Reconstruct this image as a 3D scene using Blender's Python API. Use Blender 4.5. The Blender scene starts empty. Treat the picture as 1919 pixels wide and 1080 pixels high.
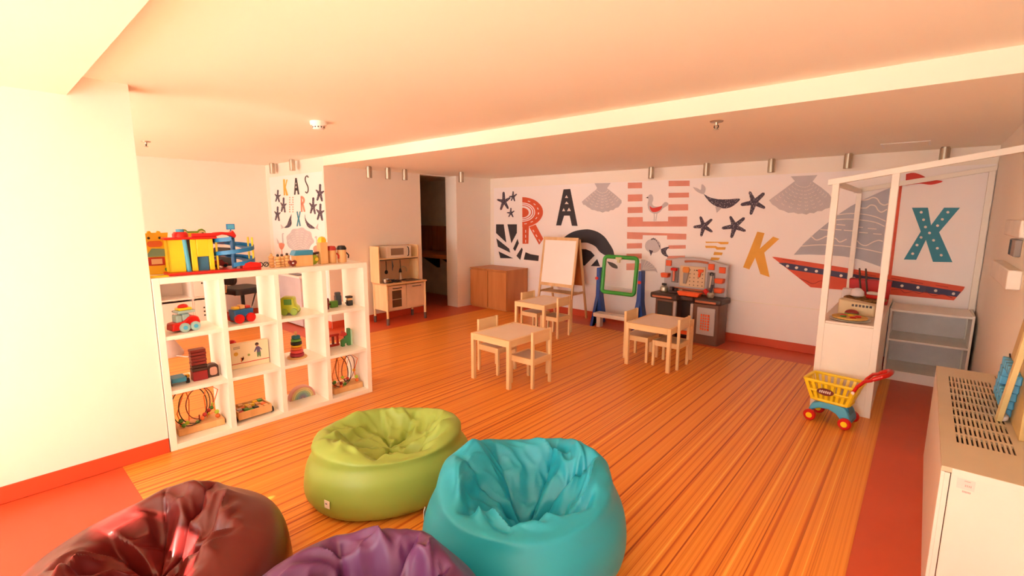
import bpy, bmesh, math, random
from mathutils import Vector, Matrix, noise
random.seed(7)
S = bpy.context.scene
COL = S.collection
PI = math.pi

# ---------------------------------------------------------------- camera, sky, sun, exposure
CAM_H = 1.57
yaw, pitch, roll = 0.7162, 0.15276, -0.00279
fwd = Vector((-math.sin(yaw)*math.cos(pitch), math.cos(yaw)*math.cos(pitch), -math.sin(pitch)))
rgt = Vector((math.cos(yaw), math.sin(yaw), 0))
dwn = fwd.cross(rgt)
rgt, dwn = math.cos(roll)*rgt + math.sin(roll)*dwn, -math.sin(roll)*rgt + math.cos(roll)*dwn
cam = bpy.data.cameras.new('camera'); cam.sensor_width = 36.0; cam.lens = 885.76*36.0/1919.0
cam.clip_start = 0.02
camo = bpy.data.objects.new('camera', cam); COL.objects.link(camo)
mw = Matrix((rgt, -dwn, -fwd)).transposed().to_4x4(); mw.translation = Vector((0, 0, CAM_H))
camo.matrix_world = mw
S.camera = camo

world = bpy.data.worlds.new('sky'); S.world = world; world.use_nodes = True
bg = world.node_tree.nodes['Background']
bg.inputs['Color'].default_value = (1.0, 0.945, 0.905, 1); bg.inputs['Strength'].default_value = 9.5

sun = bpy.data.lights.new('sun', 'SUN'); sun.energy = 50.0; sun.angle = 0.009; sun.color = (1.0, 0.90, 0.76)
suno = bpy.data.objects.new('sun', sun); COL.objects.link(suno)
SUN_EL, SUN_AZ = math.radians(30.0), math.radians(-5)      # light travels along +y, down, a little towards +x
suno.rotation_euler = Vector((math.sin(SUN_AZ)*math.cos(SUN_EL), math.cos(SUN_AZ)*math.cos(SUN_EL), -math.sin(SUN_EL))).to_track_quat('-Z', 'Y').to_euler()
suno.location = (-2, -5, 4)

vs = S.view_settings
vs.view_transform = 'Standard'; vs.look = 'None'; vs.gamma = 1.0; vs.exposure = 0.12
vs.use_curve_mapping = False
S.cycles.max_bounces = 10; S.cycles.diffuse_bounces = 6; S.cycles.adaptive_threshold = 0.02
S.cycles.caustics_reflective = False; S.cycles.caustics_refractive = False
S.cycles.sample_clamp_indirect = 10.0
S.cycles.use_denoising = True

# ---------------------------------------------------------------- materials
def lin(c):
    return tuple((x/12.92 if x <= 0.04045 else ((x+0.055)/1.055)**2.4) for x in (v/255.0 for v in c)) + (1,)
MATS = {}
def mat(name, col, rough=0.5, metal=0.0, var=0.06, scale=6.0, bump=0.0, bscale=60.0, spec=0.5, stretch=None, col2=None):
    """procedural material: base colour broken by noise, optional fine relief"""
    if name in MATS: return MATS[name]
    m = bpy.data.materials.new(name); m.use_nodes = True; MATS[name] = m
    nt = m.node_tree; nd = nt.nodes; ln = nt.links; b = nd['Principled BSDF']
    b.inputs['Roughness'].default_value = rough; b.inputs['Metallic'].default_value = metal
    b.inputs['Specular IOR Level'].default_value = spec
    tc = nd.new('ShaderNodeTexCoord'); mp = nd.new('ShaderNodeMapping')
    if stretch: mp.inputs['Scale'].default_value = stretch
    ln.new(tc.outputs['Object'], mp.inputs['Vector'])
    n = nd.new('ShaderNodeTexNoise'); n.inputs['Scale'].default_value = scale; n.inputs['Detail'].default_value = 4
    ln.new(mp.outputs['Vector'], n.inputs['Vector'])
    r = nd.new('ShaderNodeValToRGB'); c = lin(col)
    if col2: c2 = lin(col2)
    else: c2 = tuple(max(0, x*(1-2*var)) for x in c[:3]) + (1,)
    r.color_ramp.elements[0].position = 0.3; r.color_ramp.elements[1].position = 0.7
    r.color_ramp.elements[0].color = c2; r.color_ramp.elements[1].color = c
    ln.new(n.outputs['Fac'], r.inputs['Fac']); ln.new(r.outputs['Color'], b.inputs['Base Color'])
    if bump:
        n2 = nd.new('ShaderNodeTexNoise'); n2.inputs['Scale'].default_value = bscale; n2.inputs['Detail'].default_value = 3
        ln.new(mp.outputs['Vector'], n2.inputs['Vector'])
        bp = nd.new('ShaderNodeBump'); bp.inputs['Strength'].default_value = bump; bp.inputs['Distance'].default_value = 0.01
        ln.new(n2.outputs['Fac'], bp.inputs['Height']); ln.new(bp.outputs['Normal'], b.inputs['Normal'])
    return m

def wood(name, c1, c2, axis='z', rough=0.5, scale=14):
    st = {'x': (0.12, 1, 1), 'y': (1, 0.12, 1), 'z': (1, 1, 0.12)}[axis]
    return mat(name, c1, rough, col2=c2, scale=scale, stretch=st, bump=0.03, bscale=40)

def clear_mat(name):
    m = bpy.data.materials.new(name); m.use_nodes = True; nt = m.node_tree; nd = nt.nodes; ln = nt.links
    tr = nd.new('ShaderNodeBsdfTransparent'); gl = nd.new('ShaderNodeBsdfGlossy'); gl.inputs['Roughness'].default_value = 0.08
    fr = nd.new('ShaderNodeFresnel'); fr.inputs['IOR'].default_value = 1.25; n = nd.new('ShaderNodeTexNoise'); n.inputs['Scale'].default_value = 8
    rp = nd.new('ShaderNodeValToRGB'); rp.color_ramp.elements[0].color = (0.985, 0.985, 0.98, 1); rp.color_ramp.elements[1].color = (0.998, 0.998, 0.995, 1)
    ln.new(n.outputs['Fac'], rp.inputs['Fac']); ln.new(rp.outputs['Color'], tr.inputs['Color'])
    mx = nd.new('ShaderNodeMixShader'); ln.new(fr.outputs[0], mx.inputs[0]); ln.new(tr.outputs[0], mx.inputs[1]); ln.new(gl.outputs[0], mx.inputs[2])
    ln.new(mx.outputs[0], nd['Material Output'].inputs['Surface']); return m

PAINT = mat('wall_paint', (250, 241, 230), 0.75, var=0.012, scale=1.5, bump=0.02, bscale=180)
CEIL = mat('ceiling_paint', (254, 246, 230), 0.85, var=0.01, scale=1.2)
MURALBASE = mat('mural_paper', (252, 246, 246), 0.6, var=0.01, scale=2)
RED = mat('red_vinyl', (214, 86, 50), 0.42, var=0.05, scale=2.0)
REDBASE = mat('red_skirting', (214, 82, 48), 0.4, var=0.04, scale=3.0)
WHITE = mat('white_laminate', (250, 246, 238), 0.38, var=0.01)
WHITEP = mat('white_painted_wood', (250, 245, 236), 0.5, var=0.015)
BIRCH = wood('birch', (252, 224, 176), (240, 204, 150), 'z')
BIRCHX = wood('birch_x', (252, 224, 176), (240, 204, 150), 'x')
BIRCHY = wood('birch_y', (252, 224, 176), (240, 204, 150), 'y')
BOARDTOP = mat('table_panel', (246, 226, 206), 0.45, var=0.02)
SEATGREY = mat('seat_panel', (206, 184, 166), 0.5, var=0.03)
CHROME = mat('chrome', (225, 225, 222), 0.18, 1.0, var=0.02)
STEEL = mat('brushed_steel', (196, 186, 168), 0.35, 1.0, var=0.06, scale=30, stretch=(1, 1, .05))
BLACK = mat('black_plastic', (26, 24, 24), 0.45)
DARKM = mat('dark_metal', (70, 64, 62), 0.4, 0.6)
P_RED = mat('red_plastic', (214, 28, 24), 0.28)
P_YEL = mat('yellow_plastic', (255, 222, 40), 0.28)
P_BLU = mat('blue_plastic', (38, 132, 200), 0.3)
P_SKY = mat('sky_plastic', (86, 188, 232), 0.3)
P_GRN = mat('green_plastic', (60, 170, 60), 0.35)
P_ORA = mat('orange_plastic', (240, 92, 34), 0.35)
P_GREY = mat('grey_plastic', (194, 189, 194), 0.4)
P_BROWN = mat('brown_plastic', (112, 76, 64), 0.42)
P_DKBR = mat('dark_brown_plastic', (66, 44, 40), 0.4)
TOYWOOD = wood('toy_wood', (232, 184, 126), (214, 160, 98), 'z')
W_RED = mat('red_stained_wood', (196, 48, 40), 0.45)
W_GRN = mat('green_stained_wood', (96, 160, 66), 0.45)
W_LIME = mat('lime_stained_wood', (176, 204, 60), 0.42)
W_YEL = mat('yellow_stained_wood', (244, 200, 50), 0.45)
W_ORA = mat('orange_stained_wood', (232, 112, 44), 0.45)
W_BLU = mat('blue_stained_wood', (54, 120, 176), 0.45)
W_TEAL = mat('teal_stained_wood', (60, 150, 190), 0.45)
W_DKRED = mat('mahogany_stained_wood', (128, 40, 34), 0.45)
W_DKBR = mat('dark_brown_stained_wood', (70, 42, 34), 0.45)
W_BLACK = mat('black_stained_wood', (36, 30, 30), 0.45)
W_GREY = mat('slate_stained_wood', (84, 96, 112), 0.45)

# ---------------------------------------------------------------- mesh helpers
class MB:
    """collects primitives; build() links them as ONE mesh object"""
    def __init__(s): s.v = []; s.f = []
    def add(s, vs, fs):
        o = len(s.v); s.v += [tuple(v) for v in vs]; s.f += [tuple(i+o for i in f) for f in fs]; return s
    def box(s, x0, y0, z0, x1, y1, z1):
        return s.add([(x0,y0,z0),(x1,y0,z0),(x1,y1,z0),(x0,y1,z0),(x0,y0,z1),(x1,y0,z1),(x1,y1,z1),(x0,y1,z1)],
                     [(0,3,2,1),(4,5,6,7),(0,1,5,4),(1,2,6,5),(2,3,7,6),(3,0,4,7)])
    def bar(s, p, q, w, d, up=(0,0,1)):
        p = Vector(p); q = Vector(q); t = (q-p).normalized(); u = Vector(up)
        a = t.cross(u)
        if a.length < 1e-4: a = t.cross(Vector((0,1,0)))
        a.normalize(); b = a.cross(t).normalized()
        c = [(-w/2,-d/2),(w/2,-d/2),(w/2,d/2),(-w/2,d/2)]
        return s.add([p+a*i+b*j for i,j in c]+[q+a*i+b*j for i,j in c], [(0,3,2,1),(4,5,6,7),(0,1,5,4),(1,2,6,5),(2,3,7,6),(3,0,4,7)])
    def prism(s, poly, d0, d1, ax='y'):
        """poly of (a, b) extruded: ax y -> (a, d, b); z -> (a, b, d); x -> (d, a, b)"""
        f = {'y': lambda a,b,d:(a,d,b), 'z': lambda a,b,d:(a,b,d), 'x': lambda a,b,d:(d,a,b)}[ax]
        n = len(poly); vs = [f(a,b,d0) for a,b in poly]+[f(a,b,d1) for a,b in poly]
        return s.add(vs, [tuple(range(n)), tuple(range(2*n-1, n-1, -1))]+[(i, i+n, (i+1)%n+n, (i+1)%n) for i in range(n)])
    def tube(s, pts, r, n=8, closed=False, caps=True, flat=None):
        pts = [Vector(p) for p in pts]; m = len(pts); rs = r if isinstance(r, (list, tuple)) else [r]*m
        vs = []; prev = None
        for i, p in enumerate(pts):
            if closed: t = pts[(i+1)%m]-pts[i-1]
            else: t = pts[min(i+1,m-1)]-pts[max(i-1,0)]
            t.normalize()
            if prev is None:
                a = t.cross(Vector((0,0,1)))
                if a.length < 0.05: a = t.cross(Vector((0,1,0)))
            else: a = prev - t*prev.dot(t)
            a.normalize(); prev = a; b = t.cross(a)
            k = flat if flat else 1.0
            for j in range(n):
                th = 2*PI*j/n; vs.append(p+a*(rs[i]*math.cos(th))+b*(rs[i]*k*math.sin(th)))
        fs = []
        for i in range(m if closed else m-1):
            i2 = (i+1)%m
            for j in range(n): fs.append((i*n+j, i*n+(j+1)%n, i2*n+(j+1)%n, i2*n+j))
        if caps and not closed: fs += [tuple(range(n-1,-1,-1)), tuple((m-1)*n+j for j in range(n))]
        return s.add(vs, fs)
    def cyl(s, p, q, r, r2=None, n=20):
        return s.tube([p, q], [r, r if r2 is None else r2], n)
    def lathe(s, prof, c=(0,0,0), n=24, ax='z'):
        vs = []; fs = []; m = len(prof)
        for r, h in prof:
            for j in range(n):
                a = 2*PI*j/n; x, y = r*math.cos(a), r*math.sin(a)
                p = {'z': (x,y,h), 'x': (h,x,y), 'y': (x,h,y)}[ax]
                vs.append((p[0]+c[0], p[1]+c[1], p[2]+c[2]))
        for i in range(m-1):
            for j in range(n): fs.append((i*n+j, i*n+(j+1)%n, (i+1)*n+(j+1)%n, (i+1)*n+j))
        fs += [tuple(range(n-1,-1,-1)), tuple((m-1)*n+j for j in range(n))]
        return s.add(vs, fs)
    def ball(s, c, r, n=14, m=9):
        rr = r if isinstance(r, (tuple, list)) else (r, r, r)
        vs = [(c[0], c[1], c[2]-rr[2])]; fs = []
        for i in range(1, m):
            a = -PI/2+PI*i/m
            for j in range(n):
                b = 2*PI*j/n; vs.append((c[0]+rr[0]*math.cos(a)*math.cos(b), c[1]+rr[1]*math.cos(a)*math.sin(b), c[2]+rr[2]*math.sin(a)))
        vs.append((c[0], c[1], c[2]+rr[2])); top = len(vs)-1
        for j in range(n):
            fs.append((0, 1+(j+1)%n, 1+j)); fs.append((top, 1+(m-2)*n+j, 1+(m-2)*n+(j+1)%n))
            for i in range(m-2): fs.append((1+i*n+j, 1+i*n+(j+1)%n, 1+(i+1)*n+(j+1)%n, 1+(i+1)*n+j))
        return s.add(vs, fs)
    def build(s, name, m, parent=None, bevel=0.0, seg=2, sharp=38, loc=None, rz=0.0, sub=0):
        me = bpy.data.meshes.new(name); me.from_pydata(s.v, [], s.f); me.validate()
        b = bmesh.new(); b.from_mesh(me); bmesh.ops.recalc_face_normals(b, faces=b.faces[:]); b.to_mesh(me); b.free()
        for p in me.polygons: p.use_smooth = True
        me.set_sharp_from_angle(angle=math.radians(sharp))
        me.materials.append(m)
        o = bpy.data.objects.new(name, me); COL.objects.link(o)
        if parent: o.parent = parent
        if loc is not None: o.location = loc
        o.rotation_euler[2] = rz
        if bevel:
            md = o.modifiers.new('bevel', 'BEVEL'); md.width = bevel; md.segments = seg; md.limit_method = 'ANGLE'; md.angle_limit = math.radians(40)
        if sub:
            md = o.modifiers.new('sub', 'SUBSURF'); md.levels = sub; md.render_levels = sub
        return o

def tag(o, label=None, cat=None, group=None, kind=None):
    if label: o['label'] = label
    if cat: o['category'] = cat
    if group: o['group'] = group
    if kind: o['kind'] = kind
    return o
def thing(name, label, cat, loc=(0,0,0), rz=0.0, group=None):
    o = bpy.data.objects.new(name, None); COL.objects.link(o); o.empty_display_size = 0.05
    o.location = loc; o.rotation_euler[2] = rz
    return tag(o, label, cat, group)
def struct(o): o['kind'] = 'structure'; return o
def copy_tree(o, parent=None):
    c = o.copy(); COL.objects.link(c)
    if parent: c.parent = parent
    for ch in list(o.children): copy_tree(ch, c)
    return c
def arc(c, r, a0, a1, n, plane='xz', ry=None):
    ry = r if ry is None else ry; out = []
    for i in range(n):
        a = math.radians(a0+(a1-a0)*i/(n-1)); u, v = r*math.cos(a), ry*math.sin(a)
        out.append({'xz': (c[0]+u, c[1], c[2]+v), 'xy': (c[0]+u, c[1]+v, c[2]), 'yz': (c[0], c[1]+u, c[2]+v)}[plane])
    return out
def rbox(w, h, r, n=5, cx=0, cy=0):
    """rounded rectangle outline"""
    o = []
    for sx, sy, a0 in ((1,1,0),(-1,1,90),(-1,-1,180),(1,-1,270)):
        for i in range(n):
            a = math.radians(a0+90*i/(n-1)); o.append((cx+sx*(w/2-r)+r*math.cos(a), cy+sy*(h/2-r)+r*math.sin(a)))
    return o
# ---------------------------------------------------------------- the room
LX, RX, BY, WY = -3.66, 0.43, 6.24, -2.4        # left wall, right wall, back wall, window wall
KX, AX, BEAM = -6.10, -7.93, 3.20               # kitchen wall, far alcove wall, bulkhead face
ZM, ZL, ZS = 2.33, 2.21, 2.22                   # main ceiling, lower back ceiling, soffit by the windows

def stripe_mat():
    m = bpy.data.materials.new('striped_vinyl'); m.use_nodes = True
    nt = m.node_tree; nd = nt.nodes; ln = nt.links; b = nd['Principled BSDF']
    tc = nd.new('ShaderNodeTexCoord'); sp = nd.new('ShaderNodeSeparateXYZ'); ln.new(tc.outputs['Object'], sp.inputs[0])
    def n1(scale, detail, rough=0.6):
        mu = nd.new('ShaderNodeMath'); mu.operation = 'MULTIPLY'; mu.inputs[1].default_value = scale
        ln.new(sp.outputs['X'], mu.inputs[0])
        n = nd.new('ShaderNodeTexNoise'); n.noise_dimensions = '1D'; n.inputs['Scale'].default_value = 1.0
        n.inputs['Detail'].default_value = detail; n.inputs['Roughness'].default_value = rough
        ln.new(mu.outputs[0], n.inputs['W']); return n
    a = n1(36, 3.0); r = nd.new('ShaderNodeValToRGB'); cr = r.color_ramp
    cr.elements[0].position = 0.30; cr.elements[0].color = lin((202, 94, 32))
    cr.elements[1].position = 0.70; cr.elements[1].color = lin((252, 188, 88))
    for p, c in ((0.36, (213, 110, 38)), (0.43, (231, 140, 50)), (0.50, (241, 152, 58)), (0.58, (245, 160, 68)), (0.63, (235, 142, 52))):
        e = cr.elements.new(p); e.color = lin(c)
    ln.new(a.outputs['Fac'], r.inputs['Fac'])
    # thin dark lines
    d = n1(50, 1.0); r2 = nd.new('ShaderNodeValToRGB'); r2.color_ramp.elements[0].position = 0.27; r2.color_ramp.elements[1].position = 0.33
    r2.color_ramp.elements[0].color = (1,1,1,1); r2.color_ramp.elements[1].color = (0,0,0,1)
    ln.new(d.outputs['Fac'], r2.inputs['Fac'])
    mx = nd.new('ShaderNodeMix'); mx.data_type = 'RGBA'; ln.new(r2.outputs['Color'], mx.inputs[0])
    ln.new(r.outputs['Color'], mx.inputs[6]); mx.inputs[7].default_value = lin((172, 70, 20))
    ln.new(mx.outputs[2], b.inputs['Base Color'])
    b.inputs['Roughness'].default_value = 0.36; b.inputs['Specular IOR Level'].default_value = 0.4
    return m
STRIPE = stripe_mat()

fl = struct(MB().box(-8.3, WY-0.2, -0.12, RX+0.2, BY+0.2, 0.0).build('floor', RED))
MB().box(AX, WY, 0.0, LX-0.2, -0.55, 0.002).box(LX, WY, 0.0, RX, -0.55, 0.002).build('pale_bounce_floor', mat('pale_bounce', (234, 216, 184), 0.5), fl)  # unseen pale zone added by the windows to keep bounced light neutral
MB().prism([(-7.40, 0.48), (-0.115, 0.48), (-0.115, 5.74), (-5.50, 5.74), (-5.50, 2.72), (-7.40, 2.72)], 0.0, 0.002, 'z').build('striped_floor_vinyl', STRIPE, fl)['label'] = 'orange striped vinyl field inside the red border'

struct(MB().box(LX-0.2, WY-0.2, 0, LX, 0.73, ZM+0.1).build('wall_left', PAINT))
struct(MB().box(AX-0.15, WY-0.2, 0, AX, BEAM, ZM+0.1).build('wall_alcove', PAINT))
struct(MB().box(AX-0.15, BEAM, 0, KX, 4.30, ZM+0.1).build('wall_alcove_end', PAINT))
wk = MB().box(KX, BEAM+0.001, 0, KX+0.001, 4.30, ZL+0.05)
wk.box(KX-0.12, 4.30, 0, KX, 4.79, ZL+0.05).box(KX-0.12, 4.79, 2.20, KX, 5.42, ZL+0.05)
struct(wk.build('wall_kitchen', PAINT))
struct(MB().box(KX-0.12, 5.42, 0, -5.95, BY, ZL+0.05).build('wall_door_side', PAINT))
struct(MB().box(-6.3, BY, 0, RX+0.2, BY+0.15, ZM+0.1).build('wall_back', PAINT))
struct(MB().box(RX, WY-0.2, 0, RX+0.15, BY, ZM+0.1).build('wall_right', PAINT))
struct(MB().box(-8.2, WY-0.2, ZM, LX-0.02, 0.45, ZM+0.2).box(-8.2, 0.45, ZM, RX+0.2, BEAM, ZM+0.2).build('ceiling', CEIL))
struct(MB().box(KX, BEAM, ZL, RX+0.2, BY+0.2, ZM+0.2).build('ceiling_bulkhead', CEIL))
struct(MB().box(LX-0.02, WY-0.2, ZS, RX+0.2, 0.45, ZM+0.2).build('ceiling_soffit', CEIL))
# window wall behind the photographer: three tall glazed bays, sun blockers added over the outer two
ww = MB().box(LX, WY-0.15, 0, RX, WY, 0.12).box(LX, WY-0.15, 2.12, RX, WY, ZS)
edges = [LX, -2.40, -1.35, RX]
ww.box(LX, WY-0.15, 0.12, -3.05, WY, 2.12)  # solid strip added to narrow the left bay and dim the left wall
for x in edges: ww.box(max(LX, x-0.05), WY-0.15, 0.12, min(RX, x+0.05), WY, 2.12)
struct(ww.build('wall_window_side', PAINT))
FRAME = mat('window_frame_paint', (240, 236, 228), 0.4)
for i in range(3):
    x0, x1 = edges[i]+0.05, edges[i+1]-0.05
    w = MB(); n = 3 if i == 1 else 4
    for k in range(n+1):
        xx = x0+(x1-x0)*k/n; w.box(xx-0.022, WY-0.10, 0.12, xx+0.022, WY-0.05, 2.12)
    if i == 1:      # slats added in the middle bay to break the sun into patches
        for k in range(4): w.box(x0+0.04+k*0.26, WY-0.05, 0.12, x0+0.15+k*0.26, WY-0.03, 2.12)
        for k in range(5): w.box(x0, WY-0.03, 1.02+k*0.235, x1, WY-0.01, 1.14+k*0.235)
    for zz in (0.14, 0.55, 0.98, 1.58, 2.04, 2.10): w.box(x0, WY-0.10, zz-0.022, x1, WY-0.05, zz+0.022)
    struct(w.build('window_%d' % (i+1), FRAME))
struct(MB().box(AX-0.5, WY-1.65, 2.16, -2.40, WY-0.15, 2.24).box(-1.35, WY-1.65, 2.16, RX+0.5, WY-0.15, 2.24).build('trim_sun_blocker', PAINT))  # unseen slabs added outside to keep direct sun off the floor in view
ww = MB().box(AX, WY-0.15, 0, LX-0.2, WY, 0.5).box(AX, WY-0.15, 2.15, LX-0.2, WY, ZM).box(AX, WY-0.15, 0.5, -6.4, WY, 2.15)
struct(ww.build('wall_alcove_window_side', PAINT))
w = MB()
for k in range(5):
    xx = -6.4+(LX-0.2+6.4)*k/4; w.box(xx-0.03, WY-0.10, 0.5, xx+0.03, WY-0.05, 2.15)
struct(w.build('window_4', FRAME))
# red coved skirting
BBH = 0.10
def skirt(name, x0, y0, x1, y1): struct(MB().box(x0, y0, 0, x1, y1, BBH).build(name, REDBASE, bevel=0.004))
skirt('baseboard_left', LX, WY, LX+0.008, 0.73)
skirt('baseboard_back', -5.95, BY-0.012, RX, BY)
skirt('baseboard_kitchen', KX, BEAM, KX+0.012, 4.79)
skirt('baseboard_alcove', AX, WY, AX+0.012, BEAM)
skirt('baseboard_alcove_end', AX, BEAM-0.012, KX, BEAM)
# dado rail line on the back wall under the mural
struct(MB().box(-5.95, BY-0.003, 0.10, RX, BY, 0.545).build('trim_2', MURALBASE))
struct(MB().box(-5.95, BY-0.006, 0.518, RX, BY, 0.528).build('trim_1', WHITEP, bevel=0.002))

# side room behind the door opening
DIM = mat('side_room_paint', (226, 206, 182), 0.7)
sr = MB().box(-8.35, 4.15, 0, -8.2, 6.25, 2.3).box(-8.2, 6.10, 0, KX-0.12, 6.25, 2.3).box(-8.2, 4.15, 0, KX-0.12, 4.30, 2.3)
struct(sr.build('wall_side_room', DIM))
struct(MB().box(-8.35, 4.15, 2.22, KX-0.10, 6.25, 2.32).build('ceiling_side_room', DIM))
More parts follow.
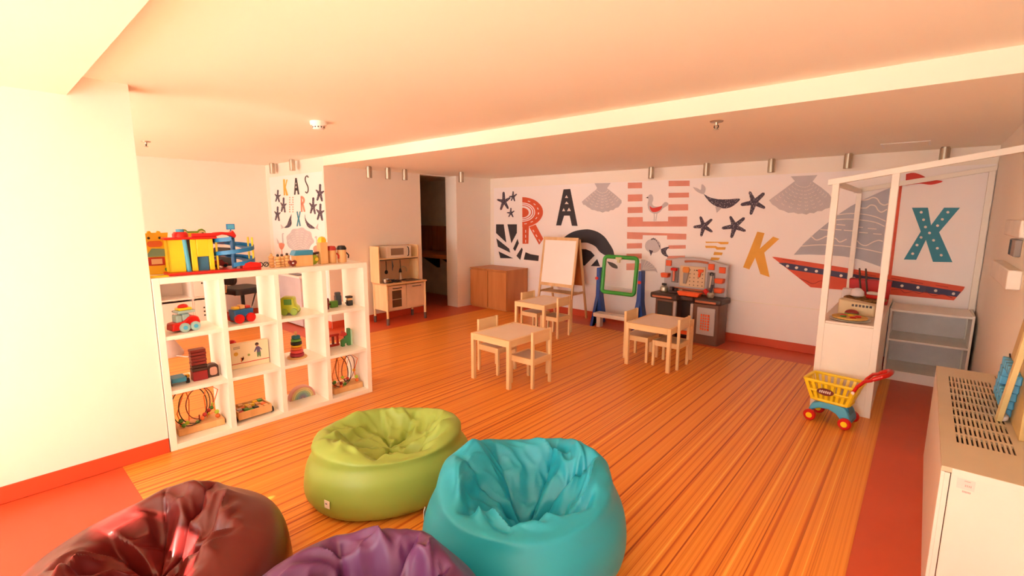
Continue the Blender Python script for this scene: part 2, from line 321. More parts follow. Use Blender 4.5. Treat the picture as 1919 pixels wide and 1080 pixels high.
# ---- printed wall motifs, outlines in wall coordinates (x, z) in metres
MURAL_BACK = [
 ('starfish', 'large dark speckled starfish beside the orange letter', [('nightspeck', [[(-5.653,1.96),(-5.628,1.977),(-5.601,1.96),(-5.589,1.847),(-5.494,1.878),(-5.469,1.872),(-5.474,1.854),(-5.561,1.795),(-5.506,1.699),(-5.514,1.678),(-5.544,1.682),(-5.614,1.759),(-5.67,1.666),(-5.7,1.658),(-5.715,1.68),(-5.674,1.788),(-5.776,1.828),(-5.788,1.845),(-5.765,1.855),(-5.658,1.844)]]),]),
 ('starfish', '', [('nightspeck', [[(-5.421,1.969),(-5.407,1.978),(-5.393,1.967),(-5.393,1.907),(-5.338,1.932),(-5.322,1.929),(-5.324,1.917),(-5.377,1.875),(-5.361,1.816),(-5.368,1.805),(-5.383,1.81),(-5.41,1.858),(-5.438,1.817),(-5.453,1.814),(-5.46,1.824),(-5.436,1.872),(-5.493,1.882),(-5.501,1.89),(-5.491,1.897),(-5.433,1.902)]]),]),
 ('starfish', '', [('nightspeck', [[(-5.471,1.689),(-5.458,1.698),(-5.444,1.688),(-5.442,1.629),(-5.39,1.648),(-5.376,1.645),(-5.379,1.634),(-5.428,1.601),(-5.398,1.547),(-5.402,1.536),(-5.419,1.538),(-5.458,1.582),(-5.494,1.541),(-5.51,1.538),(-5.515,1.55),(-5.486,1.597),(-5.543,1.608),(-5.551,1.617),(-5.54,1.623),(-5.481,1.626)]]),]),
 ('leaf_print', 'black cut-out leaf print', [('charcoal', [[(-5.808,1.41),(-5.623,1.412),(-5.564,1.094),(-5.809,1.254)],[(-5.537,1.414),(-5.319,1.417),(-5.32,1.27),(-5.444,1.087)],[(-5.802,1.16),(-5.494,0.989),(-5.471,0.921),(-5.761,1.012)],[(-5.747,0.928),(-5.402,0.825),(-5.706,0.811)],[(-5.302,1.169),(-5.274,1.093),(-5.357,0.953),(-5.402,0.994)],[(-5.207,1.023),(-5.185,0.987),(-5.239,0.806),(-5.327,0.874)],[(-5.123,0.948),(-5.015,0.92),(-4.835,0.906),(-4.844,0.814),(-5.16,0.819)]]),]),
 ('letter_print', 'orange letter R with arcs', [('orange', [[(-5.201,1.873),(-5.127,1.868),(-5.055,1.856),(-4.988,1.839),(-4.928,1.816),(-4.875,1.787),(-4.831,1.755),(-4.797,1.72),(-4.773,1.681),(-4.761,1.642),(-4.76,1.602),(-4.771,1.562),(-4.794,1.524),(-4.827,1.488),(-4.87,1.456),(-4.923,1.428),(-4.983,1.404),(-5.05,1.386),(-5.122,1.375),(-5.197,1.37),(-5.198,1.462),(-5.151,1.465),(-5.106,1.472),(-5.064,1.482),(-5.026,1.497),(-4.993,1.515),(-4.965,1.536),(-4.944,1.559),(-4.93,1.584),(-4.922,1.609),(-4.923,1.635),(-4.931,1.661),(-4.945,1.685),(-4.967,1.708),(-4.995,1.729),(-5.029,1.747),(-5.067,1.762),(-5.109,1.773),(-5.154,1.78),(-5.2,1.783)],[(-5.2,1.768),(-5.157,1.765),(-5.116,1.759),(-5.077,1.749),(-5.042,1.736),(-5.01,1.719),(-4.985,1.7),(-4.964,1.68),(-4.951,1.657),(-4.944,1.634),(-4.943,1.61),(-4.95,1.587),(-4.963,1.565),(-4.983,1.544),(-5.008,1.525),(-5.039,1.509),(-5.074,1.496),(-5.113,1.486),(-5.155,1.479),(-5.198,1.477),(-5.198,1.488),(-5.158,1.491),(-5.119,1.496),(-5.083,1.506),(-5.05,1.518),(-5.021,1.533),(-4.997,1.55),(-4.979,1.569),(-4.966,1.59),(-4.96,1.611),(-4.96,1.633),(-4.967,1.655),(-4.98,1.675),(-4.999,1.694),(-5.023,1.712),(-5.052,1.727),(-5.085,1.739),(-5.121,1.748),(-5.16,1.754),(-5.2,1.756)],[(-5.2,1.74),(-5.165,1.738),(-5.131,1.733),(-5.099,1.725),(-5.07,1.714),(-5.044,1.701),(-5.023,1.686),(-5.007,1.669),(-4.996,1.651),(-4.99,1.632),(-4.989,1.613),(-4.995,1.594),(-5.006,1.576),(-5.022,1.559),(-5.043,1.544),(-5.068,1.531),(-5.097,1.52),(-5.129,1.512),(-5.163,1.507),(-5.198,1.505),(-5.198,1.518),(-5.167,1.52),(-5.136,1.524),(-5.107,1.532),(-5.081,1.541),(-5.059,1.553),(-5.04,1.566),(-5.025,1.581),(-5.015,1.597),(-5.01,1.614),(-5.011,1.631),(-5.016,1.648),(-5.026,1.664),(-5.041,1.679),(-5.06,1.692),(-5.083,1.704),(-5.109,1.713),(-5.138,1.721),(-5.168,1.725),(-5.2,1.727)],[(-5.2,1.697),(-5.18,1.696),(-5.161,1.694),(-5.143,1.69),(-5.126,1.685),(-5.111,1.678),(-5.097,1.67),(-5.085,1.662),(-5.075,1.652),(-5.067,1.642),(-5.062,1.631),(-5.059,1.62),(-5.059,1.609),(-5.061,1.598),(-5.066,1.587),(-5.074,1.577),(-5.084,1.567),(-5.096,1.558),(-5.109,1.551),(-5.125,1.544),(-5.142,1.539),(-5.16,1.535),(-5.179,1.532),(-5.198,1.532)],[(-5.193,1.37),(-5.052,1.393),(-5.06,1.094),(-5.19,1.088)],[(-5.046,1.376),(-4.911,1.419),(-4.746,1.188),(-4.831,1.087)]]),('cream', [[(-5.075,1.813),(-5.058,1.808),(-5.04,1.804),(-5.024,1.799),(-5.034,1.788),(-5.05,1.792),(-5.066,1.797),(-5.082,1.801)],[(-4.948,1.766),(-4.935,1.759),(-4.923,1.751),(-4.911,1.742),(-4.928,1.735),(-4.939,1.743),(-4.95,1.75),(-4.963,1.757)],[(-4.866,1.697),(-4.859,1.687),(-4.853,1.677),(-4.849,1.667),(-4.869,1.664),(-4.873,1.674),(-4.878,1.683),(-4.885,1.692)],[(-4.839,1.615),(-4.84,1.605),(-4.842,1.594),(-4.845,1.584),(-4.865,1.586),(-4.862,1.596),(-4.861,1.606),(-4.86,1.616)],[(-4.873,1.534),(-4.882,1.525),(-4.891,1.516),(-4.901,1.507),(-4.918,1.514),(-4.909,1.523),(-4.9,1.531),(-4.892,1.54)],[(-4.963,1.468),(-4.978,1.461),(-4.993,1.455),(-5.009,1.449),(-5.02,1.46),(-5.005,1.465),(-4.991,1.471),(-4.977,1.478)],[(-5.096,1.426),(-5.114,1.423),(-5.133,1.421),(-5.152,1.419),(-5.155,1.432),(-5.137,1.434),(-5.119,1.436),(-5.102,1.439)],[(-5.131,1.325),(-5.114,1.325),(-5.113,1.279),(-5.131,1.278)],[(-5.13,1.242),(-5.113,1.242),(-5.113,1.195),(-5.13,1.195)],[(-5.13,1.158),(-5.112,1.159),(-5.112,1.112),(-5.129,1.111)],[(-4.974,1.324),(-4.947,1.289),(-4.93,1.297),(-4.958,1.332)],[(-4.91,1.247),(-4.883,1.212),(-4.867,1.22),(-4.894,1.255)],[(-4.847,1.171),(-4.819,1.136),(-4.803,1.144),(-4.831,1.179)]]),]),
 ('letter_print', 'black letter A', [('charcoal', [[(-4.36,1.973),(-4.234,1.976),(-4.083,1.409),(-4.188,1.41),(-4.234,1.567),(-4.341,1.567),(-4.395,1.411),(-4.491,1.41)]]),('cream', [[(-4.302,1.883),(-4.329,1.84),(-4.269,1.839)],[(-4.299,1.786),(-4.33,1.747),(-4.257,1.746)],[(-4.35,1.682),(-4.377,1.636),(-4.32,1.636)],[(-4.25,1.689),(-4.286,1.636),(-4.212,1.639)]]),]),
 ('shell_print', 'grey scallop shell', [('shellgrey', [[(-3.8,2.044),(-3.534,2.038),(-3.588,1.965),(-3.439,1.859),(-3.349,1.787),(-3.344,1.752),(-3.392,1.689),(-3.437,1.678),(-3.471,1.65),(-3.519,1.648),(-3.551,1.626),(-3.601,1.631),(-3.65,1.612),(-3.701,1.631),(-3.734,1.631),(-3.786,1.649),(-3.838,1.655),(-3.873,1.679),(-3.918,1.7),(-3.953,1.727),(-3.989,1.732),(-4.017,1.777),(-3.88,1.877),(-3.771,1.951),(-3.755,1.975)]]),('cream', [[(-3.757,1.934),(-3.753,1.943),(-3.759,1.952),(-3.763,1.943)],[(-3.757,1.934),(-3.748,1.928),(-3.737,1.931),(-3.746,1.937)],[(-3.792,1.906),(-3.788,1.916),(-3.795,1.926),(-3.799,1.916)],[(-3.792,1.906),(-3.782,1.9),(-3.77,1.902),(-3.78,1.909)],[(-3.828,1.878),(-3.824,1.89),(-3.832,1.9),(-3.835,1.889)],[(-3.828,1.878),(-3.816,1.871),(-3.803,1.874),(-3.815,1.88)],[(-3.864,1.85),(-3.861,1.862),(-3.868,1.874),(-3.872,1.862)],[(-3.864,1.85),(-3.851,1.843),(-3.836,1.845),(-3.849,1.852)],[(-3.901,1.821),(-3.898,1.835),(-3.905,1.848),(-3.908,1.834)],[(-3.901,1.821),(-3.886,1.814),(-3.869,1.816),(-3.884,1.823)],[(-3.938,1.792),(-3.934,1.807),(-3.942,1.822),(-3.946,1.806)],[(-3.938,1.792),(-3.921,1.784),(-3.903,1.786),(-3.919,1.794)],[(-3.729,1.914),(-3.728,1.923),(-3.737,1.93),(-3.738,1.92)],[(-3.729,1.914),(-3.719,1.91),(-3.71,1.915),(-3.72,1.919)],[(-3.754,1.878),(-3.754,1.888),(-3.763,1.896),(-3.764,1.885)],[(-3.754,1.878),(-3.742,1.874),(-3.732,1.879),(-3.744,1.883)],[(-3.78,1.841),(-3.78,1.853),(-3.79,1.862),(-3.79,1.85)],[(-3.78,1.841),(-3.766,1.838),(-3.754,1.843),(-3.767,1.847)],[(-3.805,1.805),(-3.806,1.818),(-3.816,1.828),(-3.816,1.815)],[(-3.805,1.805),(-3.79,1.801),(-3.776,1.807),(-3.791,1.81)],[(-3.83,1.768),(-3.832,1.783),(-3.843,1.794),(-3.842,1.779)],[(-3.83,1.768),(-3.814,1.765),(-3.799,1.77),(-3.815,1.774)],[(-3.856,1.731),(-3.858,1.747),(-3.87,1.759),(-3.868,1.744)],[(-3.856,1.731),(-3.838,1.728),(-3.822,1.734),(-3.84,1.737)],[(-3.697,1.901),(-3.699,1.91),(-3.709,1.915),(-3.707,1.905)],[(-3.697,1.901),(-3.686,1.899),(-3.679,1.906),(-3.69,1.908)],[(-3.71,1.86),(-3.712,1.871),(-3.724,1.876),(-3.721,1.866)],[(-3.71,1.86),(-3.697,1.859),(-3.689,1.866),(-3.701,1.868)],[(-3.722,1.819),(-3.726,1.831),(-3.738,1.837),(-3.734,1.826)],[(-3.722,1.819),(-3.708,1.818),(-3.699,1.826),(-3.713,1.827)],[(-3.735,1.778),(-3.74,1.791),(-3.753,1.798),(-3.748,1.785)],[(-3.735,1.778),(-3.72,1.778),(-3.709,1.786),(-3.724,1.787)],[(-3.748,1.737),(-3.753,1.751),(-3.767,1.759),(-3.762,1.745)],[(-3.748,1.737),(-3.731,1.737),(-3.719,1.746),(-3.735,1.746)],[(-3.761,1.696),(-3.767,1.71),(-3.782,1.719),(-3.776,1.705)],[(-3.761,1.696),(-3.743,1.696),(-3.729,1.706),(-3.747,1.705)],[(-3.662,1.892),(-3.667,1.901),(-3.678,1.903),(-3.674,1.894)],[(-3.662,1.892),(-3.652,1.893),(-3.647,1.902),(-3.658,1.901)],[(-3.662,1.848),(-3.668,1.858),(-3.68,1.861),(-3.674,1.851)],[(-3.662,1.848),(-3.65,1.85),(-3.644,1.859),(-3.656,1.858)],[(-3.661,1.804),(-3.668,1.815),(-3.682,1.818),(-3.675,1.808)],[(-3.661,1.804),(-3.648,1.807),(-3.641,1.817),(-3.655,1.814)],[(-3.661,1.76),(-3.669,1.772),(-3.683,1.776),(-3.675,1.764)],[(-3.661,1.76),(-3.646,1.764),(-3.639,1.774),(-3.653,1.771)],[(-3.66,1.716),(-3.669,1.728),(-3.685,1.733),(-3.676,1.721)],[(-3.66,1.716),(-3.645,1.72),(-3.636,1.732),(-3.651,1.728)],[(-3.66,1.672),(-3.67,1.685),(-3.687,1.69),(-3.676,1.678)],[(-3.66,1.672),(-3.643,1.677),(-3.633,1.689),(-3.65,1.684)],[(-3.629,1.897),(-3.636,1.905),(-3.647,1.904),(-3.64,1.897)],[(-3.629,1.897),(-3.619,1.9),(-3.617,1.91),(-3.627,1.907)],[(-3.615,1.855),(-3.624,1.864),(-3.636,1.863),(-3.628,1.855)],[(-3.615,1.855),(-3.604,1.86),(-3.602,1.87),(-3.613,1.866)],[(-3.602,1.814),(-3.612,1.822),(-3.625,1.822),(-3.615,1.814)],[(-3.602,1.814),(-3.59,1.819),(-3.587,1.83),(-3.598,1.825)],[(-3.588,1.772),(-3.6,1.781),(-3.614,1.782),(-3.603,1.773)],[(-3.588,1.772),(-3.576,1.778),(-3.572,1.79),(-3.584,1.784)],[(-3.575,1.73),(-3.587,1.74),(-3.603,1.741),(-3.591,1.731)],[(-3.575,1.73),(-3.562,1.737),(-3.557,1.75),(-3.57,1.743)],[(-3.562,1.688),(-3.575,1.698),(-3.592,1.7),(-3.579,1.69)],[(-3.562,1.688),(-3.548,1.697),(-3.542,1.711),(-3.556,1.702)],[(-3.598,1.907),(-3.607,1.913),(-3.617,1.91),(-3.608,1.904)],[(-3.598,1.907),(-3.589,1.913),(-3.59,1.922),(-3.599,1.917)],[(-3.573,1.869),(-3.583,1.875),(-3.595,1.872),(-3.584,1.866)],[(-3.573,1.869),(-3.564,1.876),(-3.564,1.886),(-3.574,1.88)],[(-3.548,1.832),(-3.56,1.838),(-3.572,1.835),(-3.561,1.829)],[(-3.548,1.832),(-3.538,1.839),(-3.539,1.851),(-3.548,1.843)],[(-3.523,1.794),(-3.536,1.8),(-3.55,1.798),(-3.537,1.791)],[(-3.523,1.794),(-3.513,1.803),(-3.513,1.815),(-3.523,1.807)],[(-3.498,1.756),(-3.513,1.763),(-3.528,1.76),(-3.514,1.754)],[(-3.498,1.756),(-3.488,1.766),(-3.487,1.78),(-3.498,1.77)],[(-3.474,1.719),(-3.489,1.726),(-3.506,1.723),(-3.49,1.717)],[(-3.474,1.719),(-3.463,1.73),(-3.461,1.745),(-3.472,1.734)],[(-3.574,1.929),(-3.584,1.932),(-3.593,1.927),(-3.582,1.923)],[(-3.574,1.929),(-3.568,1.936),(-3.572,1.945),(-3.578,1.938)],[(-3.54,1.899),(-3.552,1.903),(-3.562,1.897),(-3.55,1.894)],[(-3.54,1.899),(-3.534,1.908),(-3.538,1.918),(-3.544,1.91)],[(-3.506,1.87),(-3.519,1.873),(-3.53,1.868),(-3.517,1.864)],[(-3.506,1.87),(-3.5,1.88),(-3.504,1.891),(-3.51,1.881)],[(-3.473,1.841),(-3.487,1.844),(-3.499,1.838),(-3.485,1.835)],[(-3.473,1.841),(-3.466,1.852),(-3.47,1.864),(-3.476,1.853)],[(-3.439,1.812),(-3.455,1.814),(-3.468,1.808),(-3.453,1.806)],[(-3.439,1.812),(-3.432,1.824),(-3.436,1.837),(-3.443,1.825)],[(-3.406,1.782),(-3.423,1.785),(-3.437,1.779),(-3.421,1.776)],[(-3.406,1.782),(-3.399,1.796),(-3.403,1.81),(-3.409,1.797)]]),]),
 ('arch_print', 'black arched leaf print', [('charcoal', [[(-4.361,1.204),(-4.328,1.228),(-4.295,1.252),(-4.259,1.274),(-4.218,1.295),(-4.175,1.313),(-4.13,1.329),(-4.083,1.341),(-4.033,1.35),(-3.986,1.356),(-3.944,1.36),(-3.904,1.362),(-3.863,1.359),(-3.817,1.352),(-3.769,1.341),(-3.724,1.326),(-3.681,1.307),(-3.64,1.283),(-3.603,1.256),(-3.571,1.225),(-3.542,1.19),(-3.517,1.157),(-3.493,1.128),(-3.473,1.1),(-3.456,1.073),(-3.444,1.044),(-3.436,1.015),(-3.428,0.987),(-3.593,0.985),(-3.622,0.999),(-3.652,1.014),(-3.68,1.032),(-3.703,1.055),(-3.725,1.08),(-3.75,1.103),(-3.784,1.121),(-3.821,1.135),(-3.856,1.146),(-3.885,1.154),(-3.912,1.157),(-3.945,1.158),(-3.986,1.155),(-4.032,1.148),(-4.079,1.142),(-4.09,1.21)],[(-4.059,1.05),(-3.924,1.057),(-3.835,1.031),(-3.763,0.97),(-3.934,0.804),(-4.042,0.804)],[(-3.718,0.918),(-3.663,0.809),(-3.827,0.804)],[(-3.548,0.894),(-3.501,0.888),(-3.457,0.88),(-3.414,0.864),(-3.382,0.844),(-3.367,0.818),(-3.372,0.798),(-3.408,0.798),(-3.454,0.809),(-3.485,0.827),(-3.513,0.849)]]),]),
 ('letter_print', 'pink striped letter H', [('pink', [[(-3.257,2.03),(-3.042,2.025),(-3.039,1.947),(-3.254,1.951)],[(-3.25,1.865),(-3.03,1.864),(-3.026,1.769),(-3.246,1.768)],[(-3.245,1.688),(-3.019,1.69),(-3.015,1.609),(-3.242,1.605)],[(-2.662,2.03),(-2.382,2.021),(-2.378,1.952),(-2.658,1.959)],[(-2.654,1.872),(-2.38,1.868),(-2.376,1.806),(-2.65,1.808)],[(-2.648,1.719),(-2.382,1.72),(-2.377,1.64),(-2.644,1.637)],[(-3.244,1.546),(-3.009,1.55),(-3.005,1.488),(-2.64,1.495),(-2.643,1.557),(-2.385,1.56),(-2.38,1.431),(-3.238,1.414)],[(-3.239,1.336),(-2.382,1.334),(-2.38,1.26),(-2.64,1.253),(-2.642,1.305),(-2.997,1.299),(-2.999,1.241),(-3.235,1.24)],[(-3.235,1.174),(-3.002,1.188),(-2.999,1.115),(-3.232,1.099)],[(-2.618,1.172),(-2.383,1.186),(-2.38,1.14),(-2.615,1.125)],[(-3.235,1.024),(-3,1.041),(-2.996,0.971),(-3.232,0.952)],[(-2.624,1.028),(-2.384,1.046),(-2.38,0.988),(-2.621,0.968)],[(-3.23,0.883),(-3.001,0.903),(-2.996,0.808),(-3.226,0.786)]]),]),
 ('bird_print', 'grey gull with red wing', [('shellgrey', [[(-2.946,1.817),(-2.941,1.83),(-2.936,1.844),(-2.929,1.853),(-2.918,1.858),(-2.905,1.859),(-2.893,1.856),(-2.884,1.847),(-2.876,1.834),(-2.87,1.821),(-2.867,1.807),(-2.867,1.793),(-2.868,1.778),(-2.873,1.763),(-2.879,1.747),(-2.88,1.732),(-2.873,1.717),(-2.86,1.704),(-2.842,1.695),(-2.816,1.691),(-2.786,1.691),(-2.758,1.697),(-2.735,1.714),(-2.716,1.737),(-2.698,1.752),(-2.68,1.752),(-2.663,1.744),(-2.652,1.735),(-2.648,1.727),(-2.65,1.717),(-2.658,1.706),(-2.676,1.694),(-2.7,1.681),(-2.721,1.668),(-2.734,1.654),(-2.743,1.641),(-2.754,1.628),(-2.77,1.615),(-2.788,1.603),(-2.809,1.596),(-2.832,1.596),(-2.858,1.601),(-2.881,1.61),(-2.899,1.622),(-2.914,1.637),(-2.927,1.656),(-2.936,1.678),(-2.942,1.703),(-2.945,1.726),(-2.943,1.746),(-2.938,1.763),(-2.936,1.78),(-2.938,1.793),(-2.942,1.805),(-2.946,1.817)],[(-2.85,1.604),(-2.843,1.551),(-2.843,1.494),(-2.833,1.494),(-2.833,1.551),(-2.84,1.605)],[(-2.807,1.605),(-2.814,1.552),(-2.82,1.5),(-2.81,1.499),(-2.804,1.55),(-2.797,1.604)]]),('red', [[(-2.915,1.705),(-2.901,1.694),(-2.887,1.683),(-2.87,1.677),(-2.846,1.677),(-2.818,1.682),(-2.792,1.687),(-2.766,1.693),(-2.742,1.698),(-2.73,1.697),(-2.734,1.681),(-2.748,1.657),(-2.768,1.638),(-2.795,1.626),(-2.826,1.619),(-2.853,1.618),(-2.87,1.622),(-2.884,1.632),(-2.894,1.645),(-2.903,1.662),(-2.909,1.684),(-2.915,1.705)]]),('charcoal', [[(-2.975,1.814),(-2.941,1.83),(-2.94,1.806)]]),]),
 ('fish_print', 'grey patterned fish', [('shellgrey', [[(-2.725,1.16),(-2.728,1.135),(-2.738,1.111),(-2.755,1.09),(-2.777,1.073),(-2.804,1.062),(-2.834,1.057),(-2.864,1.058),(-2.893,1.067),(-2.918,1.081),(-2.938,1.101),(-2.951,1.124),(-2.956,1.15),(-2.953,1.176),(-2.943,1.2),(-2.925,1.221),(-2.902,1.238),(-2.874,1.249),(-2.844,1.253),(-2.814,1.251),(-2.786,1.242),(-2.762,1.227),(-2.743,1.208),(-2.73,1.185)]]),('nightspeck', [[(-2.895,1.1),(-2.83,1.087),(-2.863,1.016)],[(-2.72,1.116),(-2.705,1.124),(-2.689,1.131),(-2.672,1.138),(-2.646,1.146),(-2.619,1.152),(-2.603,1.152),(-2.61,1.141),(-2.628,1.123),(-2.642,1.106),(-2.646,1.092),(-2.646,1.079),(-2.643,1.066),(-2.631,1.048),(-2.615,1.029),(-2.61,1.018),(-2.624,1.017),(-2.65,1.024),(-2.673,1.033),(-2.688,1.043),(-2.701,1.055),(-2.71,1.069),(-2.716,1.084),(-2.718,1.1),(-2.72,1.116)],[(-2.877,1.237),(-2.858,1.262),(-2.845,1.24)],[(-2.854,1.251),(-2.835,1.27),(-2.822,1.241)],[(-2.831,1.252),(-2.812,1.264),(-2.798,1.229)],[(-2.807,1.239),(-2.788,1.244),(-2.774,1.202)],[(-2.783,1.213),(-2.763,1.211),(-2.749,1.163)],[(-2.758,1.173),(-2.738,1.165),(-2.724,1.11)]]),]),
 ('whale_print', 'dark speckled whale', [('nightspeck', [[(-2.193,1.847),(-2.173,1.835),(-2.153,1.823),(-2.132,1.811),(-2.11,1.801),(-2.087,1.793),(-2.063,1.787),(-2.038,1.782),(-2.012,1.777),(-1.984,1.775),(-1.956,1.773),(-1.925,1.773),(-1.894,1.773),(-1.856,1.774),(-1.814,1.778),(-1.777,1.78),(-1.754,1.777),(-1.75,1.767),(-1.758,1.753),(-1.772,1.737),(-1.787,1.723),(-1.8,1.71),(-1.817,1.697),(-1.834,1.685),(-1.852,1.676),(-1.871,1.669),(-1.891,1.664),(-1.911,1.661),(-1.933,1.661),(-1.956,1.664),(-1.981,1.67),(-2.006,1.679),(-2.03,1.69),(-2.054,1.702),(-2.076,1.717),(-2.098,1.734),(-2.119,1.752),(-2.139,1.774),(-2.157,1.797),(-2.175,1.822),(-2.193,1.847)]]),('shellgrey', [[(-2.333,1.938),(-2.312,1.932),(-2.291,1.926),(-2.273,1.92),(-2.256,1.909),(-2.241,1.898),(-2.23,1.897),(-2.226,1.916),(-2.226,1.945),(-2.224,1.965),(-2.216,1.968),(-2.204,1.961),(-2.194,1.952),(-2.184,1.941),(-2.175,1.928),(-2.17,1.911),(-2.171,1.888),(-2.177,1.862),(-2.187,1.845),(-2.203,1.843),(-2.224,1.85),(-2.244,1.859),(-2.262,1.868),(-2.28,1.88),(-2.296,1.893),(-2.31,1.907),(-2.321,1.923),(-2.333,1.938)],[(-2.036,1.687),(-1.955,1.669),(-2.013,1.607)]]),]),
 ('starfish', '', [('nightspeck', [[(-1.659,1.844),(-1.652,1.864),(-1.632,1.856),(-1.584,1.777),(-1.507,1.844),(-1.484,1.841),(-1.482,1.817),(-1.545,1.736),(-1.469,1.682),(-1.462,1.661),(-1.48,1.653),(-1.569,1.687),(-1.599,1.592),(-1.618,1.581),(-1.631,1.601),(-1.622,1.697),(-1.722,1.688),(-1.742,1.703),(-1.731,1.724),(-1.631,1.754)]]),]),
 ('starfish', '', [('nightspeck', [[(-2.225,1.548),(-2.217,1.566),(-2.197,1.558),(-2.154,1.48),(-2.083,1.533),(-2.062,1.531),(-2.062,1.51),(-2.121,1.441),(-2.053,1.385),(-2.049,1.365),(-2.068,1.36),(-2.146,1.398),(-2.173,1.312),(-2.191,1.302),(-2.203,1.32),(-2.194,1.41),(-2.283,1.411),(-2.299,1.424),(-2.288,1.441),(-2.2,1.46)]]),]),
 ('starfish', '', [('nightspeck', [[(-1.859,1.551),(-1.852,1.57),(-1.833,1.563),(-1.782,1.49),(-1.702,1.554),(-1.68,1.551),(-1.679,1.527),(-1.744,1.451),(-1.664,1.406),(-1.656,1.385),(-1.675,1.376),(-1.767,1.402),(-1.8,1.306),(-1.819,1.296),(-1.832,1.315),(-1.821,1.411),(-1.923,1.4),(-1.942,1.415),(-1.931,1.436),(-1.83,1.465)]]),]),
 ('letter_print', 'yellow striped letter', [('mustard', [[(-2.13,1.242),(-1.846,1.248),(-1.851,1.22),(-1.939,1.215),(-1.976,1.233),(-2.122,1.225)],[(-2.13,1.189),(-2,1.192),(-1.972,1.177),(-1.877,1.181),(-1.882,1.15),(-1.982,1.145),(-2.005,1.166),(-2.121,1.161)],[(-2.011,1.116),(-1.908,1.112),(-1.918,1.079),(-2.02,1.075)],[(-2.043,1.044),(-1.937,1.045),(-1.952,1.014),(-2.053,1.009)]]),]),
 ('letter_print', 'yellow letter K', [('mustard', [[(-1.529,1.383),(-1.449,1.369),(-1.486,1.182),(-1.354,1.33),(-1.288,1.306),(-1.434,1.137),(-1.354,0.849),(-1.458,0.879),(-1.529,1.072),(-1.583,0.924),(-1.656,0.945)]]),]),
 ('shell_print', 'half shell near the toy workbench', [('shellgrey', [[(-3,0.794),(-3.008,0.959),(-2.948,0.956),(-2.876,0.928),(-2.815,0.884),(-2.769,0.832),(-2.752,0.786),(-2.782,0.807)]]),('cream', [[(-2.981,0.806),(-2.769,0.853),(-2.77,0.859),(-2.982,0.812)],[(-2.98,0.806),(-2.792,0.889),(-2.794,0.894),(-2.982,0.812)],[(-2.979,0.807),(-2.827,0.918),(-2.83,0.923),(-2.983,0.811)],[(-2.979,0.808),(-2.872,0.94),(-2.877,0.944),(-2.984,0.811)],[(-2.978,0.808),(-2.926,0.953),(-2.931,0.955),(-2.984,0.81)]]),]),
